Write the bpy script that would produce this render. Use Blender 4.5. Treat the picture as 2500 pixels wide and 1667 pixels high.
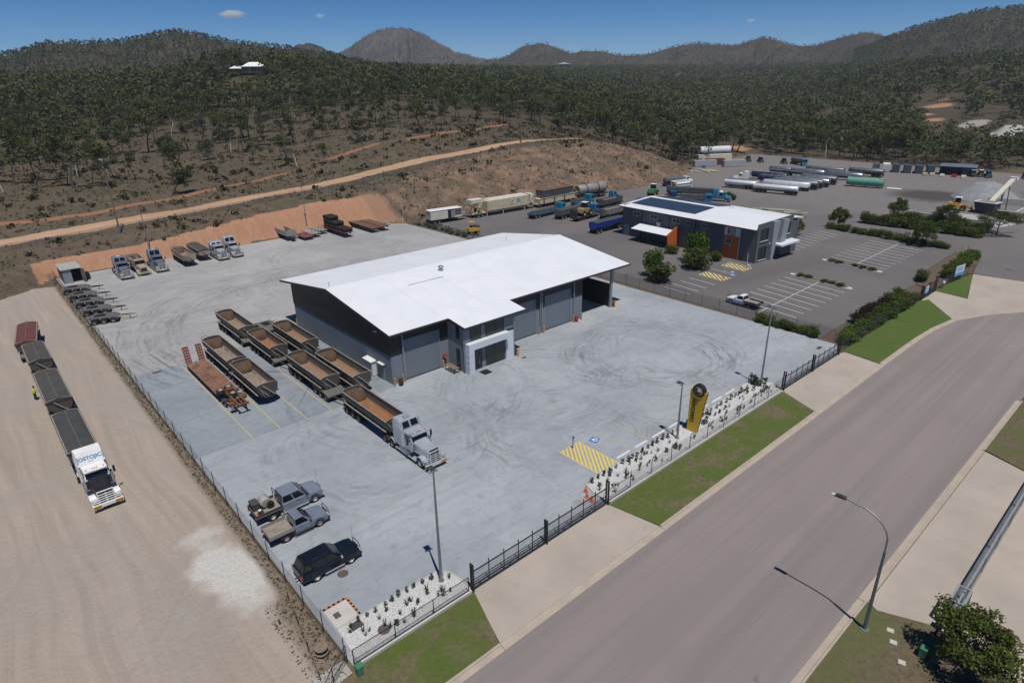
import bpy, math, random
import numpy as np
from mathutils import Matrix, Vector

for o in list(bpy.data.objects):
    bpy.data.objects.remove(o)
SC = bpy.context.scene
COL = SC.collection
PI = math.pi
R = math.radians
random.seed(7)
RNG = np.random.default_rng(11)

# ---------------------------------------------------------------- camera
CAMZ = 35.0
def cam_axes():
    pi, ro, ya = R(22.555), R(-0.95), R(41.287)
    fw = Vector((math.sin(ya)*math.cos(pi), math.cos(ya)*math.cos(pi), -math.sin(pi)))
    rt = Vector((math.cos(ya), -math.sin(ya), 0)); up = rt.cross(fw)
    c, s = math.cos(ro), math.sin(ro)
    return c*rt + s*up, -s*rt + c*up, fw
_r, _u, _f = cam_axes()
cd = bpy.data.cameras.new('camera'); cam = bpy.data.objects.new('camera', cd); COL.objects.link(cam)
cd.sensor_fit = 'HORIZONTAL'; cd.sensor_width = 36.0; cd.lens = 22.075
cd.clip_start = 0.5; cd.clip_end = 20000
cam.matrix_world = Matrix(((_r.x, _u.x, -_f.x, 0), (_r.y, _u.y, -_f.y, 0), (_r.z, _u.z, -_f.z, CAMZ), (0, 0, 0, 1)))
SC.camera = cam

# ---------------------------------------------------------------- sky and sun
W = bpy.data.worlds.new('World'); SC.world = W; W.use_nodes = True
wn = W.node_tree.nodes; wl = W.node_tree.links
sky = wn.new('ShaderNodeTexSky'); sky.sky_type = 'NISHITA'; sky.sun_disc = False
sky.sun_elevation = R(69.6); sky.sun_rotation = R(200); sky.altitude = 5000
sky.air_density = 1.0; sky.dust_density = 0.0; sky.ozone_density = 5.0
hsv = wn.new('ShaderNodeHueSaturation'); hsv.inputs['Saturation'].default_value = 1.32
hsv.inputs['Value'].default_value = 1.0
wl.new(sky.outputs[0], hsv.inputs['Color'])
wl.new(hsv.outputs[0], wn['Background'].inputs['Color'])
wn['Background'].inputs['Strength'].default_value = 0.072
sd = bpy.data.lights.new('sun', 'SUN'); sun = bpy.data.objects.new('sun', sd); COL.objects.link(sun)
sd.energy = 3.95; sd.angle = R(0.53); sd.color = (1.0, 0.955, 0.9)
sun.rotation_mode = 'QUATERNION'
sun.rotation_quaternion = Vector((0.127, 0.35, -1.0)).to_track_quat('-Z', 'Y')
sun.location = (-40, -60, 120)
SC.view_settings.view_transform = 'Standard'; SC.view_settings.look = 'None'
SC.view_settings.exposure = 0.0; SC.view_settings.gamma = 1.0
SC.view_settings.use_curve_mapping = False
SC.cycles.transparent_max_bounces = 12
SC.cycles.max_bounces = 6; SC.cycles.volume_bounces = 1

# ---------------------------------------------------------------- materials
MATS = {}
class NT:
    """small node-tree helper"""
    def __init__(s, name):
        s.m = bpy.data.materials.new(name); s.m.use_nodes = True
        s.n = s.m.node_tree.nodes; s.l = s.m.node_tree.links
        s.b = s.n['Principled BSDF']; s.out = s.n['Material Output']
    def add(s, t, **kw):
        nd = s.n.new(t)
        for k, v in kw.items():
            if k[0] == '_':
                setattr(nd, k[1:], v)
            else:
                key = int(k[1:]) if k[0] == 'i' and k[1:].isdigit() else k.replace('__', ' ')
                inp = nd.inputs[key]
                if hasattr(v, 'is_output') or isinstance(v, bpy.types.NodeSocket):
                    s.l.new(v, inp)
                else:
                    inp.default_value = v
        return nd
    def coord(s, which='Object'):
        return s.add('ShaderNodeTexCoord').outputs[which]
    def pos(s):
        return s.add('ShaderNodeNewGeometry').outputs['Position']
    def noise(s, vec, scale, detail=4, rough=0.55, dist=0.0):
        return s.add('ShaderNodeTexNoise', Vector=vec, Scale=scale, Detail=detail, Roughness=rough, Distortion=dist).outputs['Fac']
    def ramp(s, fac, a, b, ca=(0, 0, 0, 1), cb=(1, 1, 1, 1)):
        r = s.add('ShaderNodeValToRGB', Fac=fac)
        e = r.color_ramp.elements; e[0].position = a; e[1].position = b
        e[0].color = ca; e[1].color = cb
        return r.outputs['Color']
    def mix(s, fac, a, b, mode='MIX'):
        n = s.n.new('ShaderNodeMix'); n.data_type = 'RGBA'; n.blend_type = mode
        for idx, v in ((0, fac), (6, a), (7, b)):
            if isinstance(v, bpy.types.NodeSocket): s.l.new(v, n.inputs[idx])
            elif isinstance(v, (tuple, list)): n.inputs[idx].default_value = tuple(v) + ((1,) if len(v) == 3 else ())
            else: n.inputs[idx].default_value = v
        return n.outputs[2]
    def math(s, op, a, b=0.0, clamp=False):
        n = s.n.new('ShaderNodeMath'); n.operation = op; n.use_clamp = clamp
        for i, v in ((0, a), (1, b)):
            if isinstance(v, bpy.types.NodeSocket): s.l.new(v, n.inputs[i])
            else: n.inputs[i].default_value = v
        return n.outputs[0]
    def base(s, col):
        if isinstance(col, bpy.types.NodeSocket): s.l.new(col, s.b.inputs['Base Color'])
        else: s.b.inputs['Base Color'].default_value = tuple(col) + (1,)
    def bump(s, h, strength=0.3, dist=0.02):
        bn = s.add('ShaderNodeBump', Height=h, Strength=strength, Distance=dist)
        s.l.new(bn.outputs[0], s.b.inputs['Normal'])
    def fin(s, rough=0.6, metal=0.0, spec=0.5):
        s.b.inputs['Roughness'].default_value = rough; s.b.inputs['Metallic'].default_value = metal
        s.b.inputs['Specular IOR Level'].default_value = spec
        MATS[s.m.name] = s.m
        return s.m

def mat(name, c, c2=None, scale=1.5, rough=0.6, metal=0.0, spec=0.4, lo=0.35, hi=0.7, detail=5, bump=0.0, dirt=None, coord='Object'):
    """painted / worn surface: base colour broken up by noise, optional second dirt colour"""
    if name in MATS: return MATS[name]
    t = NT(name); v = t.coord(coord)
    c2 = c2 or tuple(x*0.82 for x in c)
    f = t.noise(v, scale, detail)
    col = t.mix(t.ramp(f, lo, hi), c, c2)
    if dirt:
        f2 = t.noise(v, scale*3.1, 6, 0.65)
        col = t.mix(t.ramp(f2, dirt[1], dirt[1]+0.18), col, dirt[0])
    t.base(col)
    if bump: t.bump(f, bump, 0.03)
    return t.fin(rough, metal, spec)

def mglass(name, c=(0.012, 0.016, 0.02), rough=0.08):
    t = NT(name); t.base(c); t.b.inputs['IOR'].default_value = 1.5
    return t.fin(rough, 0.0, 0.6)

# ---------------------------------------------------------------- mesh helpers
class B:
    """mesh builder: lists of vertices and faces"""
    def __init__(s): s.v = []; s.f = []
    def add(s, vs, fs):
        k = len(s.v); s.v += [tuple(p) for p in vs]; s.f += [tuple(i+k for i in f) for f in fs]
        return s
    def box(s, x0, x1, y0, y1, z0, z1, tx0=0, tx1=0, ty0=0, ty1=0):
        """axis box, the t* values pull the top face in"""
        v = [(x0, y0, z0), (x1, y0, z0), (x1, y1, z0), (x0, y1, z0),
             (x0+tx0, y0+ty0, z1), (x1-tx1, y0+ty0, z1), (x1-tx1, y1-ty1, z1), (x0+tx0, y1-ty1, z1)]
        return s.add(v, [(0, 3, 2, 1), (4, 5, 6, 7), (0, 1, 5, 4), (1, 2, 6, 5), (2, 3, 7, 6), (3, 0, 4, 7)])
    def cbox(s, c, d): return s.box(c[0]-d[0]/2, c[0]+d[0]/2, c[1]-d[1]/2, c[1]+d[1]/2, c[2]-d[2]/2, c[2]+d[2]/2)
    def prism(s, prof, ax, a0, a1):
        """extrude 2-D profile along an axis. ax 0: prof=(y,z); ax 1: prof=(x,z); ax 2: prof=(x,y)"""
        n = len(prof)
        def P(p, a): return (a, p[0], p[1]) if ax == 0 else (p[0], a, p[1]) if ax == 1 else (p[0], p[1], a)
        vs = [P(p, a0) for p in prof] + [P(p, a1) for p in prof]
        fs = [tuple(range(n)), tuple(range(2*n-1, n-1, -1))]
        fs += [(i, i+n, (i+1) % n + n, (i+1) % n) for i in range(n)]
        return s.add(vs, fs)
    def cyl(s, p0, p1, r0, r1=None, n=10, caps=True):
        r1 = r0 if r1 is None else r1
        p0, p1 = Vector(p0), Vector(p1); d = (p1-p0).normalized()
        a = d.orthogonal().normalized(); b = d.cross(a)
        vs = []
        for p, r in ((p0, r0), (p1, r1)):
            for i in range(n):
                t = 2*PI*i/n; vs.append(p + (a*math.cos(t) + b*math.sin(t))*r)
        fs = [(i, (i+1) % n, (i+1) % n+n, i+n) for i in range(n)]
        if caps: fs += [tuple(range(n-1, -1, -1)), tuple(range(n, 2*n))]
        return s.add(vs, fs)
    def tube(s, pts, r, n=6):
        for a, b in zip(pts[:-1], pts[1:]): s.cyl(a, b, r, r, n)
        return s
    def loft(s, rings, close=True, caps=True):
        """rings of equal length joined in order"""
        n = len(rings[0]); vs = [p for q in rings for p in q]; fs = []
        for j in range(len(rings)-1):
            for i in range(n if close else n-1):
                k = (i+1) % n
                fs.append((j*n+i, j*n+k, (j+1)*n+k, (j+1)*n+i))
        if caps and close: fs += [tuple(range(n-1, -1, -1)), tuple(range((len(rings)-1)*n, len(rings)*n))]
        return s.add(vs, fs)
    def lathe(s, prof, c=(0, 0, 0), ax=2, n=16):
        """prof: (radius, height)"""
        rings = []
        for r, h in prof:
            q = []
            for i in range(n):
                t = 2*PI*i/n; a, b = r*math.cos(t), r*math.sin(t)
                q.append((c[0]+a, c[1]+b, c[2]+h) if ax == 2 else (c[0]+h, c[1]+a, c[2]+b) if ax == 0 else (c[0]+b, c[1]+h, c[2]+a))
            rings.append(q)
        if prof[0][0] > 0.02 and abs(prof[0][0]-prof[-1][0]) < 1e-6:      # hollow ring
            return s.loft(rings+[rings[0]], caps=False)
        return s.loft(rings)
    def poly(s, pts, z0, z1):
        return s.prism(pts, 2, z0, z1)
    def mesh(s, name):
        m = bpy.data.meshes.new(name); m.from_pydata(s.v, [], s.f); m.validate(); return m

def recalc(m):
    import bmesh
    bm = bmesh.new(); bm.from_mesh(m); bmesh.ops.recalc_face_normals(bm, faces=bm.faces); bm.to_mesh(m); bm.free()

def link(name, data, parent=None):
    o = bpy.data.objects.new(name, data); COL.objects.link(o)
    if parent is not None: o.parent = parent
    return o

def part(name, b, m, parent, smooth=False, bevel=0.0, loc=None, rz=None):
    me = b.mesh(name); recalc(me)
    if m is not None: me.materials.append(MATS[m] if isinstance(m, str) else m)
    if smooth:
        for p in me.polygons: p.use_smooth = True
        me.set_sharp_from_angle(angle=R(smooth if smooth > 1 else 40))
    o = link(name, me, parent)
    if bevel:
        md = o.modifiers.new('bevel', 'BEVEL'); md.width = bevel; md.segments = 2; md.limit_method = 'ANGLE'; md.angle_limit = R(35)
    if loc: o.location = loc
    if rz: o.rotation_euler = (0, 0, rz)
    return o

def share(name, src, parent, loc=(0, 0, 0), rot=(0, 0, 0), scale=(1, 1, 1)):
    """another piece with the mesh of src"""
    o = link(name, src.data if hasattr(src, 'data') else src, parent); o.location = loc; o.rotation_euler = rot; o.scale = scale
    return o

def tag(o, label, cat, group=None):
    o['label'] = label; o['category'] = cat
    if group: o['group'] = group
    return o
def thing(name, label, cat, loc=(0, 0, 0), rz=0.0, group=None):
    o = link(name, None); o.location = loc; o.rotation_euler = (0, 0, rz); o.empty_display_size = 0.3
    return tag(o, label, cat, group)
def struct(o, kind='structure'):
    o['kind'] = kind; return o
def copy_tree(src, loc, rz, label, parent=None):
    """a thing with its parts and sub-parts"""
    c = src.copy(); COL.objects.link(c); c.parent = parent
    if parent is None:
        c.location = loc; c.rotation_euler = (0, 0, rz); c['label'] = label
    for ch in src.children: copy_tree(ch, None, None, None, c)
    return c

def np_mesh(name, V, F, mat_=None, attrs=None, smooth=False):
    """V (n,3), F (m,3) or (m,4) arrays"""
    me = bpy.data.meshes.new(name); V = np.asarray(V, np.float32); F = np.asarray(F, np.int32)
    k = F.shape[1]
    me.vertices.add(len(V)); me.vertices.foreach_set('co', V.ravel())
    me.loops.add(F.size); me.loops.foreach_set('vertex_index', F.ravel())
    me.polygons.add(len(F)); me.polygons.foreach_set('loop_start', np.arange(0, F.size, k, dtype=np.int32))
    me.polygons.foreach_set('loop_total', np.full(len(F), k, np.int32))
    if smooth: me.polygons.foreach_set('use_smooth', np.ones(len(F), bool))
    me.update(calc_edges=True)
    for an, (dom, arr) in (attrs or {}).items():
        at = me.attributes.new(an, 'FLOAT', dom); at.data.foreach_set('value', np.asarray(arr, np.float32).ravel())
    if mat_: me.materials.append(MATS[mat_] if isinstance(mat_, str) else mat_)
    return me
# ---------------------------------------------------------------- terrain height
CTRL = np.array([(0,165,3.4),(30,160,3.6),(60,160,5.5),(88,162,7),(100,165,8.5),(130,165,11),(165,165,13),(195,160,12.5),(215,155,8),(232,152,1),(242,166,1.5),(228,185,7),(6,175,4.4),(30,172,5.5),(62,172,7.5),(98,175,10),(140,178,13),(190,177,13.5),(-40,160,3),(-60,250,6),(-150,600,30),(-300,1500,40),(300,130,0),(310,60,0.5),(320,0,0),(400,-50,0),(700,-50,5),(1500,0,40),(10.4,220,8.4),(14.1,260,10.2),(18.8,309,13.2),(26,379,17.6),(35,479,24.6),(54,698,31.5),(40,211,8.3),(47,246,8.1),(59,294,11),(74,362,15.4),(95,450,22.9),(127,586,31.8),(76,206,8.7),(91,244,11.8),(114,299,15.8),(140,364,22.8),(164,419,32.4),(168,450,45.6),(259,563,36),(220,601,36.9),(116,193,13.1),(143,235,16.8),(183,299,22.5),(251,409,30.7),(472,766,42.6),(186,203,14.8),(257,280,17.8),(406,442,26),(676,737,40.7),(338,249,4.9),(523,386,6.2),(803,596,20.3),(1203,896,43.4),(282,171,1.4),(431,211,1.1),(628,310,3.7),(895,446,15.5),(1341,672,37.2),(459,141,1.2),(573,179,8.6),(762,242,20.6),(952,307,39.9),(442,82,3.7),(540,104,10.2),(638,126,21.3),(735,150,35.2),(832,172,47.2),(1273,263,50.6),(1284,1400,57),(549,1396,55.4),(121,1495,45.3)], float)
def _tps_fit():
    P = CTRL[:, :2]/100.0; n = len(P)
    d = np.linalg.norm(P[:, None]-P[None], axis=2)
    A = np.zeros((n+3, n+3)); A[:n, :n] = d - 0.02*np.eye(n); A[:n, n] = 1; A[:n, n+1:] = P; A[n, :n] = 1; A[n+1:, :n] = P.T
    return np.linalg.solve(A, np.concatenate([CTRL[:, 2], [0, 0, 0]]))
TPSW = _tps_fit()
def natural(x, y):
    X = np.asarray(x, float).ravel()/100; Y = np.asarray(y, float).ravel()/100
    out = np.empty(len(X)); n = len(CTRL)
    for s in range(0, len(X), 20000):
        a = X[s:s+20000]; b = Y[s:s+20000]
        d = np.hypot(a[:, None]-CTRL[None, :, 0]/100, b[:, None]-CTRL[None, :, 1]/100)
        out[s:s+20000] = d @ TPSW[:n] + TPSW[n] + TPSW[n+1]*a + TPSW[n+2]*b
    return out
SITE = np.array([(-400, -400), (-400, 128), (-60, 130), (0, 139), (9, 147), (11.3, 151.0), (34, 151.4), (56, 152.6), (72, 152.6), (84, 149.5), (89.6, 146), (92, 143.5), (95, 139.4), (111.5, 140.6), (150, 138), (182, 137), (210, 141), (231, 149.4), (240, 156), (272, 158), (298, 161), (300, 100), (300, 60), (330, 40), (360, -400)], float)
def site_dist(x, y):
    """distance outside the levelled site, 0 inside"""
    X = np.asarray(x, float).ravel(); Y = np.asarray(y, float).ravel()
    best = np.full(len(X), 1e9); ins = np.zeros(len(X), bool)
    for (ax, ay), (bx, by) in zip(SITE, np.roll(SITE, -1, 0)):
        dx, dy = bx-ax, by-ay
        t = np.clip(((X-ax)*dx+(Y-ay)*dy)/(dx*dx+dy*dy), 0, 1)
        best = np.minimum(best, np.hypot(X-ax-t*dx, Y-ay-t*dy))
        c = (ay > Y) != (by > Y)
        xi = (bx-ax)*(Y-ay)/((by-ay) if by != ay else 1e-9)+ax
        ins ^= c & (X < xi)
    return np.where(ins, 0.0, best)
def vnoise(x, y, s, seed=0):
    """smooth value noise in [-1,1]"""
    x = np.asarray(x, float)/s; y = np.asarray(y, float)/s
    xi = np.floor(x).astype(np.int64); yi = np.floor(y).astype(np.int64); fx = x-xi; fy = y-yi
    fx = fx*fx*(3-2*fx); fy = fy*fy*(3-2*fy)
    def h(a, b):
        k = (a*374761393 + b*668265263 + seed*974634721) & 0xffffffff
        k = ((k ^ (k >> 13))*1274126177) & 0xffffffff
        return ((k ^ (k >> 16)) & 0xffff)/32767.5-1
    return (h(xi, yi)*(1-fx)+h(xi+1, yi)*fx)*(1-fy)+(h(xi, yi+1)*(1-fx)+h(xi+1, yi+1)*fx)*fy
def height(x, y):
    x = np.asarray(x, float).ravel(); y = np.asarray(y, float).ravel()
    d = site_dist(x, y); h = np.maximum(natural(x, y), -0.1)
    k = np.clip((x-84)/20, 0, 1)
    sl = 0.95*(1-k)+0.5*k
    wob = vnoise(x, y, 9, 3)*0.45+vnoise(x, y, 3.5, 5)*0.22
    cutz = sl*d + wob*np.clip(d/6, 0, 1)*(0.35+0.65*k)
    hz = h + np.clip(d/25, 0, 1)*(vnoise(x, y, 30, 1)*0.7+vnoise(x, y, 11, 2)*0.35)
    m = 0.6
    z = np.where(d > 0, -np.log(np.exp(-np.clip(cutz, -40, 60)/m)+np.exp(-np.clip(hz, -40, 60)/m)+1e-30)*m, 0)
    z = np.where((d > 0) & (cutz-hz > 12), hz, z)
    z = np.where(d > 0, np.maximum(z, -0.1), z)
    flat = np.where(x < 11.25, 0.0, -0.12)
    return np.where(d > 0, z, flat)
# ---------------------------------------------------------------- terrain material and mesh
def terrain_material():
    t = NT('terrain_ground'); v = t.pos()
    def at(n): return t.add('ShaderNodeAttribute', _attribute_name=n).outputs['Fac']
    n1 = t.noise(v, 0.06, 5); n2 = t.noise(v, 0.45, 6, 0.65); n3 = t.noise(v, 2.2, 5, 0.7); n4 = t.noise(v, 0.013, 3)
    dry = t.mix(t.ramp(n2, 0.35, 0.68), (0.13, 0.1, 0.07), (0.066, 0.052, 0.038))
    dry = t.mix(t.ramp(n3, 0.45, 0.75), dry, (0.17, 0.13, 0.092))
    green = t.mix(t.ramp(n3, 0.35, 0.7), (0.045, 0.055, 0.026), (0.085, 0.09, 0.04))
    g = t.mix(t.math('MULTIPLY', t.ramp(n1, 0.5, 0.7), 0.5), dry, green)
    soil = t.mix(t.ramp(n2, 0.3, 0.75), (0.36, 0.165, 0.085), (0.25, 0.135, 0.085))
    soil = t.mix(t.ramp(t.noise(v, 0.15, 3), 0.45, 0.7), soil, (0.33, 0.2, 0.125))
    # bare soil shows through the grass in patches
    g = t.mix(t.math('MULTIPLY', t.ramp(t.noise(v, 0.11, 6, 0.7), 0.62, 0.72), 0.4), g, soil)
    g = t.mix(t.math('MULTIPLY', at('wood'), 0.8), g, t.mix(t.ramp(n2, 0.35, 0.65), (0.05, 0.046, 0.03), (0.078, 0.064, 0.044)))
    jit = t.math('MULTIPLY', t.math('SUBTRACT', n2, 0.5), 0.9)
    def edge(a, w=0.16):
        return t.ramp(t.math('ADD', a, jit), 0.5-w, 0.5+w)
    # cut bank: bare red earth with vertical rills, patchy where grass has come back
    rill = t.noise(t.add('ShaderNodeMapping', Vector=v, Scale=(1.4, 0.12, 0.35)).outputs[0], 1.1, 5, 0.7)
    cutc = t.mix(t.ramp(rill, 0.3, 0.72), (0.33, 0.17, 0.1), (0.4, 0.24, 0.155))
    cutc = t.mix(t.ramp(n3, 0.5, 0.8), cutc, (0.27, 0.12, 0.06))
    g = t.mix(edge(at('cut')), g, cutc)
    patch = t.mix(t.ramp(n3, 0.3, 0.7), (0.23, 0.15, 0.1), (0.31, 0.2, 0.14))
    pm = t.math('MULTIPLY', at('bank'), t.ramp(t.noise(v, 0.17, 7, 0.72), 0.47, 0.62))
    g = t.mix(t.math('MULTIPLY', at('bank'), 0.35), g, (0.15, 0.105, 0.075))
    g = t.mix(t.math('MULTIPLY', pm, 0.75), g, patch)
    trk = t.mix(t.ramp(n2, 0.3, 0.7), (0.42, 0.275, 0.175), (0.35, 0.215, 0.135))
    trk = t.mix(t.ramp(t.noise(t.add('ShaderNodeMapping', Vector=v, Scale=(0.03, 0.9, 1)).outputs[0], 1.0, 4), 0.45, 0.7), trk, (0.47, 0.33, 0.225))
    g = t.mix(edge(at('track'), 0.1), g, trk)
    trk2 = t.mix(t.ramp(n3, 0.4, 0.7), (0.32, 0.16, 0.09), (0.22, 0.12, 0.075))
    g = t.mix(t.math('MULTIPLY', edge(at('track2'), 0.2), 0.9), g, trk2)
    # compacted dirt lot with wheel streaks
    wv = t.add('ShaderNodeVectorMath', _operation='ADD', i0=v, i1=t.add('ShaderNodeCombineXYZ', X=t.math('MULTIPLY', t.noise(v, 0.022, 2), 9.0)).outputs[0]).outputs[0]
    st = t.noise(t.add('ShaderNodeMapping', Vector=wv, Rotation=(0, 0, 0.06), Scale=(1.1, 0.045, 1)).outputs[0], 1.0, 6, 0.6, 0.6)
    lot = t.mix(t.ramp(st, 0.3, 0.72), (0.3, 0.25, 0.205), (0.41, 0.345, 0.285))
    lot = t.mix(t.ramp(t.noise(v, 0.07, 4), 0.42, 0.66), lot, (0.33, 0.295, 0.26))
    lot = t.mix(t.math('MULTIPLY', t.ramp(n3, 0.62, 0.8), 0.5), lot, (0.22, 0.17, 0.13))
    ph = t.add('ShaderNodeSeparateXYZ', Vector=v)
    rr2 = t.math('SQRT', t.math('ADD', t.math('POWER', t.math('ADD', ph.outputs[0], 20.0), 2.0), t.math('POWER', t.math('SUBTRACT', ph.outputs[1], 62.0), 2.0)))
    arcs = t.noise(t.add('ShaderNodeCombineXYZ', X=t.math('MULTIPLY', rr2, 1.3), Y=t.math('MULTIPLY', ph.outputs[1], 0.03)).outputs[0], 1.0, 5, 0.65)
    lot = t.mix(t.math('MULTIPLY', t.ramp(arcs, 0.5, 0.7), 0.2), lot, (0.26, 0.215, 0.175))
    lot = t.mix(t.math('MULTIPLY', t.ramp(t.noise(v, 7.0, 4, 0.75), 0.42, 0.72), 0.3), lot, (0.27, 0.225, 0.185))
    lot = t.mix(t.math('MULTIPLY', t.ramp(t.noise(v, 0.9, 3, 0.6), 0.66, 0.78), 0.35), lot, (0.22, 0.185, 0.155))
    g = t.mix(edge(at('lot'), 0.12), g, lot)
    gry = t.mix(t.ramp(n2, 0.3, 0.7), (0.36, 0.34, 0.3), (0.25, 0.23, 0.2))
    g = t.mix(edge(at('grey'), 0.1), g, gry)
    vo = t.add('ShaderNodeTexVoronoi', Vector=v, Scale=11.0)
    g = t.mix(edge(at('spill'), 0.2), g, t.mix(vo.outputs['Color'], (0.56, 0.54, 0.5), (0.42, 0.4, 0.365)))
    # strip of weeds and dark soil along the fence line
    g = t.mix(t.math('MULTIPLY', edge(at('weed'), 0.25), 0.8), g, t.mix(t.ramp(n3, 0.35, 0.65), (0.11, 0.085, 0.058), (0.19, 0.15, 0.105)))
    t.base(g)
    t.bump(t.math('ADD', n3, t.math('MULTIPLY', n2, 1.6)), 0.55, 0.25)
    return t.fin(0.95, 0, 0.1)
terrain_material()

def axis(segs):
    out = [segs[0][0]]
    for a, b, st in segs:
        n = max(1, int(round((b-a)/st))); out += list(np.linspace(a, b, n+1)[1:])
    return np.array(out)
def geom(a, b, st, g):
    """growing spacing from a to b"""
    out = [a]; 
    while abs(out[-1]-b) > abs(st) and (b-out[-1])*(b-a) > 0: out.append(out[-1]+(st if b > a else -st)); st *= g
    out[-1] = b
    return out[1:]
gx = np.array(sorted(set(geom(-20, -2500, 4, 1.2))) + list(axis([(-20, 11, 1), (11, 11.6, 0.6), (11.6, 300, 1.0)])) + geom(300, 3600, 1.3, 1.035))
gy = np.array(sorted(set(geom(-10, -1500, 5, 1.3))) + list(axis([(-10, 130, 1.4), (130, 245, 0.8)])) + geom(245, 3600, 1.0, 1.035))
def cross_track(x):
    return np.interp(x, [-400, 6, 31, 63, 98, 141, 197, 215], [174, 174, 171.5, 173, 176, 176.5, 182.5, 187])
def cross_track2(x):
    return np.interp(x, [-400, 7, 24, 45, 61, 80, 107, 149, 199, 215], [193, 190, 184, 188, 193, 198, 206, 213, 231, 236])
def build_terrain():
    X, Y = np.meshgrid(gx, gy); x, y = X.ravel(), Y.ravel()
    z = height(x, y); d = site_dist(x, y)
    nx, ny = len(gx), len(gy)
    i = np.arange(nx-1)[None, :]+np.arange(ny-1)[:, None]*nx
    F = np.stack([i, i+1, i+1+nx, i+nx], -1).reshape(-1, 4)
    wob = vnoise(x, y, 7, 8)*0.6
    tr = 1-np.clip(np.abs(y-cross_track(x)+wob)/2.6-0.5, 0, 1)
    tr *= (x < 214)
    t2 = (1-np.clip(np.abs(y-cross_track2(x)+wob*2)/1.8-0.4, 0, 1))*(x < 210)*(0.35+0.65*(vnoise(x, y, 14, 4) > -0.35))
    nat = natural(x, y)
    k = np.clip((x-84)/20, 0, 1); top = nat/(0.95*(1-k)+0.5*k)
    onb = (d > 0) & (d < top+0.6) & (nat > 0.4) & (x > 8) & (x < 236) & (y > 120)
    cut = onb*np.clip((91-x)/4, 0, 1)
    bank = ((d > 0) & (d < top*1.25+1.5) & (y > 120) & (x > 84) & (x < 240))*1.0
    spill = 1.25-np.hypot((x-8.6-0.25*(43.6-y)*0.3)/2.7, (y-43.9)/7.0)+vnoise(x, y, 2.5, 77)*0.25
    for px, py, rr in ((490, 214, 9), (310, 174, 9), (590, 168, 15), (544, 163, 9), (520, 150, 11), (303, 168, 5), (620, 176, 9)):
        cut = np.maximum(cut, 1.2-np.hypot(x-px, y-py)/rr)
    grey = np.maximum(1.3-np.hypot((x-455)/26, (y-92)/13), 1.3-np.hypot((x-500)/22, (y-120)/9))
    lot = ((x < 11.2) & (d <= 0))*1.0
    edgelot = np.clip(1-(y-(142+vnoise(x, y, 6, 2)*2.2))/4, 0, 1); lot *= edgelot
    weed = np.clip(1.35-np.abs(x-10.95+vnoise(x, y, 5, 9)*0.3)/np.where(y < 38, 1.4, 0.6), 0, 1)*(y > 25)*(y < 152)
    me = np_mesh('terrain', np.stack([x, y, z], 1), F, 'terrain_ground',
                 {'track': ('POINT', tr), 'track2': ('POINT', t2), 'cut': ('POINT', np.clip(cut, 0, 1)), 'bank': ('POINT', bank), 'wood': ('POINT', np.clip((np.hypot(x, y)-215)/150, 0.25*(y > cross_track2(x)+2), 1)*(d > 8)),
                  'lot': ('POINT', lot), 'grey': ('POINT', np.clip(grey, 0, 1)), 'spill': ('POINT', np.clip(spill, 0, 1)), 'weed': ('POINT', weed)}, smooth=True)
    struct(link('terrain', me))
build_terrain()

# ---------------------------------------------------------------- far hills
def hill_material(name, c1, c2, c3, sc):
    t = NT(name); v = t.pos()
    n1 = t.noise(v, 0.02*sc, 7, 0.72); n2 = t.noise(v, 0.09*sc, 5, 0.75); n3 = t.noise(v, 0.0045*sc, 5, 0.6)
    c = t.mix(t.ramp(n1, 0.4, 0.62), c1, c2); c = t.mix(t.ramp(n2, 0.52, 0.66), c, c3)
    c = t.mix(t.math('MULTIPLY', t.ramp(n3, 0.5, 0.72), 0.6), c, c3)
    t.base(c); t.bump(n2, 0.8, 6.0)
    return t.fin(0.95, 0, 0.05)
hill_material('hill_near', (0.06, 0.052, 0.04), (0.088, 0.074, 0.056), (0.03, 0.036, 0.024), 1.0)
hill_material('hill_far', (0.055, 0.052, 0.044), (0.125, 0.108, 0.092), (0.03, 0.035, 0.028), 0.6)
HILLS = {
 'scrub hill': [(44,1149,64),(73,1148,72),(102,1146,78),(133,1142,87),(154,1140,93),(184,1135,95),(220,1129,93),(253,1122,99),(281,1115,107),(313,1107,112),(337,1099,109),(370,1089,102),(404,1077,95),(439,1063,89),(474,1048,87),(510,1031,83),(545,1012,74),(605,978,60)],
 'small peak': [(986,2406,113),(1045,2381,148),(1088,2361,169),(1109,2352,173),(1141,2336,161),(1207,2303,133),(1258,2275,96)],
 'rocky peak': [(1324,2692,107),(1376,2666,143),(1426,2639,173),(1493,2602,214),(1542,2574,242),(1596,2540,252),(1649,2506,241),(1709,2466,212),(1768,2424,178),(1826,2380,148),(1900,2322,124),(2000,2236,96)],
 'rolling range': [(1371,1721,79),(1404,1694,94),(1457,1649,112),(1488,1621,137),(1528,1583,146),(1562,1549,132),(1596,1514,113),(1629,1479,120),(1660,1443,117),(1696,1401,106),(1746,1338,104),(1785,1286,121),(1836,1212,134),(1871,1158,126),(1897,1114,124),(1915,1083,136),(1932,1052,143),(1955,1008,133),(1978,964,117),(2002,912,120),(2024,862,136),(2048,804,150),(2064,761,137),(2083,708,113),(2100,656,98),(2133,539,74)],
 'tall ridge': [(1529,619,82),(1548,570,105),(1561,535,118),(1576,488,131),(1590,441,144),(1600,402,150),(1611,356,151),(1622,301,152),(1634,226,135),(1644,144,117)],
}
HILL_PTS = []
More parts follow.
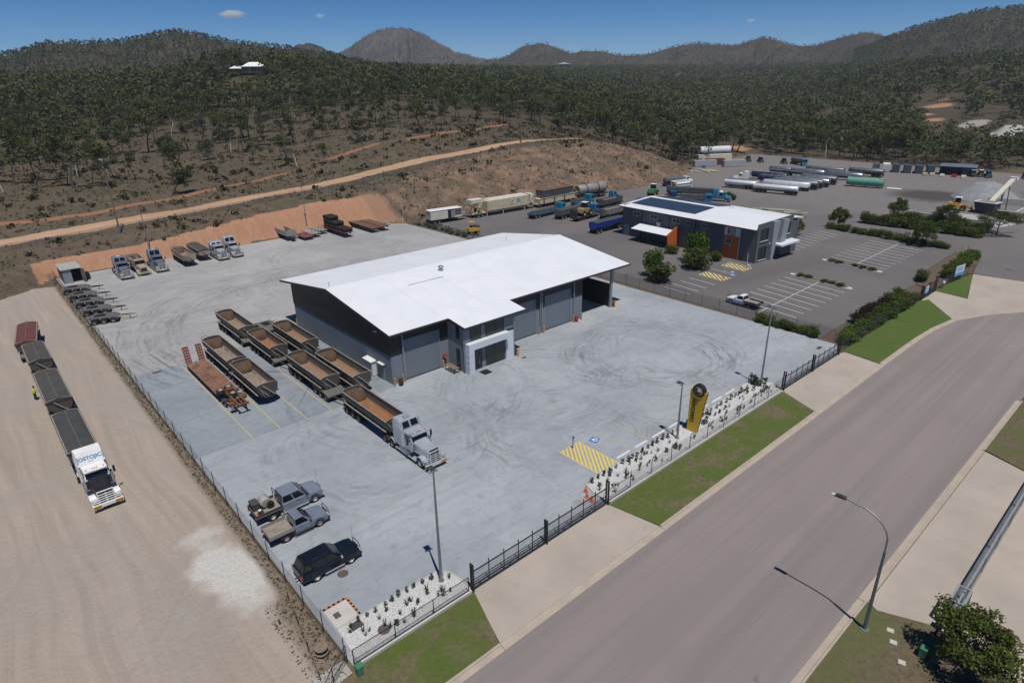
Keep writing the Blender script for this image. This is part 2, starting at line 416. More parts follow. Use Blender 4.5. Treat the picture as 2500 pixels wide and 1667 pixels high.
def build_hill(name, pts, far, seed):
    P = np.array(pts, float); s = np.concatenate([[0], np.cumsum(np.hypot(*np.diff(P[:, :2], axis=0).T))])
    n = 260; q = np.linspace(0, s[-1], n)
    # smooth the ridge line a little
    rx, ry, rz = (np.interp(q, s, P[:, i]) for i in range(3))
    ker = np.hanning(9); ker /= ker.sum()
    rz = np.convolve(np.pad(rz, 4, 'edge'), ker, 'valid')
    rz = rz+(vnoise(q, q*0, 60 if far else 38, seed+5)*0.6+vnoise(q, q*0, 20 if far else 17, seed+6)*0.4)*(9 if far else 2.8)
    rad = np.hypot(rx, ry); ux, uy = rx/rad, ry/rad            # away from the viewer's side
    base = 25.0; m = 46; V = []; 
    us = np.concatenate([np.linspace(-1, 0, 30), np.linspace(0, 1, 17)[1:]])
    for u in us:
        hgt = np.maximum(rz-base, 5)
        L = hgt*(3.4 if u < 0 else 2.0)
        off = u*L
        x, y = rx+ux*off, ry+uy*off
        prof = (1-abs(u))**1.25
        g = vnoise(q, np.full_like(q, u*140), 60 if not far else 130, seed)*0.22+vnoise(q, np.full_like(q, u*140), 24 if not far else 55, seed+1)*0.13
        if far: g = g*1.35+vnoise(q, np.full_like(q, u*140), 21, seed+2)*0.12
        z = base+hgt*prof*(1+g*(min(1, abs(u)*3)))-3
        V.append(np.stack([x, y, z], 1))
    V = np.array(V); k = len(us)
    i = np.arange(n-1)[None, :]+np.arange(k-1)[:, None]*n
    F = np.stack([i, i+1, i+1+n, i+n], -1).reshape(-1, 4)
    me = np_mesh('hill', V.reshape(-1, 3), F, 'hill_far' if far else 'hill_near', smooth=True)
    o = struct(link('hill', me))
    HILL_PTS.append((name, V, far))
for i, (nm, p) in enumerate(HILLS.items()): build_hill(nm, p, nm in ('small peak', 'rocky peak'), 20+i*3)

# ---------------------------------------------------------------- foliage materials
def leaf_material(name, cols, attr=None, trans=0.25):
    t = NT(name)
    if attr: f = t.add('ShaderNodeAttribute', _attribute_name=attr).outputs['Fac']
    else: f = t.add('ShaderNodeObjectInfo').outputs['Random']
    r = t.add('ShaderNodeValToRGB', Fac=f); e = r.color_ramp.elements
    e[0].position = 0; e[0].color = cols[0]+(1,); e[1].position = 1; e[1].color = cols[-1]+(1,)
    for j, c in enumerate(cols[1:-1]):
        q = e.new((j+1)/(len(cols)-1)); q.color = c+(1,)
    col = r.outputs['Color']
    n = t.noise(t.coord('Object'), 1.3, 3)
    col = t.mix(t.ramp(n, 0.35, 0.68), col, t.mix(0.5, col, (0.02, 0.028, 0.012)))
    d = t.add('ShaderNodeBsdfDiffuse', Color=col); tr = t.add('ShaderNodeBsdfTranslucent', Color=col)
    mx = t.add('ShaderNodeMixShader', i0=trans, i1=d.outputs[0], i2=tr.outputs[0])
    t.l.new(mx.outputs[0], t.out.inputs['Surface'])
    MATS[name] = t.m
GUM = [(0.08, 0.1, 0.038), (0.115, 0.128, 0.066), (0.09, 0.114, 0.038), (0.145, 0.155, 0.058), (0.105, 0.112, 0.075), (0.066, 0.08, 0.036)]
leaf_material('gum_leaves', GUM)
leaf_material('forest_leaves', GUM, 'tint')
leaf_material('hedge_leaves', [(0.065, 0.105, 0.024), (0.09, 0.13, 0.032), (0.12, 0.145, 0.036), (0.08, 0.1, 0.032)])
leaf_material('bright_leaves', [(0.08, 0.14, 0.02), (0.11, 0.17, 0.028), (0.065, 0.115, 0.02)])
leaf_material('scrub_leaves', [(0.1, 0.085, 0.05), (0.06, 0.062, 0.03), (0.15, 0.12, 0.075), (0.048, 0.058, 0.024), (0.09, 0.075, 0.05)], 'tint', 0.15)
leaf_material('purple_leaves', [(0.045, 0.03, 0.028), (0.055, 0.035, 0.03)])
mat('bark', (0.1, 0.085, 0.07), (0.045, 0.038, 0.032), 2.0, 0.9, spec=0.1)
mat('pale_bark', (0.38, 0.35, 0.3), (0.22, 0.2, 0.17), 2.0, 0.9, spec=0.1)

def leaf_quads(rng, C, rad, n, size, flat=1.0):
    """n quads in an ellipsoid shell-ish clump around C"""
    d = rng.normal(size=(n, 3)); d /= np.linalg.norm(d, axis=1)[:, None]
    r = rng.random(n)**0.45
    p = C+d*(r[:, None]*np.array(rad))
    a = rng.normal(size=(n, 3)); a[:, 2] *= flat; a /= np.linalg.norm(a, axis=1)[:, None]
    b = np.cross(a, rng.normal(size=(n, 3))); b /= np.linalg.norm(b, axis=1)[:, None]
    s = size*(0.6+0.8*rng.random(n))[:, None]; a = a*s; b = b*s*0.62
    return np.stack([p-a-b*0.2, p+b, p+a+b*0.2, p-b], 1)      # kite shaped leaves
def gum_tree(seed, H=10.0, leafsize=0.3, per=46, spread=1.0, dense=1.0):
    """returns (trunk builder, leaf vertex array)"""
    rng = np.random.default_rng(seed); rd = random.Random(seed); tb = B(); clumps = []
    def limb(p, d, L, r, depth):
        steps = 3; q = Vector(p); dv = Vector(d).normalized()
        for i in range(steps):
            dv = (dv+Vector((rd.uniform(-.22, .22), rd.uniform(-.22, .22), rd.uniform(-.02, .16)))).normalized()
            e = q+dv*(L/steps); r2 = r*(0.8 if i < steps-1 else 0.68)
            tb.cyl(q, e, r, r2, 6 if depth < 2 else 4, caps=False); q = e; r = r2
        if depth >= 2 or L < 0.1*H:
            clumps.append((q, L)); return
        for k in range(rd.choice((2, 3, 3) if depth == 0 else (2, 2, 3))):
            az = rd.uniform(0, 2*PI); tilt = rd.uniform(0.35, 0.85)*spread
            nd = (dv*math.cos(tilt)+Vector((math.cos(az), math.sin(az), 0.1))*math.sin(tilt)).normalized()
            limb(q, nd, L*rd.uniform(0.55, 0.78), r*0.75, depth+1)
            if rd.random() < 0.6: clumps.append((q+nd*L*0.3, L*0.6))
    lean = Vector((rd.uniform(-.14, .14), rd.uniform(-.14, .14), 1))
    limb((0, 0, -0.4), lean, H*rd.uniform(0.26, 0.4), H*0.019, 0)
    Q = []
    for q, L in clumps:
        w = H*rd.uniform(0.06, 0.11)
        Q.append(leaf_quads(rng, np.array(q), (w*1.2, w*1.2, w*1.0), int(per*dense*rd.uniform(0.7, 1.3)), leafsize, 0.8))
    return tb, np.concatenate(Q)
def quads_mesh(name, Q, mat_, attrs=None):
    V = Q.reshape(-1, 3); F = np.arange(len(V)).reshape(-1, 4)
    return np_mesh(name, V, F, mat_, attrs)
def tmesh(tb, m):
    me = tb.mesh('trunk'); me.materials.append(MATS[m])
    for p in me.polygons: p.use_smooth = True
    return me
GUMS = []
for i in range(12):
    H = 10.0
    tb, Q = gum_tree(100+i, H, 0.2, 62, 0.75+0.35*(i % 3)/2, 0.7+0.5*((i*5) % 4)/3)
    GUMS.append((tmesh(tb, 'pale_bark' if i % 5 == 3 else 'bark'), quads_mesh('crown', Q, 'gum_leaves')))

# ---------------------------------------------------------------- forest
def in_view(x, y, pad=4):
    a = np.degrees(np.arctan2(x, y)); return (a > 41.3-40.5-pad) & (a < 41.3+40.5+pad)
def forest_points():
    rng = np.random.default_rng(5); pts = []
    def scatter(r0, r1, n, keep, hmin, hmax):
        r = np.sqrt(rng.uniform(r0*r0, r1*r1, n)); a = np.radians(rng.uniform(-1, 84.5, n))
        x, y = r*np.sin(a), r*np.cos(a); d = site_dist(x, y)
        ok = (d > 5) & keep(x, y, d, rng.random(n))
        x, y = x[ok], y[ok]
        hh = rng.uniform(hmin, hmax, len(x))*np.where(np.degrees(np.arctan2(x, y)) > 73, np.where(np.hypot(x, y) < 385, 0.75, np.where(np.hypot(x, y) < 520, 0.5, 1)), 1)
        pts.append(np.stack([x, y, height(x, y), hh], 1))
    def keep(x, y, d, u):
        left = (x < 230) & (y < 330)
        pr = np.where(left, 0.06+0.12*(vnoise(x, y, 34, 31) > 0.1)+0.25*np.clip((60-x)/60, 0, 1)*(y > 205)+0.2*np.clip((y-235)/95, 0, 1), 1.0)
        pr = np.where(~left & (x < 260) & (y < 420), 0.5, pr)
        k = u < pr*(0.55+0.6*(vnoise(x, y, 45, 33) > -0.35))
        bea = np.degrees(np.arctan2(x, y)); r_ = np.hypot(x, y)
        k &= ~((bea > 73) & (r_ > 385) & (r_ < 520) & (u > 0.3)) & ~((np.abs(bea-66.4) < 1.3) & (r_ > 430) & (r_ < 535)) & ~((np.abs(bea-74.2) < 1.6) & (r_ > 500) & (r_ < 620))
        k &= np.abs(y-cross_track(x)) > 5
        k &= ~((np.abs(y-cross_track2(x)) < 3) & (x < 212))
        k &= ~((y < cross_track2(x)-1) & (x < 214))
        k &= ~((d < 32) & (x > 84) & (x < 236) & (y < 172))
        k &= ~((d < 6) & (x >= 214))
        k &= (np.hypot(x-168, y-445) > 16) & ~((np.abs(x*0.9365-y*0.3508) < 10) & (np.hypot(x, y) > 432) & (np.hypot(x, y) < 476))
        k &= ~((np.hypot((x-455)/30, (y-92)/15) < 1) | (np.hypot((x-500)/26, (y-120)/11) < 1))
        for px, py, rr in ((490, 214, 11), (310, 174, 10), (590, 168, 15), (544, 163, 9), (520, 150, 12), (303, 168, 6)):
            k &= np.hypot(x-px, y-py) > rr*0.8
        return k
    scatter(170, 520, 4800, keep, 9, 18)
    scatter(520, 1150, 8600, keep, 9, 17)
    scatter(1150, 2100, 6000, keep, 11, 18)
    return np.concatenate(pts)
FP = forest_points()
# trees read one by one off the photograph (x, y, height)
HAND = [(24.9,260.8,17),(33,250,14),(53.4,210.8,12),(34.1,214.3,9),(93.9,197.8,8.5),(123.6,219.6,13),(120,222,11),(128,217,11),(151.1,226.8,14),(154,230,13),(186.1,249.8,14),(90.4,285.5,13),(23.7,311,14),(85.1,257.8,11),(95.7,234.2,7),(110.3,255.2,8),(63.7,209,8),(112.5,298.5,15),(204.8,234.1,12),(61,318.2,16),(54.8,271,13),(44.5,374.4,16),(16,240,16),(19,225,14),(27,226,10),(40,240,12),(12,232,13),(70,232,9),(76,246,12),(166,266,12),(138,258,11),(106,232,8),(222,236,15),(232,240,16),(214,247,14),(9,246,16),(22,248,15),(30,268,15),(14,275,17),(38,262,13),(45,228,11),(8,216,12),(26,290,16),(48,292,14),(66,262,12),(80,222,10),(58,246,12),(100,262,11),(130,238,10),(172,240,13),(116,274,13)]
hp = np.array(HAND); hp = np.concatenate([hp[:, :2], height(hp[:, 0], hp[:, 1])[:, None], hp[:, 2:3]], 1)
keepd = np.min(np.hypot(FP[:, None, 0]-hp[None, :, 0], FP[:, None, 1]-hp[None, :, 1]), 1) > 6
FP = FP[keepd]
rr = np.hypot(FP[:, 0], FP[:, 1]); vis = in_view(FP[:, 0], FP[:, 1], 0)
order = np.argsort(np.where(vis, rr/FP[:, 3], 1e9))
NIND = 300-len(hp)
IND = np.concatenate([hp, FP[order[:NIND]]]); REST = FP[order[NIND:]]
TL = 'open-crowned gum tree standing in the bushland on the slope behind the yards'
def plant_trees():
    rd = random.Random(3)
    for i, (x, y, z, h) in enumerate(IND):
        tr, cr = GUMS[(i*7+rd.randrange(3)) % len(GUMS)]
        o = thing('gum_tree', TL, 'tree', (x, y, z), rd.uniform(0, 2*PI), 'gum trees of the bushland')
        s = h/9.6; o.scale = (s*rd.uniform(0.85, 1.25), s*rd.uniform(0.85, 1.25), s)
        link('trunk', tr, o); link('crown', cr, o)
plant_trees()
def far_forest():
    rng = np.random.default_rng(9); Qs = []; T = []; TV = []; 
    base = []
    for v in range(10):
        q = []
        for c in range(8):
            C = np.array([rng.normal()*0.17, rng.normal()*0.17, rng.uniform(0.32, 0.92)])
            q.append(leaf_quads(rng, C, (0.14, 0.14, 0.09), 13, 0.05, 0.8))
        base.append(np.concatenate(q))
    lowb = []
    for v in range(10):
        q = []
        for c in range(5):
            C = np.array([rng.normal()*0.18, rng.normal()*0.18, rng.uniform(0.32, 0.9)])
            q.append(leaf_quads(rng, C, (0.16, 0.16, 0.1), 7, 0.08, 0.8))
        lowb.append(np.concatenate(q))
    r = np.hypot(REST[:, 0], REST[:, 1])
    for i, (x, y, z, h) in enumerate(REST):
        src = base if r[i] < 520 else lowb
        q = src[rng.integers(10)]; a = rng.uniform(0, 2*PI); ca, sa = math.cos(a), math.sin(a)
        w = h*rng.uniform(0.95, 1.4)
        p = np.stack([q[..., 0]*ca-q[..., 1]*sa, q[..., 0]*sa+q[..., 1]*ca, q[..., 2]], -1)*np.array([w, w, h])+np.array([x, y, z])
        Qs.append(p); T.append(np.full(len(p)*4, rng.random()))
        t = h*0.016
        TV.append(np.array([[x-t, y, z-.4], [x+t, y-t, z-.4], [x+t, y+t, z-.4], [x+rng.normal()*0.4, y+rng.normal()*0.4, z+h*0.75]]))
    struct(link('forest_foliage', quads_mesh('forest_foliage', np.concatenate(Qs), 'forest_leaves', {'tint': ('POINT', np.concatenate(T))})), 'stuff')
    TVa = np.concatenate(TV); n = len(TV); k = np.arange(n)[:, None, None]*4
    F = (np.array([[0, 1, 3], [1, 2, 3], [2, 0, 3]])[None]+k).reshape(-1, 3)
    struct(link('forest_trunks', np_mesh('forest_trunks', TVa, F, 'bark')), 'stuff')
far_forest()
def hill_trees():
    rng = np.random.default_rng(21); Qs = []; T = []
    for name, V, far in HILL_PTS:
        if far: dens, hs, ls = 5200, (7, 12), 0.2
        else: dens, hs, ls = {'scrub hill': 8500, 'rolling range': 9000, 'tall ridge': 8500}[name], (4.5, 9.5), 0.17
        k, n = V.shape[:2]
        u = rng.integers(0, 32, dens); j = rng.integers(0, n-1, dens); f = rng.random(dens)[:, None]
        # more of them along the skyline
        nr = dens//16; u[:nr] = 29; 
        f2 = rng.random(dens)[:, None]; u2 = np.minimum(u+1, k-1)
        P = (V[u, j]*(1-f)+V[u, j+1]*f)*(1-f2)+(V[u2, j]*(1-f)+V[u2, j+1]*f)*f2
        for p in P:
            h = rng.uniform(*hs)*(0.8 if far else 1); m = 6
            C = p+np.array([0, 0, h*0.62])
            q = leaf_quads(rng, C, (h*0.26, h*0.26, h*0.3), m, h*ls, 0.8)
            Qs.append(q); T.append(np.full(m*4, rng.random()))
    struct(link('hillside_trees', quads_mesh('hillside_trees', np.concatenate(Qs), 'forest_leaves', {'tint': ('POINT', np.concatenate(T))})), 'stuff')
hill_trees()
def scrub():
    """dry grass clumps and low shrubs on the slopes"""
    rng = np.random.default_rng(31); Qs = []; T = []
    n = 30000; r = np.sqrt(rng.uniform(140**2, 330**2, n)); a = np.radians(rng.uniform(0, 83, n))
    x, y = r*np.sin(a), r*np.cos(a); d = site_dist(x, y)
    ok = (d > 1.0) & (np.abs(y-cross_track(x)) > 2.8) & ~((x < 91) & (y < 160) & (d < natural(x, y)/0.95+0.2))
    ok &= (rng.random(n) < 0.4+0.6*(vnoise(x, y, 8, 41) > 0)) & ~((np.abs(y-cross_track2(x)) < 1.4) & (x < 212))
    x, y = x[ok], y[ok]; z = height(x, y); d = d[ok]
    for i in range(len(x)):
        big = rng.random() < (0.012 if 84 < x[i] < 236 and d[i] < 32 else 0.07)
        h = rng.uniform(0.7, 1.5) if big else rng.uniform(0.25, 0.6)
        m = 12 if big else 5
        q = leaf_quads(rng, np.array([x[i], y[i], z[i]+h*0.45]), (h*0.9, h*0.9, h*0.5), m, h*0.42, 1.0)
        Qs.append(q); T.append(np.full(m*4, np.clip(rng.normal(0.62 if big else 0.3, 0.25), 0, 1)))
    # weeds hanging on to the dirt along the fences
    for (x0, x1, y0, y1, m_) in ((10.6, 11.38, 30, 150, 1700), (91, 95, 119, 143, 260), (9.0, 11.2, 26, 38, 420)):
        for i in range(m_):
            px, py = rng.uniform(x0, x1), rng.uniform(y0, y1); h = rng.uniform(0.05, 0.15) if x0 < 20 else rng.uniform(0.15, 0.45)
            q = leaf_quads(rng, np.array([px, py, h*0.4]), (h*0.8, h*0.8, h*0.5), 4, h*0.5, 1.0)
            Qs.append(q); T.append(np.full(16, rng.choice((0.42, 0.5, 0.55, 0.3, 0.9)) if x0 < 20 else rng.uniform(0.2, 0.9)))
    struct(link('dry_grass_and_scrub', quads_mesh('scrub', np.concatenate(Qs), 'scrub_leaves', {'tint': ('POINT', np.concatenate(T))})), 'stuff')
scrub()
# ---------------------------------------------------------------- ground surfaces
def concrete_yard_material(name, c1, c2, tint=1.0):
    t = NT(name); v = t.pos()
    n1 = t.noise(v, 0.09, 5, 0.6, 0.8); n2 = t.noise(v, 0.7, 6, 0.65, 1.2); n3 = t.noise(v, 5.0, 4, 0.7)
    c = t.mix(t.ramp(n1, 0.36, 0.66), c1, c2)
    c = t.mix(t.math('MULTIPLY', t.ramp(n2, 0.48, 0.74), 0.55), c, tuple(x*0.74 for x in c2))
    c = t.mix(t.math('MULTIPLY', t.ramp(n3, 0.58, 0.8), 0.3), c, tuple(x*0.8 for x in c2))
    # broom / drag streaks in two directions
    for rot, sc, k in ((0.35, (0.05, 1.6, 1), 0.35), (1.25, (0.05, 1.3, 1), 0.3), (-0.5, (0.06, 1.9, 1), 0.22)):
        s = t.noise(t.add('ShaderNodeMapping', Vector=v, Rotation=(0, 0, rot), Scale=sc).outputs[0], 1.0, 6, 0.7, 0.4)
        c = t.mix(t.math('MULTIPLY', t.ramp(s, 0.55, 0.72), k), c, tuple(x*0.68 for x in c2))
    # tyre scuffs swung round by turning trucks
    sep = t.add('ShaderNodeSeparateXYZ', Vector=v); X, Y = sep.outputs[0], sep.outputs[1]
    patch = t.ramp(t.noise(v, 0.16, 3, 0.5), 0.36, 0.6)
    for cx, cy, r0, r1, k in ((66, 47, 7, 12.5, 0.75), (71, 45.5, 7.6, 9.4, 0.6), (36, 60, 9.5, 15, 0.55), (49, 51, 7, 13, 0.5), (44, 42, 6, 10, 0.45),
                              (42, 96, 21, 31, 0.75), (24, 118, 8, 15, 0.4), (62, 128, 9, 16, 0.45), (23, 96, 5.5, 7.2, 0.6), (27, 52, 7, 12, 0.4), (58, 40, 5, 9, 0.4), (54, 108, 12, 17, 0.4)):
        dx = t.math('SUBTRACT', X, cx); dy = t.math('SUBTRACT', Y, cy)
        r = t.math('SQRT', t.math('ADD', t.math('MULTIPLY', dx, dx), t.math('MULTIPLY', dy, dy)))
        a = t.math('ARCTAN2', dy, dx)
        pv = t.add('ShaderNodeCombineXYZ', X=t.math('MULTIPLY', t.math('ADD', r, t.math('MULTIPLY', n1, 5.0)), 2.0), Y=t.math('MULTIPLY', a, 1.6), Z=float(cx))
        s = t.noise(pv.outputs[0], 1.0, 5, 0.7, 0.5)
        band = t.add('ShaderNodeMapRange', _interpolation_type='SMOOTHSTEP', Value=r, i1=r0-1, i2=r0+1.2).outputs[0]
        band2 = t.add('ShaderNodeMapRange', _interpolation_type='SMOOTHSTEP', Value=r, i1=r1+1.5, i2=r1-1).outputs[0]
        f = t.math('MULTIPLY', t.math('MULTIPLY', band, band2), t.ramp(s, 0.47, 0.63))
        c = t.mix(t.math('MULTIPLY', t.math('MULTIPLY', f, patch), min(1, k*1.15)), c, tuple(x*0.52 for x in c2))
    # a few spills and rust stains
    sp = t.noise(v, 0.33, 2, 0.4)
    c = t.mix(t.math('MULTIPLY', t.ramp(sp, 0.7, 0.76), 0.45), c, (0.2, 0.17, 0.14))
    oi = t.add('ShaderNodeObjectInfo').outputs['Random']
    c = t.mix(1.0, c, t.ramp(oi, 0, 1, (0.93, 0.94, 0.95, 1), (1.03, 1.03, 1.02, 1)), 'MULTIPLY')
    t.base(c); t.bump(n3, 0.15, 0.02)
    return t.fin(0.85, 0, 0.3)
concrete_yard_material('yard_concrete', (0.35, 0.37, 0.394), (0.272, 0.294, 0.32))
concrete_yard_material('yard_concrete_new', (0.255, 0.285, 0.315), (0.205, 0.23, 0.255))
concrete_yard_material('yard_concrete_dusty', (0.375, 0.37, 0.362), (0.3, 0.298, 0.295))
mat('slab_base', (0.4, 0.365, 0.32), (0.36, 0.33, 0.29), 0.4, 0.9, spec=0.2, coord='Object')
mat('driveway', (0.41, 0.355, 0.3), (0.34, 0.295, 0.25), 0.25, 0.9, spec=0.2, dirt=((0.31, 0.26, 0.22), 0.6))
mat('kerb', (0.42, 0.355, 0.28), (0.35, 0.3, 0.245), 0.8, 0.9, spec=0.2, dirt=((0.27, 0.23, 0.19), 0.62))
mat('pale_kerb', (0.5, 0.48, 0.45), (0.42, 0.4, 0.37), 0.8, 0.9, spec=0.2)
def road_material():
    t = NT('road_asphalt'); v = t.pos()
    n1 = t.noise(v, 0.05, 4, 0.6); n3 = t.noise(v, 14, 3, 0.8)
    st = t.noise(t.add('ShaderNodeMapping', Vector=v, Scale=(0.012, 0.55, 1)).outputs[0], 1.0, 5, 0.6)
    c = t.mix(t.ramp(n1, 0.35, 0.68), (0.225, 0.19, 0.178), (0.265, 0.225, 0.208))
    c = t.mix(t.ramp(st, 0.42, 0.66), c, (0.2, 0.174, 0.165))
    c = t.mix(t.math('MULTIPLY', t.ramp(n3, 0.5, 0.75), 0.35), c, (0.15, 0.135, 0.13))
    c = t.mix(t.math('MULTIPLY', t.ramp(t.noise(v, 0.55, 3, 0.5), 0.72, 0.78), 0.5), c, (0.1, 0.09, 0.085))
    t.base(c); t.bump(n3, 0.25, 0.01); t.fin(0.9, 0, 0.25)
road_material()
def asphalt_material():
    t = NT('yard_asphalt'); v = t.pos()
    n1 = t.noise(v, 0.06, 5, 0.62, 0.6); n2 = t.noise(v, 0.5, 5, 0.65); n3 = t.noise(v, 9, 3, 0.8)
    c = t.mix(t.ramp(n1, 0.36, 0.64), (0.118, 0.108, 0.108), (0.15, 0.138, 0.133))
    c = t.mix(t.math('MULTIPLY', t.ramp(n2, 0.55, 0.75), 0.45), c, (0.185, 0.165, 0.155))
    c = t.mix(t.math('MULTIPLY', t.ramp(n3, 0.5, 0.75), 0.3), c, (0.08, 0.075, 0.075))
    sep = t.add('ShaderNodeSeparateXYZ', Vector=v)
    # ground-in gravel dust over the far, unsealed half of the yard
    far = t.add('ShaderNodeMapRange', Value=t.math('ADD', sep.outputs[0], t.math('MULTIPLY', n1, 40)), i1=175.0, i2=225.0).outputs[0]
    c = t.mix(t.math('MULTIPLY', far, 0.75), c, t.mix(t.ramp(n2, 0.35, 0.65), (0.21, 0.19, 0.18), (0.165, 0.15, 0.143)))
    dk = t.add('ShaderNodeVectorMath', _operation='DISTANCE', i0=v, i1=(228, 61, 0)).outputs['Value']
    dk = t.math('ADD', dk, t.math('MULTIPLY', n1, 9))
    c = t.mix(t.math('MULTIPLY', t.add('ShaderNodeMapRange', Value=dk, i1=19.0, i2=12.0).outputs[0], 0.85), c, (0.05, 0.04, 0.033))
    c = t.mix(t.math('MULTIPLY', t.ramp(t.noise(v, 0.4, 2, 0.4), 0.7, 0.75), 0.6), c, (0.055, 0.05, 0.05))
    t.base(c); t.bump(n3, 0.2, 0.01); t.fin(0.88, 0, 0.3)
asphalt_material()
def grass_material(name, g1, g2, dry, lo, hi):
    t = NT(name); v = t.pos()
    n1 = t.noise(v, 0.28, 5, 0.65, 0.5); n2 = t.noise(v, 2.5, 5, 0.7); n3 = t.noise(v, 18, 3, 0.8)
    c = t.mix(t.ramp(n2, 0.35, 0.66), g1, g2); c = t.mix(t.ramp(n3, 0.45, 0.7), c, tuple(x*0.5 for x in g1))
    c = t.mix(t.ramp(t.math('ADD', n1, t.math('MULTIPLY', t.math('SUBTRACT', n2, 0.5), 0.25)), lo, hi), c, t.mix(t.ramp(n2, 0.4, 0.65), dry, tuple(x*0.6 for x in dry)))
    t.base(c); t.bump(t.math('ADD', n3, n2), 0.6, 0.05); t.fin(0.95, 0, 0.1)
grass_material('verge_grass', (0.11, 0.145, 0.036), (0.084, 0.11, 0.032), (0.175, 0.138, 0.088), 0.46, 0.66)
grass_material('mown_lawn', (0.075, 0.125, 0.026), (0.1, 0.148, 0.036), (0.13, 0.14, 0.055), 0.46, 0.7)
grass_material('dead_grass', (0.135, 0.135, 0.06), (0.11, 0.112, 0.052), (0.16, 0.122, 0.085), 0.44, 0.64)
def gravel_material(name, a, b):
    t = NT(name); v = t.pos()
    vo = t.add('ShaderNodeTexVoronoi', Vector=v, Scale=16.0)
    c = t.mix(vo.outputs['Color'], a, b); c = t.mix(t.ramp(vo.outputs['Distance'], 0.45, 0.85), c, tuple(x*0.6 for x in b))
    c = t.mix(t.math('MULTIPLY', t.ramp(t.noise(v, 0.6, 4), 0.45, 0.7), 0.4), c, tuple(x*0.8 for x in b))
    t.base(c); t.bump(vo.outputs['Distance'], 0.9, 0.06); t.fin(0.9, 0, 0.2)
gravel_material('white_gravel', (0.78, 0.78, 0.76), (0.56, 0.56, 0.55))
gravel_material('pale_gravel', (0.55, 0.52, 0.47), (0.4, 0.37, 0.33))
gravel_material('garden_soil', (0.2, 0.15, 0.115), (0.12, 0.09, 0.07))
def worn_paint(name, c, under, wear=0.56):
    t = NT(name); v = t.pos(); f = t.noise(v, 2.6, 6, 0.75)
    t.base(t.mix(t.ramp(f, wear, wear+0.16), c, under)); t.fin(0.75, 0, 0.3)
worn_paint('white_line', (0.62, 0.62, 0.6), (0.2, 0.19, 0.185), 0.62)
worn_paint('yellow_line', (0.5, 0.37, 0.13), (0.34, 0.33, 0.32), 0.47)
worn_paint('yellow_hatch', (0.66, 0.5, 0.1), (0.4, 0.37, 0.3), 0.6)
worn_paint('cream_hatch', (0.62, 0.5, 0.22), (0.2, 0.18, 0.15), 0.6)
worn_paint('blue_patch', (0.02, 0.17, 0.4), (0.2, 0.25, 0.3), 0.68)
worn_paint('white_mark', (0.75, 0.76, 0.78), (0.5, 0.5, 0.5), 0.7)

def sheet(name, pts, z0, z1, m): return struct(part(name, B().poly(pts, z0, z1), m, None))
yard = sheet('concrete_yard', [(11.6, 29.35), (84.5, 29.35), (88, 30.9), (88.1, 66), (89.5, 100), (90.3, 120), (89.8, 144.8), (86, 148.3), (72, 152), (56, 152.2), (34, 151.1), (11.6, 150.7)], -0.3, -0.012, 'slab_base')
def slab(x0, x1, y0, y1, m, pts=None):
    g = 0.035
    p = pts or [(x0+g, y0+g), (x1-g, y0+g), (x1-g, y1-g), (x0+g, y1-g)]
    part('slab', B().poly(p, -0.1, 0.0), m, yard)
XS = (11.65, 35.45, 52.0, 70.0, 88.0); YS = (29.4, 42.6, 62.35, 88.7, 119, 151)
for j in range(4):
    for i in range(4):
        x1 = XS[i+1]; m = 'yard_concrete'
        if i == 0 and j == 2: m = 'yard_concrete_new'
        if j == 3: m = 'yard_concrete_dusty'
        if i == 3 and j == 0:
            slab(0, 0, 0, 0, m, [(70.04, 29.44), (84.4, 29.44), (87.9, 30.95), (87.95, 42.56), (70.04, 42.56)])
        else: slab(XS[i], x1, YS[j], YS[j+1], m)
slab(0, 0, 0, 0, 'yard_concrete_dusty', [(11.7, 119.04), (35.4, 119.04), (35.4, 151.05), (34, 151.05), (11.7, 150.65)])
slab(0, 0, 0, 0, 'yard_concrete_dusty', [(35.5, 119.04), (60, 119.04), (60, 152.1), (56, 152.15), (35.5, 151.1)])
slab(0, 0, 0, 0, 'yard_concrete_dusty', [(60.07, 119.04), (90.2, 119.04), (89.7, 144.75), (86, 148.2), (72, 151.9), (60.07, 152.1)])
slab(0, 0, 0, 0, 'yard_concrete_dusty', [(88.04, 66), (89.45, 100), (90.15, 118.97), (88.04, 118.97)])

RK = [(-60, 24.0), (86.3, 24.05), (98, 24.0), (110.3, 22.8), (117, 20.0), (122.5, 16.5), (128, 11), (131, 4), (132, -25)]
sheet('road', [(-60, 9.4)] + RK + [(100, -25), (97, 3), (90, 9.4)], -0.3, -0.02, 'road_asphalt')
def kerb_line(pts, side, m='kerb', w=0.42, hk=0.11):
    """gutter plus upstand along a polyline; side +1: kerb lies to the left of the direction of travel"""
    P = [Vector((p[0], p[1])) for p in pts]; N = []
    for i in range(len(P)):
        d = (P[min(i+1, len(P)-1)]-P[max(i-1, 0)]).normalized(); N.append(Vector((-d.y, d.x))*side)
    prof = [(-w, -0.2), (-w, -0.008), (0.0, 0.004), (0.05, hk), (0.2, hk+0.004), (0.2, -0.2)]
    rings = [[(p.x+n.x*a, p.y+n.y*a, z) for a, z in prof] for p, n in zip(P, N)]
    struct(part('kerb', B().loft(rings), m, None))
kerb_line([(-20, 24.05), (19.7, 24.05)], 1); kerb_line([(37.6, 24.05), (66.5, 24.05)], 1)
kerb_line([(85.4, 24.1), (98, 24.0), (104, 23.7), (110.3, 22.8)], 1)
for a, b in ((19.75, 37.55), (66.55, 85.35)): kerb_line([(a, 24.05), (b, 24.05)], 1, hk=0.02)
kerb_line([(110.4, 22.75), (117, 20.0), (122.5, 16.5), (128, 11), (131, 4)], 1, 'driveway', 0.3, 0.02)
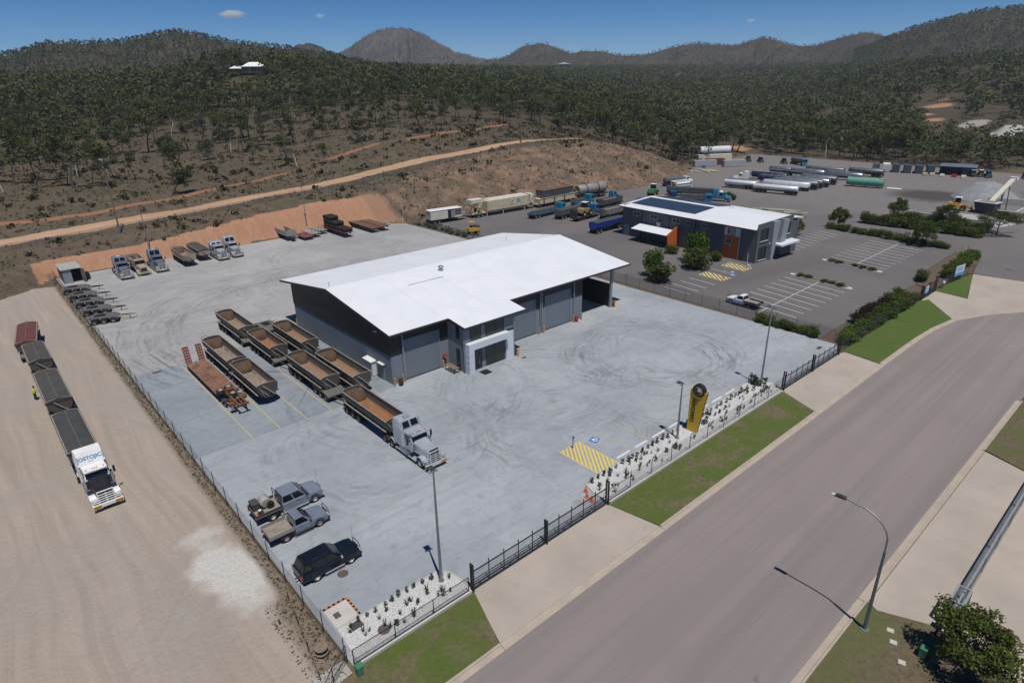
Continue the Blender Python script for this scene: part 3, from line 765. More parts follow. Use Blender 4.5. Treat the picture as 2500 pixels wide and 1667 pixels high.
kerb_line([(86, 9.35), (70.9, 9.35)], 1); kerb_line([(70.85, 9.35), (41.6, 9.35)], 1, hk=0.02); kerb_line([(41.5, 9.35), (-20, 9.35)], 1)
sheet('driveway', [(21.42, 29.33), (36.6, 29.33), (37.55, 24.27), (19.8, 24.27)], -0.3, 0.01, 'driveway')
sheet('driveway', [(68.75, 29.33), (84.55, 29.33), (86.0, 29.0), (85.3, 24.27), (66.6, 24.27)], -0.3, 0.01, 'driveway')
sheet('driveway', [(117.0, 29.3), (124.2, 29.3), (123.3, 24.3), (140.45, 27.9), (141.3, 20.3), (150, 17), (150, -25), (132.3, -25), (131.3, 4), (128.2, 11.2), (122.7, 16.7), (117.1, 20.2), (110.55, 22.95)], -0.3, 0.005, 'driveway')
sheet('driveway', [(41.36, 8.4), (41.7, 9.1), (70.8, 9.1), (69.2, 5.2), (75, 5.0), (75, -30), (30, -30), (42.8, 4.0)], -0.3, 0.0, 'driveway')
sheet('verge', [(12.0, 29.0), (21.35, 29.0), (19.75, 24.28), (4, 24.28), (4, 28.2), (9.5, 28.7)], -0.3, 0.06, 'verge_grass')
sheet('verge', [(36.65, 29.0), (68.7, 29.0), (66.55, 24.28), (37.6, 24.28)], -0.3, 0.06, 'verge_grass')
sheet('verge', [(86.1, 29.3), (116.4, 29.3), (118.2, 28.6), (110.5, 23.0), (104, 23.95), (98, 24.25), (85.4, 24.3)], -0.3, 0.06, 'mown_lawn')
sheet('verge', [(124.3, 29.4), (133, 29.4), (140.35, 27.85), (123.4, 24.4)], -0.3, 0.06, 'mown_lawn')
sheet('verge', [(-20, 9.14), (41.55, 9.14), (41.3, 8.4), (42.75, 5.2), (42.5, 4.2), (-20, 4.2)], -0.3, 0.05, 'dead_grass')
sheet('verge', [(71.0, 9.14), (86, 9.14), (86, 5.05), (69.3, 5.25)], -0.3, 0.05, 'dead_grass')
asph = sheet('neighbour_asphalt', [(89.0, 33.6), (99, 33.6), (126, 33.2), (133, 34.8), (156.5, 35.2), (157, 30.6), (141, 28.0), (141.6, 20.2), (150.3, 17), (170, 14), (300, 5), (299.5, 160), (272, 157.5), (240, 155.5), (231, 149), (210, 140.6), (182, 136.6), (150, 137.6), (111.5, 140.2), (95, 139), (92.2, 143), (91.6, 121), (91, 100), (89.4, 66)], -0.3, -0.015, 'yard_asphalt')
for pts, m in (([(88.15, 30.6), (88.15, 66), (89.6, 100), (90.35, 120), (89.9, 144.9), (92.1, 143), (91.5, 121), (90.9, 100), (89.3, 66), (88.95, 33.5), (125.9, 33.1), (123.5, 29.6)], 'garden_soil'),
               ([(126, 32.9), (133, 34.6), (156.4, 35.0), (156.9, 30.9), (140.6, 28.2), (133, 29.7), (124.6, 29.7)], 'garden_soil'),
               ([(9.3, 30.2), (11.3, 30.2), (11.3, 24.5), (4.5, 28.6)], 'pale_gravel')):
    sheet('garden_strip', pts, -0.3, 0.012, m)

# --------------------------------------------------------------- painted markings
def bar(b, p, q, w, z0=0.0, z1=0.006):
    d = (Vector(q)-Vector(p)).normalized(); n = Vector((-d.y, d.x))*w/2
    return b.poly([(p[0]+n.x, p[1]+n.y), (q[0]+n.x, q[1]+n.y), (q[0]-n.x, q[1]-n.y), (p[0]-n.x, p[1]-n.y)], z0, z1)
def lines(name, segs, m, w=0.1, z1=0.006, parent=None):
    """each painted line is a piece of the ground it lies on"""
    for p, q in segs: part(name, bar(B(), p, q, w, -0.01, z1), m, parent)
lines('painted_line', [((x, 33.2), (x-0.1, 38.1)) for x in (45.4, 48.25, 51.1, 53.95, 56.85, 59.7, 62.5, 65.4)], 'yellow_line', 0.1, parent=yard)
lines('painted_line', [((x, 62.4), (x, 88.6)) for x in (17.55, 20.6, 23.68, 26.72, 29.8, 32.9)], 'yellow_line', 0.12, parent=yard)
def hatched(x0, x1, y0, y1, m, n, skew=0.0, parent=None):
    """diagonal stripes clipped to a box, with a border line"""
    out = []; step = (y1-y0+x1-x0)/n
    for k in range(n+4):
        s0 = k*step; 
        for (a, b_) in ((s0, s0+step*0.52),):
            poly = []
            # stripe is the band a <= (y-y0)+(x-x0)*0.9 <= b_
            pts = [(x0, y0), (x1, y0), (x1, y1), (x0, y1)]
            f = lambda p: (p[1]-y0)+(x1-p[0])*1.3
            def clip(P, val, keep_hi):
                R_ = []
                for i in range(len(P)):
                    p, q = P[i], P[(i+1) % len(P)]; fp, fq = f(p)-val, f(q)-val
                    if not keep_hi: fp, fq = -fp, -fq
                    if fp >= 0: R_.append(p)
                    if (fp >= 0) != (fq >= 0):
                        u = fp/(fp-fq); R_.append((p[0]+(q[0]-p[0])*u, p[1]+(q[1]-p[1])*u))
                return R_
            P = clip(clip(pts, a, True), b_, False) if True else pts
            if len(P) >= 3:
                P = [(x+skew*(y-y0), y) for x, y in P]
                part('hatch_stripe', B().poly(P, -0.01, 0.006), m, parent)
    for p, q in (((x0, y0), (x0+skew*(y1-y0), y1)), ((x1, y0), (x1+skew*(y1-y0), y1))): lines('hatch_border', [(p, q)], m, 0.12, 0.007, parent)
hatched(39.65, 42.45, 32.85, 38.1, 'yellow_hatch', 13, 0, yard)
hatched(103.4, 106.0, 58.0, 63.6, 'cream_hatch', 7, 0.1, asph); hatched(112.1, 114.8, 58.6, 64.0, 'cream_hatch', 7, 0.1, asph)
def access_symbol(x, y, rz, parent, s=0.9):
    e = part('access_symbol', B().box(-s/2, s/2, -s/2, s/2, -0.01, 0.007), 'blue_patch', parent, loc=(x, y, 0), rz=rz)
    b = B().lathe([(0.001, 0.0), (0.3*s, 0.0), (0.3*s, 0.012), (0.2*s, 0.012), (0.2*s, 0.0)], (0.02, -0.06*s, 0), n=16)
    bar(b, (-0.05, 0.38*s), (-0.02, 0.0), 0.1*s, 0, 0.014); bar(b, (-0.02, 0.05), (0.22*s, 0.05), 0.09*s, 0, 0.013); bar(b, (0.22*s, 0.08), (0.33*s, -0.2*s), 0.09*s, 0, 0.015)
    part('wheelchair_mark', b, 'white_mark', e)
access_symbol(43.95, 37.2, 0.3, yard, 0.92)
for x, y in ((108.0, 58.8), (116.6, 60.2), (109.9, 59.9)): access_symbol(x, y, 2.8, asph, 0.9)
seg = [((x, 63.6), (x-0.5, 57.8)) for x in (92.9, 95.4, 98, 100.8)] + [((109.1, 64), (108.7, 58.3)), ((116, 64.4), (115.6, 59))]
seg += [((96.0+2.55*i, 51.4), (94.3+2.55*i, 39.7)) for i in range(8)] + [((91.5, 45.0), (115.7, 45.6))]
seg += [((134.3+2.52*i, 51.7), (132.5+2.52*i, 40.2)) for i in range(9)] + [((132.6, 45.8), (156.2, 46.0))]
seg += [((137.6+2.35*i, 64.2), (135.4+2.42*i, 58.7)) for i in range(9)]
lines('parking_line', seg, 'white_line', 0.12, -0.005, parent=asph)
def island(pts, label):
    t = thing('planter_island', label, 'traffic island')
    c = np.mean(np.array(pts), 0)
    part('kerb_ring', B().poly(pts, -0.05, 0.1), 'pale_kerb', t, bevel=0.03)
    part('soil', B().poly([tuple(np.array(p)*0.86+c*0.14) for p in pts], 0.0, 0.106), 'garden_soil', t)
    return t
def oblong(p, q, w):
    p, q = Vector(p), Vector(q); d = (q-p).normalized(); n = Vector((-d.y, d.x))*w/2; o = []
    for c, s in ((q, 1), (p, -1)):
        for k in range(7):
            a = -PI/2+PI*k/6; o.append(tuple(c+(d*s)*math.cos(a)*w/2-n*s*(-1)*math.sin(a)))
    return o
island(oblong((116.6, 51.0), (115.2, 40.3), 1.3), 'narrow kerbed island between the car park rows nearest the yard fence')
island(oblong((130.9, 51.3), (129.75, 40.6), 1.3), 'narrow kerbed island at the end of the far car park rows')

# ---------------------------------------------------------------- common paints and metals
mat('steel', (0.42, 0.43, 0.44), (0.33, 0.34, 0.35), 2, 0.4, 0.7)
mat('galvanised', (0.4, 0.42, 0.43), (0.32, 0.34, 0.35), 3, 0.5, 0.45)
mat('dark_steel', (0.035, 0.034, 0.033), (0.07, 0.062, 0.055), 3, 0.7, 0.1, dirt=((0.13, 0.1, 0.075), 0.64))
mat('black_paint', (0.013, 0.014, 0.016), (0.022, 0.022, 0.024), 2, 0.5)
mat('black_cladding', (0.012, 0.013, 0.016), (0.018, 0.019, 0.022), 0.6, 0.55, spec=0.3)
mat('tyre', (0.022, 0.021, 0.02), (0.045, 0.04, 0.036), 4, 0.9, spec=0.15)
mat('yellow_bollard', (0.55, 0.32, 0.05), (0.46, 0.26, 0.05), 3, 0.6, dirt=((0.3, 0.2, 0.1), 0.68))
mat('white_paint', (0.74, 0.74, 0.72), (0.66, 0.66, 0.64), 1.2, 0.45)
mat('red_paint', (0.42, 0.02, 0.018), (0.3, 0.018, 0.016), 2, 0.5)
mat('orange_plastic', (0.6, 0.1, 0.03), (0.5, 0.09, 0.03), 3, 0.6)
mat('green_box', (0.06, 0.2, 0.11), (0.05, 0.16, 0.09), 2, 0.6)
mglass('window_glass', (0.014, 0.022, 0.024)); mglass('car_glass', (0.008, 0.01, 0.012), 0.05)
def chain_link():
    t = NT('chain_link'); v = t.coord('Object'); s = t.add('ShaderNodeSeparateXYZ', Vector=v)
    w = []
    for sg in (1, -1):
        a = t.math('ADD', t.math('MULTIPLY', s.outputs[0], sg), s.outputs[2])
        w.append(t.math('GREATER_THAN', t.math('PINGPONG', a, 0.05), 0.0425))
    f = t.math('MAXIMUM', w[0], w[1])
    d = t.add('ShaderNodeBsdfDiffuse', Color=(0.11, 0.11, 0.11, 1)); tr = t.add('ShaderNodeBsdfTransparent')
    mx = t.add('ShaderNodeMixShader', i0=f, i1=tr.outputs[0], i2=d.outputs[0]); t.l.new(mx.outputs[0], t.out.inputs['Surface']); MATS['chain_link'] = t.m
chain_link()
mat('fence_post', (0.04, 0.04, 0.042), (0.075, 0.075, 0.075), 2, 0.6, 0.2)
mat('black_fence', (0.014, 0.014, 0.016), (0.025, 0.025, 0.027), 2, 0.5)

# ---------------------------------------------------------------- fences
def fence(label, pts, h=1.85, step=3.15, m='fence_post', r=0.035, top=False, low=False, arm=0.28, zfun=None, mesh=True, name='chain_link_fence'):
    t = thing(name, label, 'fence', (pts[0][0], pts[0][1], 0)); o = Vector((pts[0][0], pts[0][1], 0))
    P = []
    for a, b in zip(pts[:-1], pts[1:]):
        a, b = Vector(a), Vector(b); n = max(1, round((b-a).length/step))
        P += [a.lerp(b, i/n) for i in range(n)]
    P.append(Vector(pts[-1]))
    Z = [0.0]*len(P) if zfun is None else list(zfun(np.array([p.x for p in P]), np.array([p.y for p in P])))
    pb = B().cyl((0, 0, -0.1), (0, 0, h), r, r, 6)
    if arm: pb.cyl((0, 0, h), (0, -0.12, h+arm), r*0.8, r*0.8, 5)
    src = None
    for p, z in zip(P, Z):
        loc = (p.x-o.x, p.y-o.y, z)
        if src is None: src = part('post', pb, m, t); src.location = loc
        else: share('post', src, t, loc)
    for i, (p, q) in enumerate(zip(P[:-1], P[1:])):
        L = (q-p).length; a = math.atan2(q.y-p.y, q.x-p.x); dz = Z[i+1]-Z[i]
        if mesh:
            pm = part('mesh_panel', B().add([(0, 0, 0.05), (L, 0, 0.05+dz), (L, 0, h+dz), (0, 0, h)], [(0, 1, 2, 3)]), 'chain_link', t, loc=(p.x-o.x, p.y-o.y, Z[i]), rz=a)
        rb = B()
        if top: rb.cyl((0, 0, h-0.03), (L, 0, h-0.03+dz), 0.028, 0.028, 5)
        if low: rb.cyl((0, 0, 0.35), (L, 0, 0.35+dz), 0.025, 0.025, 5)
        if top or low: part('rail', rb, m, t, loc=(p.x-o.x, p.y-o.y, Z[i]), rz=a)
    return t
fence('long chain-link fence between the concrete yard and the dirt lot', [(11.42, 30.1), (11.42, 150.8)])
fence('chain-link fence along the side of the concrete yard beside the car park', [(88.75, 30.8), (88.75, 66), (90.0, 100), (90.75, 120), (90.4, 145)])
fence('fence climbing the red bank above the end of the concrete yard', [(90.6, 145.4), (90.2, 152), (89, 162), (87, 166.5)], zfun=height)
fence('wire fence along the near edge of the dirt track on the bank', [(-14, 167.5), (11.4, 166.6), (60, 166.5), (98, 168.8), (140, 169), (197, 173), (218, 167), (236, 163)], h=1.5, step=4.2, zfun=height, arm=0)
fence('chain-link fence with thin posts behind the far tanker yard', [(240, 158.5), (272, 160), (300, 163), (301.5, 100), (302, 60)], h=1.8, step=5, arm=0)
fence('black chain-link fence in front of the white gravel bed under the yellow sign', [(39.8, 29.2), (68.4, 29.2)], 1.9, 3.18, 'black_fence', 0.035, False, False, 0.3)
fence('short black railed fence bay next to the closed sliding gate', [(36.75, 29.2), (39.8, 29.2)], 1.55, 3.0, 'black_fence', 0.035, True, True, 0.0)
fence('black railed fence in front of the small white gravel bed at the corner', [(11.6, 29.2), (21.0, 29.2)], 1.55, 3.15, 'black_fence', 0.035, True, True, 0.0)
fence('black mesh fence in front of the car park hedge', [(84.9, 29.35), (88.6, 29.45), (117.0, 29.5)], 1.8, 2.8, 'black_fence', 0.03, True, False, 0.0)
fence('black mesh fence by the blue and white board sign', [(124.2, 29.55), (140.5, 28.05)], 1.8, 2.8, 'black_fence', 0.03, True, False, 0.0)
fence('rusty short fence leaning between dirt lot and corner scrub', [(10.8, 37.6), (9.5, 29.8), (9.0, 27)], 0.9, 2.4, 'black_fence', 0.03, False, False, 0.0)
fence('chain-link return fence at the corner by the green box', [(11.45, 29.9), (10.0, 28.9), (9.0, 28.0)], 1.5, 1.7, 'black_fence', 0.03, True, False, 0.0)
def sliding_gate(label, x0, x1, y, m='black_fence', h=1.75, seg_=1.45):
    t = thing('sliding_gate', label, 'gate', (x0, y, 0)); L = x1-x0; n = round(L/seg_)
    for z, r in ((0.16, 0.05), (0.5, 0.025), (0.95, 0.025), (h, 0.035)):
        part('rail', B().box(0, L, -r, r, z-r, z+r), m, t)
    bars = None
    for i in range(n+1):
        if bars is None: bars = part('upright', B().box(-0.03, 0.03, -0.029, 0.029, 0.16, h+0.36), m, t)
        else: share('upright', bars, t, (L*i/n, 0, 0))
    for i in range(0, n, 2):
        u = L*(i+0.5)/n; part('brace', B().tube([(u-0.35, 0, 0.2), (u+0.3, 0, 0.55)], 0.025, 5), m, t)
    for u in (-0.12, L+0.1, L/2):
        tall = 2.5 if u != L/2 else 2.35
        part('gate_post', B().box(u-0.06, u+0.06, 0.05, 0.17, 0, tall).box(u-0.06, u+0.06, -0.2, -0.08, 0, tall).box(u-0.06, u+0.06, -0.08, 0.05, tall-0.1, tall-0.02), m, t)
    part('mesh_infill', B().add([(0, 0.01, 0.16), (L, 0.01, 0.16), (L, 0.01, h), (0, 0.01, h)], [(0, 1, 2, 3)]), 'chain_link', t)
    part('track', B().box(0, L, -0.06, 0.06, 0.005, 0.03), 'steel', t)
    return t
sliding_gate('long black sliding gate across the nearer driveway, beside the small gravel bed', 21.5, 36.5, 29.25)
sliding_gate('black sliding gate across the driveway beyond the yellow sign', 69.1, 84.3, 29.25)
sliding_gate('black gate between the car park hedge and the blue board sign', 117.2, 123.9, 29.5, seg_=0.9)
mat('cream_paling', (0.3, 0.3, 0.27), (0.24, 0.24, 0.22), 2, 0.6)
def steel_gate():
    t = thing('sliding_gate', 'grey galvanised sliding gate with palings beside the bushy tree', 'gate', (42.9, 4.55, 0)); L = 34.0
    part('bottom_rail', B().box(0, L, -0.06, 0.06, 0.08, 0.22), 'galvanised', t); part('top_rail', B().box(0, L, -0.055, 0.055, 1.75, 1.86), 'galvanised', t)
    s = None
    for i in range(170):
        if s is None: s = part('paling', B().box(-0.045, 0.045, -0.021, 0.021, 0.22, 1.75), 'cream_paling', t)
        else: share('paling', s, t, (i*0.2, 0, 0))
    for i in range(1, 9): part('gate_stile', B().box(i*3.9-0.05, i*3.9+0.05, -0.05, 0.05, 0.22, 1.75), 'dark_steel', t)
    part('guide_frame', B().box(0.3, 0.45, -0.45, -0.3, 0, 2.2).box(2.2, 2.35, -0.45, -0.3, 0, 2.2).box(0.3, 0.45, 0.3, 0.45, 0, 2.2).box(2.2, 2.35, 0.3, 0.45, 0, 2.2).box(0.3, 2.35, -0.45, -0.3, 2.2, 2.32).box(0.3, 2.35, 0.3, 0.45, 2.2, 2.32).box(0.3, 0.45, -0.3, 0.3, 2.2, 2.31).box(2.2, 2.35, -0.3, 0.3, 2.2, 2.31), 'galvanised', t)
    part('motor_box', B().box(-0.4, 0.1, 0.25, 0.65, 0, 0.8), 'dark_steel', t)
    part('track', B().box(-1, L, 0.35, 0.5, 0.0, 0.05), 'galvanised', t)
steel_gate()
# plinth walls under the front fence
for a, b in ((11.7, 21.2), (36.85, 68.6)):
    w = thing('plinth_wall', 'low pale concrete plinth under the %s' % ('corner fence bays' if a < 20 else 'long front fence'), 'wall')
    part('wall', B().box(a, b, 29.05, 29.34, -0.1, 0.24), 'pale_kerb', w)

# ---------------------------------------------------------------- gravel beds with planting
mat('plant_green', (0.06, 0.085, 0.03), (0.035, 0.05, 0.02), 3, 0.8)
mat('plant_dark', (0.04, 0.05, 0.03), (0.07, 0.06, 0.04), 3, 0.8)
def bed(pts, label):
    struct(sheet('gravel_bed', pts, -0.1, 0.05, 'white_gravel'))
    e = thing('bed_edging', label, 'edging')
    for a, b in zip(pts[:-1], pts[1:]):
        part('edging_strip', bar(B(), a, b, 0.09, -0.05, 0.1), 'pale_kerb', e)
bed([(21.35, 29.4), (21.4, 30.9), (21.2, 32.0), (20.7, 32.65), (12.2, 32.75), (12.0, 29.4)], 'concrete edging round the small gravel bed at the corner')
bed([(68.95, 29.4), (69.9, 31.0), (69.8, 32.4), (68.6, 33.2), (66.8, 33.2), (65.4, 32.75), (39.2, 32.6), (37.3, 32.2), (36.95, 31.0), (36.95, 29.4)], 'concrete edging round the long gravel bed under the yellow sign')
TUFTS = []
for i in range(6):
    rd = random.Random(50+i); b = B()
    if i < 3:
        for k in range(15):
            a = rd.uniform(0, 2*PI); l = rd.uniform(0.15, 0.34); h = rd.uniform(0.3, 0.6); w = 0.028
            c, s = math.cos(a), math.sin(a)
            b.add([(-s*w, c*w, 0), (s*w, -c*w, 0), (c*l*0.6+s*w*0.7, s*l*0.6-c*w*0.7, h*0.8), (c*l, s*l, h), (c*l*0.6-s*w*0.7, s*l*0.6+c*w*0.7, h*0.8)], [(0, 1, 2, 4), (4, 2, 3)])
        me = b.mesh('blades'); me.materials.append(MATS['plant_green'])
    else:
        Q = leaf_quads(np.random.default_rng(60+i), np.array([0, 0, 0.28]), (0.18, 0.18, 0.28), 42, 0.075)
        me = quads_mesh('blades', Q, 'plant_dark' if i != 4 else 'plant_green')
    TUFTS.append(me)
def tufts():
    rd = random.Random(8)
    def put(x, y, k, s, label, g):
        o = link('bed_plant', TUFTS[k]); o.location = (x, y, 0.05); o.rotation_euler = (0, 0, rd.uniform(0, 6.28)); o.scale = (s, s, s*rd.uniform(0.8, 1.3)); tag(o, label, 'plant', g)
    x = 13.0
    while x < 20.6:
        put(x, 32.35+rd.uniform(-0.1, 0.1), rd.choice((3, 4, 5)), rd.uniform(0.8, 1.1), 'small dark shrub in the row along the edge of the corner gravel bed', 'edge shrubs in the corner bed'); x += rd.uniform(0.55, 0.9)
    for i in range(26): put(rd.uniform(12.5, 21.0), rd.uniform(29.9, 31.9), rd.choice((0, 1, 2, 3)), rd.uniform(0.6, 1.2), 'sparse young grass clump inside the corner gravel bed', 'clumps in the corner bed')
    x = 38.0
    while x < 66.5:
        put(x, 32.2+rd.uniform(-0.1, 0.1), rd.choice((3, 5, 4)), rd.uniform(0.9, 1.25), 'small dark shrub in the row along the edge of the long gravel bed', 'edge shrubs in the long bed'); x += rd.uniform(0.6, 1.15)
    for i in range(105):
        x = rd.uniform(37.4, 69.4); y = rd.uniform(29.8, 31.8)
        if abs(x-52.8) < 1.1: continue
        put(x, y, rd.choice((0, 1, 2, 0, 1, 3)), rd.uniform(0.6, 1.15), 'sparse young grass clump inside the long gravel bed', 'clumps in the long bed')
    for i in range(9): put(rd.uniform(67.6, 69.4), rd.uniform(31.5, 32.9), rd.choice((3, 4)), rd.uniform(1.3, 2.2), 'taller leafy plant round the foot of the far lamp post', 'plants by the far lamp post')
tufts()
for i, (a, b) in enumerate(((42.95, 45.0), (45.85, 47.85), (48.7, 50.9), (51.7, 53.6), (57.2, 59.2), (60.15, 62.2), (63.05, 65.05))):
    o = part('wheel_stop', B().box(a, b, 33.26, 33.44, 0, 0.11, 0.06, 0.06, 0.05, 0.05), 'white_paint', None)
    tag(o, 'white concrete wheel stop, number %s counted from the yellow hatched bay' % ('one', 'two', 'three', 'four', 'five', 'six', 'seven')[i], 'wheel stop', 'wheel stops along the gravel bed')

# ---------------------------------------------------------------- lamp posts, poles, wires
mat('lamp_grey', (0.26, 0.28, 0.29), (0.2, 0.22, 0.23), 1.2, 0.5, 0.5)
mat('lamp_green', (0.1, 0.16, 0.155), (0.16, 0.2, 0.19), 0.8, 0.5, 0.4)
mat('lens', (0.5, 0.52, 0.54), (0.42, 0.44, 0.46), 2, 0.25)
mat('timber_pole', (0.2, 0.19, 0.165), (0.13, 0.12, 0.105), 1.0, 0.9, spec=0.1)
def floodlight(label, x, y, h, z=0, az=R(70), twin=True):
    t = thing('floodlight_post', label, 'lamp post', (x, y, z), az)
    part('base_plate', B().cyl((0, 0, 0.0), (0, 0, 0.07), 0.26, 0.24, 10), 'lamp_grey', t)
    part('pole', B().cyl((0, 0, 0.07), (0, 0, h), 0.13, 0.06, 10), 'lamp_grey', t, smooth=True)
    part('cross_arm', B().box(-0.35, 0.35, -0.04, 0.04, h-0.02, h+0.06), 'lamp_grey', t)
    hd = part('lamp_head', B().box(-0.25, 0.25, 0.05, 0.62, h+0.06, h+0.16, 0.04, 0.04, 0.02, 0.04), 'dark_steel', t)
    part('lens', B().box(-0.2, 0.2, 0.1, 0.56, h+0.045, h+0.058), 'lens', hd)
    if twin: part('sensor', B().cyl((-0.3, 0, h+0.06), (-0.3, 0, h+0.2), 0.05, 0.05, 8), 'lens', t)
    return t
floodlight('tall grey floodlight post in the corner gravel bed', 20.25, 31.65, 9.8, az=R(-5))
floodlight('shorter grey floodlight post next to the yellow pylon sign', 50.5, 31.46, 6.3, az=R(-5))
floodlight('tall grey floodlight post at the far end of the long gravel bed', 68.17, 31.65, 10.1, az=R(-5))
zz = lambda x, y: float(height([x], [y])[0])
floodlight('grey floodlight post standing in the red bank behind the chrome trucks', 29.8, 153.6, 9.5, zz(29.8, 153.6), az=R(180), twin=False)
floodlight('grey floodlight post on the red bank behind the tyre-laden trailer', 66.5, 154.5, 9.5, zz(66.5, 154.5), az=R(180), twin=False)
def street_light():
    t = thing('street_light', 'curved green-grey street light on the verge over the road', 'street light', (38.93, 8.34, 0.05))
    part('base_plate', B().cyl((0, 0, 0), (0, 0, 0.06), 0.3, 0.28, 12), 'lamp_grey', t)
    part('pole', B().cyl((0, 0, 0.06), (0, 0, 6.6), 0.13, 0.085, 10), 'lamp_green', t, smooth=True)
    pts = [(0, 0, 6.55)]
    for k in range(1, 10):
        a = PI/2*k/9; pts.append((0, 2.0*(1-math.cos(a)), 7.3+1.8*math.sin(a)))
    pts += [(0.02, 2.95, 9.2)]
    part('outreach_arm', B().tube(pts, 0.06, 8), 'lamp_grey', t, smooth=True)
    hd = part('lamp_head', B().box(-0.16, 0.16, 2.85, 3.6, 9.12, 9.28, 0.04, 0.04, 0.03, 0.15), 'dark_steel', t)
    part('lens', B().box(-0.13, 0.13, 3.15, 3.8, 9.07, 9.14), 'lens', hd)
street_light()
def power_pole(label, x, y, h, rz):
    z = zz(x, y); t = thing('power_pole', label, 'power pole', (x, y, z), rz)
    part('pole', B().cyl((0, 0, -0.5), (0, 0, h), 0.19, 0.13, 9), 'timber_pole', t, smooth=True)
    part('cross_arm', B().box(-1.3, 1.3, 0.12, 0.24, h-0.45, h-0.3), 'galvanised', t)
    part('lower_arm', B().box(-0.7, 0.7, 0.12, 0.22, h-1.9, h-1.78), 'galvanised', t)
    for u in (-1.15, -0.4, 0.4, 1.15): part('insulator', B().cyl((u, 0.18, h-0.3), (u, 0.18, h-0.08), 0.06, 0.04, 6), 'white_paint', t)
    part('stay_box', B().box(0.14, 0.5, -0.2, 0.2, 1.6, 2.1), 'dark_steel', t)
    return (x, y, z)
PP = [power_pole('tall timber power pole at the left beside the dirt track', 26.9, 164.6, 16.5, R(95)), power_pole('timber power pole further along the dirt track, at the bend', 156, 171, 15.5, R(95))]
def wires():
    zl = zz(-90, 166)
    ends = [(-95, 163, zl+15.5), (PP[0][0], PP[0][1], PP[0][2]+16.3), (PP[1][0], PP[1][1], PP[1][2]+15.3), (320, 190, 25)]
    for n, (dy, dz, lb) in enumerate(((-1.1, 0, 'nearest to the yard'), (0.0, 0, 'in the middle of the top arm'), (1.1, 0, 'furthest from the yard'), (0.3, -1.5, 'on the lower arm'))):
        pts = []
        for a, b in zip(ends[:-1], ends[1:]):
            for k in range(16):
                u = k/16; pts.append((a[0]+(b[0]-a[0])*u, a[1]+(b[1]-a[1])*u+dy, a[2]+(b[2]-a[2])*u+dz-4*2.0*u*(1-u)))
        o = part('power_line', B().tube(pts, 0.011, 3), 'steel', None); tag(o, 'thin power line strung between the timber poles, %s' % lb, 'power line', 'power lines')
wires()
# ---------------------------------------------------------------- lettering
def text_part(name, s, size, m, parent, mw, depth=0.01, bold=0.0, shear=0.0):
    """flat lettering as a mesh; mw maps the text plane (x right, y up) into the parent's space"""
    cu = bpy.data.curves.new('lettering', 'FONT'); cu.body = s; cu.size = size; cu.extrude = depth; cu.offset = bold; cu.shear = shear
    cu.align_x = 'CENTER'; cu.align_y = 'CENTER'; cu.resolution_u = 4
    to = bpy.data.objects.new('lettering', cu); COL.objects.link(to)
    dg = bpy.context.evaluated_depsgraph_get(); me = bpy.data.meshes.new_from_object(to.evaluated_get(dg))
    bpy.data.objects.remove(to); me.materials.clear(); me.materials.append(MATS[m])
    o = link(name, me, parent); o.matrix_local = mw
    return o
def frame_mat(origin, xdir, ydir):
    x = Vector(xdir).normalized(); y = Vector(ydir); y = (y-x*y.dot(x)).normalized(); z = x.cross(y); o = Vector(origin)
    return Matrix(((x.x, y.x, z.x, o.x), (x.y, y.y, z.y, o.y), (x.z, y.z, z.z, o.z), (0, 0, 0, 1)))

# ---------------------------------------------------------------- the big workshop shed
def ribbed(name, c, c2, rough, pitch, axis_=0, spec=0.4, strength=0.5):
    t = NT(name); v = t.coord('Object'); s = t.add('ShaderNodeSeparateXYZ', Vector=v)
    w = t.math('SINE', t.math('MULTIPLY', s.outputs[axis_], 2*PI/pitch))
    n = t.noise(v, 0.3, 4); t.base(t.mix(t.ramp(n, 0.35, 0.7), c, c2)); t.bump(w, strength, pitch*0.16); return t.fin(rough, 0, spec)
ribbed('white_roofing', (0.72, 0.735, 0.75), (0.66, 0.68, 0.7), 0.5, 0.4, 0, strength=0.06)
ribbed('roller_slats', (0.17, 0.2, 0.23), (0.15, 0.178, 0.205), 0.5, 0.11, 2, strength=0.5)
ribbed('wall_ribs_front', (0.013, 0.014, 0.017), (0.02, 0.021, 0.024), 0.55, 0.25, 0)
ribbed('wall_ribs_side', (0.013, 0.014, 0.017), (0.02, 0.021, 0.024), 0.55, 0.25, 1)
mat('tilt_panel', (0.2, 0.225, 0.25), (0.175, 0.198, 0.222), 0.35, 0.8, spec=0.3)
mat('render_grey', (0.19, 0.205, 0.225), (0.17, 0.185, 0.2), 0.4, 0.8, spec=0.3)
mat('portal_white', (0.62, 0.66, 0.7), (0.56, 0.6, 0.64), 0.5, 0.6)
mat('dark_trim', (0.022, 0.023, 0.026), (0.035, 0.036, 0.04), 1, 0.5)
mat('downpipe', (0.24, 0.27, 0.3), (0.2, 0.23, 0.26), 1, 0.5)
mat('cabinet_white', (0.66, 0.68, 0.7), (0.58, 0.6, 0.62), 1.5, 0.5)
mat('timber_grey', (0.24, 0.18, 0.14), (0.17, 0.13, 0.1), 4, 0.85, spec=0.15)
mat('downpipe_pale', (0.6, 0.62, 0.63), (0.52, 0.54, 0.55), 1, 0.6)
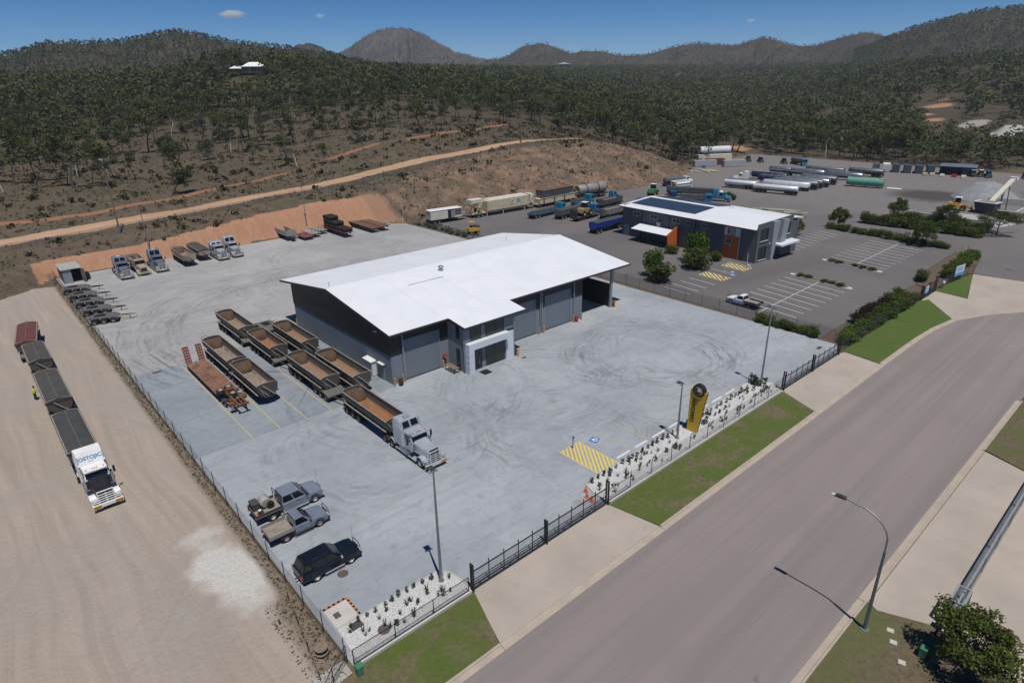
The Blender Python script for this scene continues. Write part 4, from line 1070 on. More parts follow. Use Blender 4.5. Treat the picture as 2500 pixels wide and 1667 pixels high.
def window(parent, axis_, a0, a1, z0, z1, d, out, mull=(), m='window_glass', fr='dark_trim', name='window', depth=0.06, sill=False):
    """framed window on a wall; axis_ 'x': wall runs along x at y=d; 'y': wall runs along y at x=d; out = outward sign"""
    def bx(b, p0, p1, q0, q1, o0, o1):
        lo, hi = sorted((d+out*o0, d+out*o1))
        return b.box(p0, p1, lo, hi, q0, q1) if axis_ == 'x' else b.box(lo, hi, p0, p1, q0, q1)
    f = B(); w = 0.06
    bx(f, a0, a1, z1-w, z1, 0, depth); bx(f, a0, a1, z0, z0+w, 0, depth); bx(f, a0, a0+w, z0+w, z1-w, 0, depth); bx(f, a1-w, a1, z0+w, z1-w, 0, depth)
    fo = part(name, f, fr, parent)
    edges = [a0+w] + [a0+(a1-a0)*u for u in mull] + [a1-w]
    for i, (p, q) in enumerate(zip(edges[:-1], edges[1:])):
        g = 0.025; p2 = p+(g if i else 0); q2 = q-(g if i < len(edges)-2 else 0)
        part('pane', bx(B(), p2, q2, z0+w, z1-w, 0.004, 0.03), m, fo)
        if i: part('mullion', bx(B(), p-g, p+g, z0+w, z1-w, 0.0, depth-0.005), fr, fo)
    if sill: part('sill', bx(B(), a0-0.05, a1+0.05, z0-0.09, z0-0.005, 0, depth+0.12), 'portal_white', fo)
    return fo
def workshop():
    t = thing('workshop_shed', 'large white-roofed workshop with black upper walls and grey roller doors', 'workshop')
    Y0, Y1, X0, X1 = 63.0, 91.0, 35.4, 77.4; EV = 6.55; RZ = 9.15; RY = 78.3; SLP = (RZ-6.95)/(RY-62.25)
    # left wall: precast panels below, ribbed black cladding above
    for a, b in ((63.0, 69.6), (69.6, 76.3), (76.3, 83.0), (83.0, 91.0)):
        part('wall_panel', B().box(X0, X0+0.18, a+0.012, b-0.012, 0, 3.85), 'tilt_panel', t)
    zt = lambda y: RZ-SLP*abs(y-RY)-0.2
    part('upper_cladding', B().prism([(62.94, 3.86), (62.94, zt(62.94)), (RY, RZ-0.2), (91.06, zt(91.06)), (91.06, 3.86)], 0, X0-0.06, X0+0.12), 'wall_ribs_side', t)
    part('back_wall', B().box(X0+0.2, 76.95, 90.85, 91.0, 0, 6.9), 'wall_ribs_front', t)
    part('cross_wall', B().prism([(63.25, 0), (63.25, zt(63.25)), (RY, RZ-0.2), (90.8, zt(90.8)), (90.8, 0)], 0, 70.1, 70.25), 'black_cladding', t)
    part('bay_side_wall', B().box(77.3, 77.45, 63.3, 90.9, 0, 3.95), 'wall_ribs_side', t)
    for y in (63.0, 77.0, 90.7):
        part('column', B().box(77.05, 77.5, y, y+0.3, 0, zt(y+0.15)-0.02), 'downpipe' if y < 64 else 'dark_steel', t)
    part('side_beam', B().prism([(63.3, 6.3), (63.3, zt(63.3)), (RY, RZ-0.21), (90.7, zt(90.7)), (90.7, 6.3), (RY, RZ-0.75)], 0, 77.15, 77.4), 'dark_steel', t)
    # front wall: piers, lintels, doors
    for a, b in ((35.6, 37.28), (42.82, 44.1), (60.15, 61.9), (67.62, 70.1)):
        part('pier', B().box(a, b, 63.0, 63.25, 0, 3.85), 'tilt_panel', t)
        part('pier_cladding', B().box(a if a > 36 else 35.5, b, 62.95, 63.2, 3.86, 5.52), 'wall_ribs_front', t)
    for a, b in ((35.5, 44.1), (52.35, 70.1)):
        part('lintel_cladding', B().box(a, b, 62.96, 63.2, 5.52, 6.85), 'wall_ribs_front', t)
    part('bay_fascia', B().box(70.1, 77.05, 62.98, 63.15, 6.35, 6.85), 'dark_trim', t)
    for a, b in ((37.28, 42.82), (54.6, 60.15), (61.9, 67.62)):
        d = part('roller_door', B().box(a, b, 63.12, 63.18, 0.02, 5.5), 'roller_slats', t)
        part('bottom_bar', B().box(a, b, 63.06, 63.11, 0.01, 0.14), 'dark_trim', d)
        [part('door_track', B().box(u, u+0.12, 63.02, 63.1, 0.15, 5.5), 'downpipe', d) for u in (a, b-0.12)]
    part('pier', B().box(52.35, 54.6, 63.0, 63.25, 0, 5.52), 'tilt_panel', t)
    for x in (37.12, 60.9, 61.2, 68.1): part('downpipe', B().box(x-0.06, x+0.06, 62.78, 62.93, 0.02, 6.6), 'downpipe', t)
    # roof
    for s, y0 in ((-1, 62.25), (1, 94.35)):
        ze = RZ-SLP*abs(y0-RY)
        part('roof_slope', B().prism([(RY, RZ), (y0, ze), (y0, ze-0.1), (RY, RZ-0.1)], 0, 35.05, 80.75), 'white_roofing', t)
        part('gutter', B().box(35.0, 80.8, min(y0, y0+s*0.16), max(y0, y0+s*0.16), ze-0.24, ze-0.03), 'dark_trim', t)
        for x in (35.0, 80.75):
            part('barge_board', B().prism([(RY, RZ+0.012), (y0, ze+0.012), (y0, ze-0.28), (RY, RZ-0.28)], 0, x-0.05, x+0.045), 'dark_trim', t)
    for s, ye in ((-1, 62.3), (1, 94.3)):
        for x in (43.2, 50.7, 58.2, 65.7, 73.2): part('roof_lap', B().prism([(RY+s*0.35, RZ-SLP*0.35+0.004), (ye, RZ-SLP*abs(ye-RY)+0.004), (ye, RZ-SLP*abs(ye-RY)-0.02), (RY+s*0.35, RZ-SLP*0.35-0.02)], 0, x, x+0.07), 'downpipe_pale', t)
    part('ridge_cap', B().prism([(RY-0.3, RZ-0.03), (RY, RZ+0.05), (RY+0.3, RZ-0.03)], 0, 35.1, 80.7), 'white_roofing', t)
    zr = lambda y: RZ-SLP*abs(y-RY)
    part('entry_roof', B().prism([(62.6, zr(62.6)+0.012), (58.9, zr(58.9)), (58.9, zr(58.9)-0.1), (62.6, zr(62.6)-0.09)], 0, 43.8, 54.3), 'white_roofing', t)
    part('entry_gutter', B().box(43.74, 54.36, 58.75, 58.9, zr(58.9)-0.22, zr(58.9)-0.03), 'dark_trim', t)
    for x in (43.8, 54.3): part('entry_barge', B().prism([(62.3, zr(62.3)+0.01), (58.85, zr(58.85)+0.01), (58.85, zr(58.85)-0.26), (62.3, zr(62.3)-0.26)], 0, x-0.05, x+0.04), 'dark_trim', t)
    v = part('roof_vent', B().lathe([(0.3, -0.2), (0.3, 0.35), (0.2, 0.38), (0.2, 0.5), (0.42, 0.52), (0.45, 0.62), (0.3, 0.75), (0.02, 0.8)], (52.4, 75.6, zr(75.6)), n=14), 'steel', t, smooth=True)
    part('roof_pipe', B().tube([(45.2, 73.4, zr(73.4)+0.02), (45.2, 73.4, zr(73.4)+0.12), (51.2, 73.4, zr(73.4)+0.12), (51.2, 73.4, zr(73.4)+0.02)], 0.035, 6), 'galvanised', t)
    for x, y in ((36.2, 79.5), (73.5, 84.8), (79.2, 81.2), (80.0, 81.0), (79.6, 78.9), (79.85, 78.7)): part('roof_flue', B().cyl((x, y, zr(y)-0.1), (x, y, zr(y)+0.65), 0.05, 0.05, 7), 'galvanised', t)
    # two-storey entry
    e = part('entry_block', B().box(44.1, 52.3, 59.35, 63.2, 0, 6.35), 'render_grey', t)
    part('band', B().box(44.05, 52.33, 59.3, 59.349, 3.6, 4.25), 'dark_trim', t)
    window(t, 'x', 45.0, 46.8, 4.4, 6.25, 59.35, -1); window(t, 'x', 47.5, 50.72, 4.4, 6.25, 59.35, -1, (0.52,))
    window(t, 'x', 47.5, 50.72, 0.06, 2.9, 59.35, -1, (0.48,))
    window(t, 'y', 60.35, 61.1, 4.45, 6.3, 44.1, -1); window(t, 'y', 60.4, 61.15, 0.1, 3.05, 44.1, -1)
    d = window(t, 'x', 45.6, 46.78, 0.03, 2.9, 59.35, -1, (0.6,), name='glass_door'); part('handle', B().box(46.25, 46.29, 59.2, 59.28, 0.8, 1.7), 'steel', d)
    p = part('portal_leg', B().box(44.12, 44.98, 58.5, 59.34, 0, 3.3), 'portal_white', t)
    part('portal_beam', B().box(44.12, 51.0, 58.5, 59.34, 3.302, 4.18), 'portal_white', t)
    part('portal_wing', B().box(50.95, 52.28, 59.2, 59.345, 0, 3.9), 'portal_white', t)
    for z in (0.8, 1.65, 2.5): part('panel_joint', B().box(44.1, 45.0, 58.49, 59.35, z, z+0.018), 'downpipe', p)
    for x, y in ((44.0, 59.45), (52.42, 59.3)): part('downpipe', B().box(x-0.055, x+0.055, y-0.12, y, 0.02, 6.3), 'downpipe', t)
    # things fixed to the left wall
    c = part('meter_cabinet', B().box(34.75, 35.39, 66.85, 68.9, 0.1, 2.0), 'cabinet_white', t)
    part('cabinet_roof', B().prism([(34.6, 2.0), (34.6, 2.08), (35.39, 2.2), (35.39, 2.0)], 1, 66.75, 69.0), 'white_paint', c)
    for y in (67.5, 68.2): part('door_gap', B().box(34.735, 34.749, y, y+0.02, 0.15, 1.95), 'dark_trim', c)
    w = part('side_door', B().box(35.3, 35.39, 64.8, 65.75, 0.02, 2.1), 'downpipe', t)
    part('door_hood', B().box(35.0, 35.38, 64.6, 66.0, 2.25, 2.32), 'white_paint', t)
    part('wall_light', B().box(35.1, 35.33, 65.7, 66.2, 6.35, 6.5), 'white_paint', t)
workshop()
def bollard(x, y, where, h=1.1):
    t = thing('bollard', 'yellow steel bollard %s' % where, 'bollard', (x, y, 0), group='yellow bollards round the workshop')
    part('post', B().cyl((0, 0, 0), (0, 0, h), 0.1, 0.1, 10), 'yellow_bollard', t, smooth=True)
    part('cap', B().lathe([(0.1, h), (0.085, h+0.05), (0.04, h+0.08), (0.001, h+0.085)], n=10), 'yellow_bollard', t, smooth=True)
for x, y, w in ((35.42, 62.5, 'at the left corner of the workshop'), (36.75, 62.68, 'left of the first roller door, behind the rusty drum'), (42.95, 62.65, 'between the first roller door and the timber bench'), (60.35, 62.55, 'right of the middle roller door'), (61.3, 62.5, 'left of the third roller door'), (67.7, 62.5, 'left of the red drum'), (69.55, 62.5, 'right of the red drum at the open bay'), (77.75, 62.6, 'by the column at the far end of the open bay'), (52.75, 58.8, 'at the right corner of the glazed entry'), (35.5, 91.3, 'behind the workshop at the far left corner')):
    bollard(x, y, w)
mat('drum_black', (0.03, 0.025, 0.022), (0.09, 0.05, 0.03), 3, 0.8); mat('drum_red', (0.36, 0.03, 0.03), (0.24, 0.03, 0.025), 3, 0.6)
mat('rust', (0.2, 0.09, 0.045), (0.11, 0.055, 0.035), 3, 0.9, spec=0.15)
def drum(label, x, y, m, top):
    t = thing('oil_drum', label, 'drum', (x, y, 0))
    part('barrel', B().lathe([(0.29, 0), (0.29, 0.28), (0.305, 0.3), (0.29, 0.32), (0.29, 0.58), (0.305, 0.6), (0.29, 0.62), (0.29, 0.88), (0.3, 0.9), (0.28, 0.9)], n=16), m, t, smooth=True)
    part('lid', B().lathe([(0.001, 0.86), (0.275, 0.86), (0.275, 0.88), (0.001, 0.88)], n=16), top, t)
drum('rusty black oil drum at the left corner of the workshop', 36.1, 62.25, 'drum_black', 'rust')
drum('red oil drum beside the open bay', 68.3, 62.45, 'drum_red', 'rust')
drum('black bin drum at the right corner of the glazed entry', 52.75, 59.5, 'drum_black', 'drum_black')
drum('dark red drum behind the column of the open bay', 77.85, 63.15, 'rust', 'rust')
def bench():
    t = thing('timber_bench', 'slatted timber table bench beside the entry wall', 'bench', (43.2, 61.1, 0))
    for i in range(4): part('slat', B().box(-0.42+i*0.22, -0.24+i*0.22, -1.05, 1.05, 0.7, 0.75), 'timber_grey', t)
    for x in (-0.36, 0.36):
        for y in (-0.95, 0.95): part('leg', B().box(x-0.04, x+0.04, y-0.04, y+0.04, 0, 0.7), 'dark_steel', t)
    part('rail', B().box(-0.32, 0.32, -0.97, -0.93, 0.6, 0.69).box(-0.32, 0.32, 0.93, 0.97, 0.6, 0.69), 'dark_steel', t)
bench()
def hose_reel():
    t = thing('hose_reel', 'red fire hose reel on the wall above the bench', 'hose reel', (43.35, 62.85, 1.55))
    part('reel', B().lathe([(0.12, -0.16), (0.3, -0.16), (0.3, -0.12), (0.2, -0.1), (0.2, 0.05), (0.3, 0.07), (0.3, 0.1), (0.12, 0.1)], ax=1, n=16), 'red_paint', t, smooth=True)
    part('bracket', B().box(-0.03, 0.03, -0.1, 0.13, -0.6, -0.1), 'dark_steel', t); part('hub', B().cyl((0, -0.2, 0), (0, 0.1, 0), 0.07, 0.07, 8), 'white_paint', t)
hose_reel()
tag(part('door_mat', B().box(45.6, 46.9, 57.3, 58.6, 0.0, 0.02), 'black_paint', None), 'black rubber door mat in front of the glass entry door', 'mat')
mat('iron_lid', (0.13, 0.1, 0.085), (0.09, 0.075, 0.065), 4, 0.8, 0.2)
for x, y, r, lb in ((15.06, 37.43, 0.42, 'round rusty manhole cover beside the dark wagon'), (14.6, 30.55, 0.45, 'round manhole cover in the corner gravel bed')):
    z = 0.05 if y < 32 else 0.0
    o = thing('manhole_cover', lb, 'manhole cover', (x, y, z)); part('ring', B().lathe([(r-0.06, 0), (r-0.06, 0.012), (r, 0.012), (r, 0)], n=20), 'iron_lid', o); part('lid', B().lathe([(0.001, 0), (0.001, 0.018), (r-0.07, 0.018), (r-0.07, 0)], n=20), 'iron_lid', o)
for x, y, w, d, lb in ((14.5, 88.0, 1.1, 0.5, 'rectangular drain grate left of the low loader ramps'), (85.0, 32.0, 1.2, 0.5, 'rectangular drain grate near the far sliding gate'), (13.35, 32.2, 0.9, 0.7, 'square pit lid at the end of the corner gravel bed'), (53.0, 57.9, 0.7, 0.45, 'small drain grate at the right foot of the glazed entry')):
    o = thing('drain_grate', lb, 'drain', (x, y, 0.05 if y == 32.2 else 0)); part('frame', B().box(-w/2, w/2, -d/2, d/2, 0, 0.008), 'iron_lid', o)
    for i in range(5): part('grate_bar', B().box(-w/2+0.05+i*(w-0.1)/5, -w/2+0.05+(i+0.55)*(w-0.1)/5, -d/2+0.04, d/2-0.04, 0.008, 0.02), 'dark_steel', o)
def wash_pit():
    t = thing('interceptor_pit', 'bunded concrete pit edged in orange and black at the yard corner', 'pit', (12.2, 32.85, 0))
    part('slab', B().box(0, 1.75, 0.05, 2.05, 0, 0.03), 'pale_kerb', t)
    mat('hazard_orange', (0.6, 0.2, 0.03), (0.5, 0.17, 0.03), 3, 0.7)
    for i in range(10):
        m = 'hazard_orange' if i % 2 else 'black_paint'
        part('speed_strip', B().box(i*0.19, i*0.19+0.185, 2.08, 2.22, 0, 0.08), m, t); part('speed_strip', B().box(1.78, 1.92, 0.1+i*0.196, 0.1+i*0.196+0.19, 0, 0.08), m, t)
    part('grate', B().box(0.35, 0.8, 0.8, 1.35, 0.03, 0.05), 'iron_lid', t)
wash_pit()
def cone(label, x, y, lying=False):
    t = thing('traffic_cone', label, 'traffic cone', (x, y, 0.05 if y < 31.6 and x > 36.9 else 0.0))
    part('base', B().box(-0.2, 0.2, -0.2, 0.2, 0, 0.05), 'orange_plastic', t)
    c = part('cone', B().cyl((0, 0, 0.05), (0, 0, 0.68), 0.14, 0.03, 10), 'orange_plastic', t, smooth=True); part('band', B().cyl((0, 0, 0.34), (0, 0, 0.48), 0.083, 0.067, 10), 'white_paint', c)
cone('orange traffic cone furthest from the sliding gate post', 36.6, 31.75); cone('orange traffic cone in the middle of the three by the gate', 36.05, 31.1); cone('orange traffic cone nearest the sliding gate post', 35.9, 30.4)
cone('orange traffic cone on the asphalt beyond the open bay', 96.5, 70.5)
for lb, x, y, z in (('green service box at the corner of the verge and dirt lot', 11.6, 28.5, 0.06), ('green service box beside the bushy tree', 39.35, 4.95, 0.05), ('green service box behind the blue board sign', 136.2, 29.0, 0.06)):
    t = thing('service_box', lb, 'utility box', (x, y, z)); part('body', B().box(-0.22, 0.22, -0.2, 0.2, 0, 0.75), 'green_box', t, bevel=0.02); part('lid', B().box(-0.25, 0.25, -0.23, 0.23, 0.751, 0.82, 0.06, 0.06, 0.06, 0.06), 'green_box', t)
for lb, x, y in (('pale square pit lid on the dead grass nearest the street light', 40.1, 7.1), ('small broken pit lid on the dead grass', 39.2, 6.6), ('pale square pit lid on the dead grass nearest the bushy tree', 37.9, 5.65)):
    t = thing('pit_lid', lb, 'pit lid', (x, y, 0.05), 0.3); part('surround', B().box(-0.2, 0.2, -0.22, 0.22, -0.05, 0.02), 'kerb', t); part('lid', B().box(-0.17, 0.17, -0.19, 0.19, 0.02, 0.035), 'pale_kerb', t)
def cable_reel():
    t = thing('cable_reel', 'old timber cable reel lying in the scrub at the corner', 'reel', (10.5, 31.6, 0.2))
    b = B()
    part('flange', B().lathe([(0.1, 0), (0.45, 0), (0.45, 0.06), (0.1, 0.06)], n=14), 'timber_grey', t); part('flange', B().lathe([(0.1, 0.4), (0.45, 0.4), (0.45, 0.46), (0.1, 0.46)], n=14), 'timber_grey', t); part('core', B().cyl((0, 0, 0.06), (0, 0, 0.4), 0.2, 0.2, 10), 'timber_grey', t)
cable_reel()
t_ = thing('tap_post', 'short steel tap post at the corner of the yellow hatched bay', 'post', (41.1, 37.6, 0))
part('post', B().cyl((0, 0, 0), (0, 0, 1.3), 0.05, 0.05, 8), 'rust', t_); part('head', B().box(-0.06, 0.06, -0.16, 0.05, 1.3, 1.4), 'dark_steel', t_)

# ---------------------------------------------------------------- yellow pylon sign
def pylon():
    t = thing('pylon_sign', 'tall tapered yellow sign reading OAKDARE with a black ring on top', 'sign', (52.75, 31.25, 0))
    mat('sign_yellow', (0.62, 0.38, 0.012), (0.56, 0.34, 0.012), 0.6, 0.4)
    prof = [(-0.57, 0.05), (0.57, 0.05), (0.55, 5.0), (-1.34, 5.0)]
    part('face', B().prism(prof, 0, -0.02, 0.16), 'sign_yellow', t); part('backing', B().prism([(p[0]-0.03, p[1]) for p in prof], 0, 0.161, 0.3), 'black_paint', t)
    part('footing', B().box(-0.1, 0.4, -0.7, 0.7, -0.02, 0.08), 'pale_kerb', t)
    r = part('ring', B().lathe([(0.5, -0.1), (0.7, -0.1), (0.72, 0.0), (0.72, 0.34), (0.66, 0.42), (0.5, 0.42)], (0, -0.4, 5.05), ax=0, n=28), 'black_paint', t, smooth=True)
    part('disc', B().lathe([(0.001, -0.04), (0.5, -0.04), (0.5, 0.1), (0.001, 0.1)], (0, -0.4, 5.05), ax=0, n=28), 'sign_yellow', r)
    part('emblem', B().box(-0.075, -0.045, -0.74, -0.3, 4.95, 5.4), 'portal_white', r); part('emblem_bar', B().box(-0.074, -0.044, -0.22, 0.02, 4.9, 5.25), 'black_paint', r)
    part('emblem_bar', B().box(-0.073, -0.046, -0.62, -0.1, 4.66, 4.85), 'black_paint', r)
    text_part('lettering', 'OAKDARE', 0.62, 'black_paint', t, frame_mat((-0.03, 0.02, 2.65), (0, -0.03, 1), (0, 1, 0.03)), 0.008, 0.018)
    text_part('small_lettering', 'GROUP', 0.16, 'black_paint', t, frame_mat((-0.03, -0.35, 3.7), (0, -0.03, 1), (0, 1, 0.03)), 0.008)
pylon()

# ---------------------------------------------------------------- office next door
mat('office_grey', (0.115, 0.122, 0.135), (0.1, 0.107, 0.118), 0.3, 0.75, spec=0.3); mat('office_light', (0.3, 0.32, 0.34), (0.26, 0.28, 0.3), 0.4, 0.7)
mat('office_orange', (0.5, 0.125, 0.02), (0.44, 0.11, 0.02), 0.5, 0.65); mat('logo_orange', (0.5, 0.11, 0.02), (0.46, 0.1, 0.02), 0.5, 0.6)
mat('solar_cell', (0.02, 0.028, 0.045), (0.03, 0.04, 0.06), 0.8, 0.18, spec=0.6); mat('solar_frame', (0.2, 0.22, 0.25), (0.17, 0.19, 0.22), 1, 0.4, 0.4)
def office():
    t = thing('office_building', 'two-storey grey office with white roof and orange logo panel', 'office', (118.4, 60.1, 0), R(-3.5))
    L, Wd, EV = 36.0, 15.5, 6.85; RX, RZ = 10.9, 7.75
    for i, (a, b) in enumerate(((0, 3.9), (7.6, 15), (15, 22), (22, 30), (30, 36))):
        part('wall_panel', B().box(0, 0.2, a+0.02, b-0.02, 0, EV), 'office_grey', t)
    part('orange_panel', B().box(-0.08, 0.2, 3.92, 7.58, 0, EV), 'office_orange', t)
    part('panel_trim', B().box(-0.1, 0.1, 3.84, 3.915, 0, EV-0.05), 'portal_white', t)
    s = part('sign_board', B().box(-0.13, -0.082, 4.0, 7.5, 4.75, 6.4), 'portal_white', t)
    part('logo_bar', B().box(-0.15, -0.131, 6.3, 6.75, 4.9, 6.25), 'logo_orange', s); part('logo_block', B().box(-0.15, -0.131, 4.95, 6.28, 4.85, 6.3), 'black_paint', s)
    for a, b, c, d in ((5.95, 6.15, 5.7, 6.2), (5.1, 5.95, 6.02, 6.17), (5.1, 5.95, 5.72, 5.87), (5.95, 6.15, 4.95, 5.5), (5.1, 5.3, 4.95, 5.5), (5.3, 5.95, 5.15, 5.32), (5.5, 5.7, 5.5, 5.72)):
        part('logo_letter', B().box(-0.165, -0.151, a, b, c, d), 'white_paint', s)
    part('rear_wall', B().box(0.2, Wd, L-0.2, L, 0, EV+0.3), 'office_grey', t); part('far_wall', B().box(Wd-0.2, Wd, 0.2, L-0.2, 0, EV), 'office_grey', t)
    # street front with a raked parapet and slanting fins
    part('front_wall', B().prism([(0, 0), (Wd-2.5, 0), (Wd-2.5, 8.25), (0.0, 7.85)], 1, -0.01, 0.19), 'office_grey', t)
    part('front_return', B().box(Wd-2.7, Wd, 0.0, 0.18, 0, 6.8), 'office_grey', t)
    part('slanted_fin', B().prism([(4.6, 0), (5.5, 0), (6.7, 7.9), (4.3, 8.05)], 1, -0.75, -0.02), 'office_light', t); part('slanted_fin', B().prism([(7.6, 3.3), (9.4, 3.3), (10.3, 7.75), (8.0, 8.0)], 1, -0.75, -0.02), 'office_light', t)
    part('entry_canopy', B().prism([(5.7, -2.2), (12.9, -2.2), (13.4, -0.02), (6.0, -0.02)], 2, 2.85, 3.2), 'portal_white', t)
    part('entry_recess', B().box(5.6, 8.9, -0.06, -0.02, 0.05, 2.8), 'dark_trim', t)
    window(t, 'x', 1.0, 3.8, 4.3, 6.75, -0.01, -1, (0.33, 0.67), sill=True); window(t, 'x', 1.0, 3.8, 0.4, 3.1, -0.01, -1, (0.33, 0.67), sill=True)
    window(t, 'x', 10.45, 12.0, 4.5, 6.9, -0.01, -1, sill=True); window(t, 'x', 9.2, 12.2, 0.5, 2.4, -0.01, -1, (0.33, 0.67), sill=True); window(t, 'x', 6.9, 7.6, 4.2, 6.9, -0.01, -1)
    for a, b in ((30.5, 32.6), (25.4, 27.45), (19.05, 21.15), (15.45, 17.45), (11.9, 13.4)): window(t, 'y', a, b, 5.05, 6.05, 0.0, -1, (0.5,), fr='portal_white')
    window(t, 'y', 5.75, 7.0, 3.0, 4.0, -0.08, -1, (0.5,), fr='portal_white', sill=True); window(t, 'y', 15.5, 17.6, 1.2, 2.2, 0.0, -1, (0.5,), fr='portal_white'); window(t, 'y', 31, 31.9, 2.6, 3.3, 0.0, -1, fr='portal_white')
    part('roller_shutter', B().box(-0.06, -0.004, 33.6, 35.4, 0.02, 2.5), 'downpipe', t)
    for y in (14.9, 21.95, 30.0): part('downpipe', B().box(-0.14, -0.02, y-0.06, y+0.06, 0.02, EV-0.1), 'dark_trim', t)
    part('globe_light', B().lathe([(0.001, 0), (0.11, 0.06), (0.14, 0.16), (0.1, 0.26), (0.001, 0.3)], (-0.28, 5.8, 2.5), n=10), 'white_paint', t, smooth=True)
    part('globe_light', B().lathe([(0.001, 0), (0.11, 0.06), (0.14, 0.16), (0.1, 0.26), (0.001, 0.3)], (4.3, -0.3, 3.3), n=10), 'white_paint', t, smooth=True)
    for (xa, za, xb, zb) in ((-0.7, EV+0.02, RX, RZ), (RX, RZ, Wd+2.0, EV+0.25)):
        part('roof_slope', B().prism([(xa, za), (xb, zb), (xb, zb-0.12), (xa, za-0.12)], 1, 0.25, L+0.9), 'white_roofing', t)
    part('gutter', B().box(-0.86, -0.7, 0.2, L+0.9, EV-0.16, EV+0.03), 'dark_trim', t)
    for y in (1.5, 2.2): part('roof_flue', B().cyl((RX+0.3, 12+y, RZ-0.1), (RX+0.3, 12+y, RZ+0.9), 0.06, 0.06, 6), 'galvanised', t)
    # lean-to awning with an orange blade wall
    part('awning_roof', B().prism([(-3.7, 2.85), (-0.02, 3.65), (-0.02, 3.53), (-3.7, 2.73)], 1, 19.6, 30.0), 'white_roofing', t); part('awning_gutter', B().box(-3.85, -3.7, 19.6, 30.0, 2.68, 2.87), 'dark_trim', t)
    part('blade_wall', B().prism([(-3.2, 0), (-0.02, 0), (-0.02, 4.6), (-0.5, 4.5), (-3.85, 3.0)], 1, 19.25, 19.5), 'office_orange', t)
    for y in (24.5, 29.6): part('awning_post', B().cyl((-3.5, y, 0), (-3.5, y, 2.75), 0.06, 0.06, 8), 'dark_steel', t)
    part('air_conditioner', B().box(-0.6, -0.05, 24.0, 25.1, 4.1, 4.7), 'galvanised', t); part('duct', B().box(-0.5, -0.06, 24.2, 24.9, 3.65, 4.09), 'galvanised', t)
    for k in range(3): 
        part('outdoor_table', B().box(-3.0, -2.2, 21.0+k*2.6, 22.8+k*2.6, 0.7, 0.75).box(-2.7, -2.5, 21.3+k*2.6, 22.5+k*2.6, 0, 0.7), 'dark_steel', t)
    # solar arrays lie in the roof planes
    def array(label, x0, n, slope_z, dx):
        a = thing('solar_array', label, 'solar panels', (118.4, 60.1, 0), R(-3.5)); src = None
        for i in range(n):
            for j in range(18):
                x = x0+i*1.76; z = slope_z(x)
                ang = math.atan2(slope_z(x+1)-slope_z(x), 1)
                if src is None: src = part('solar_panel', B().box(0, 1.68, 0, 0.98, 0.09, 0.125), 'solar_frame', a); cell = part('cells', B().box(0.035, 1.645, 0.03, 0.95, 0.1251, 0.131), 'solar_cell', src); o = src
                else: o = share('solar_panel', src, a); share('cells', cell, o)
                o.location = (x, 17.2+j*1.03, z); o.rotation_euler = (0, -ang, 0)
    s1 = (RZ-EV-0.02)/(RX+0.7); s2 = (EV+0.25-RZ)/(Wd+2-RX)
    array('dark solar panels on the near slope of the office roof', 2.6, 4, lambda x: EV+0.02+s1*(x+0.7), 1)
    array('dark solar panels on the far slope of the office roof', RX+0.35, 3, lambda x: RZ+s2*(x-RX), 1)
office()
def board_sign(label, x, y, w, h, z, rz):
    t = thing('board_sign', label, 'sign', (x, y, 0.05), rz); mat('sign_blue', (0.08, 0.3, 0.55), (0.1, 0.34, 0.6), 0.5, 0.5); mat('sign_pale', (0.55, 0.65, 0.75), (0.5, 0.6, 0.72), 0.5, 0.4)
    b = part('board', B().box(-w/2, w/2, -0.03, 0.03, z, z+h), 'sign_pale', t); part('blue_band', B().box(-w/2, w/2, -0.045, -0.031, z, z+h*0.3), 'sign_blue', b); part('print_line', B().box(-w*0.35, w*0.35, -0.045, -0.031, z+h*0.5, z+h*0.58), 'sign_blue', b); part('print_line', B().box(-w*0.35, w*0.2, -0.045, -0.031, z+h*0.7, z+h*0.8), 'sign_blue', b)
    for u in (-w*0.38, w*0.38): part('post', B().cyl((u, 0.07, 0), (u, 0.07, z+h-0.05), 0.05, 0.05, 8), 'lamp_green', t)
board_sign('large blue and white board sign on the lawn wedge', 133.0, 28.5, 3.4, 1.9, 1.1, R(-8)); board_sign('small blue and white notice on the car park gate', 118.8, 29.3, 1.6, 1.2, 0.8, R(0))
t_ = thing('letterbox', 'cream letterbox on a post beside the car park driveway', 'letterbox', (126.2, 28.9, 0.06)); part('post', B().box(-0.05, 0.05, -0.05, 0.05, 0, 1.0), 'timber_grey', t_); part('box', B().box(-0.3, 0.3, -0.18, 0.18, 1.0, 1.35, 0, 0, 0.05, 0.05), 'portal_white', t_, bevel=0.02)
for x, y, lb in ((157.8, 34.4, 'near the end of the kerb'), (158.9, 33.6, 'further out in the driveway entrance')):
    t_ = thing('marker_post', 'thin yellow marker post %s of the far access road' % lb, 'post', (x, y, 0)); part('post', B().cyl((0, 0, 0), (0, 0, 1.4), 0.07, 0.07, 7), 'yellow_bollard', t_); part('collar', B().cyl((0, 0, 0), (0, 0, 0.08), 0.14, 0.12, 7), 'dark_steel', t_)
for x, y, lb in ((104.6, 58.6, 'nearer the yard fence'), (114.0, 59.3, 'nearer the office door')):
    t_ = thing('parking_post', 'pale post with yellow base in the hatched bay %s' % lb, 'post', (x, y, 0)); part('post', B().cyl((0, 0, 0), (0, 0, 3.0), 0.05, 0.05, 7), 'portal_white', t_); part('base', B().cyl((0, 0, 0), (0, 0, 1.1), 0.11, 0.11, 8), 'yellow_bollard', t_)

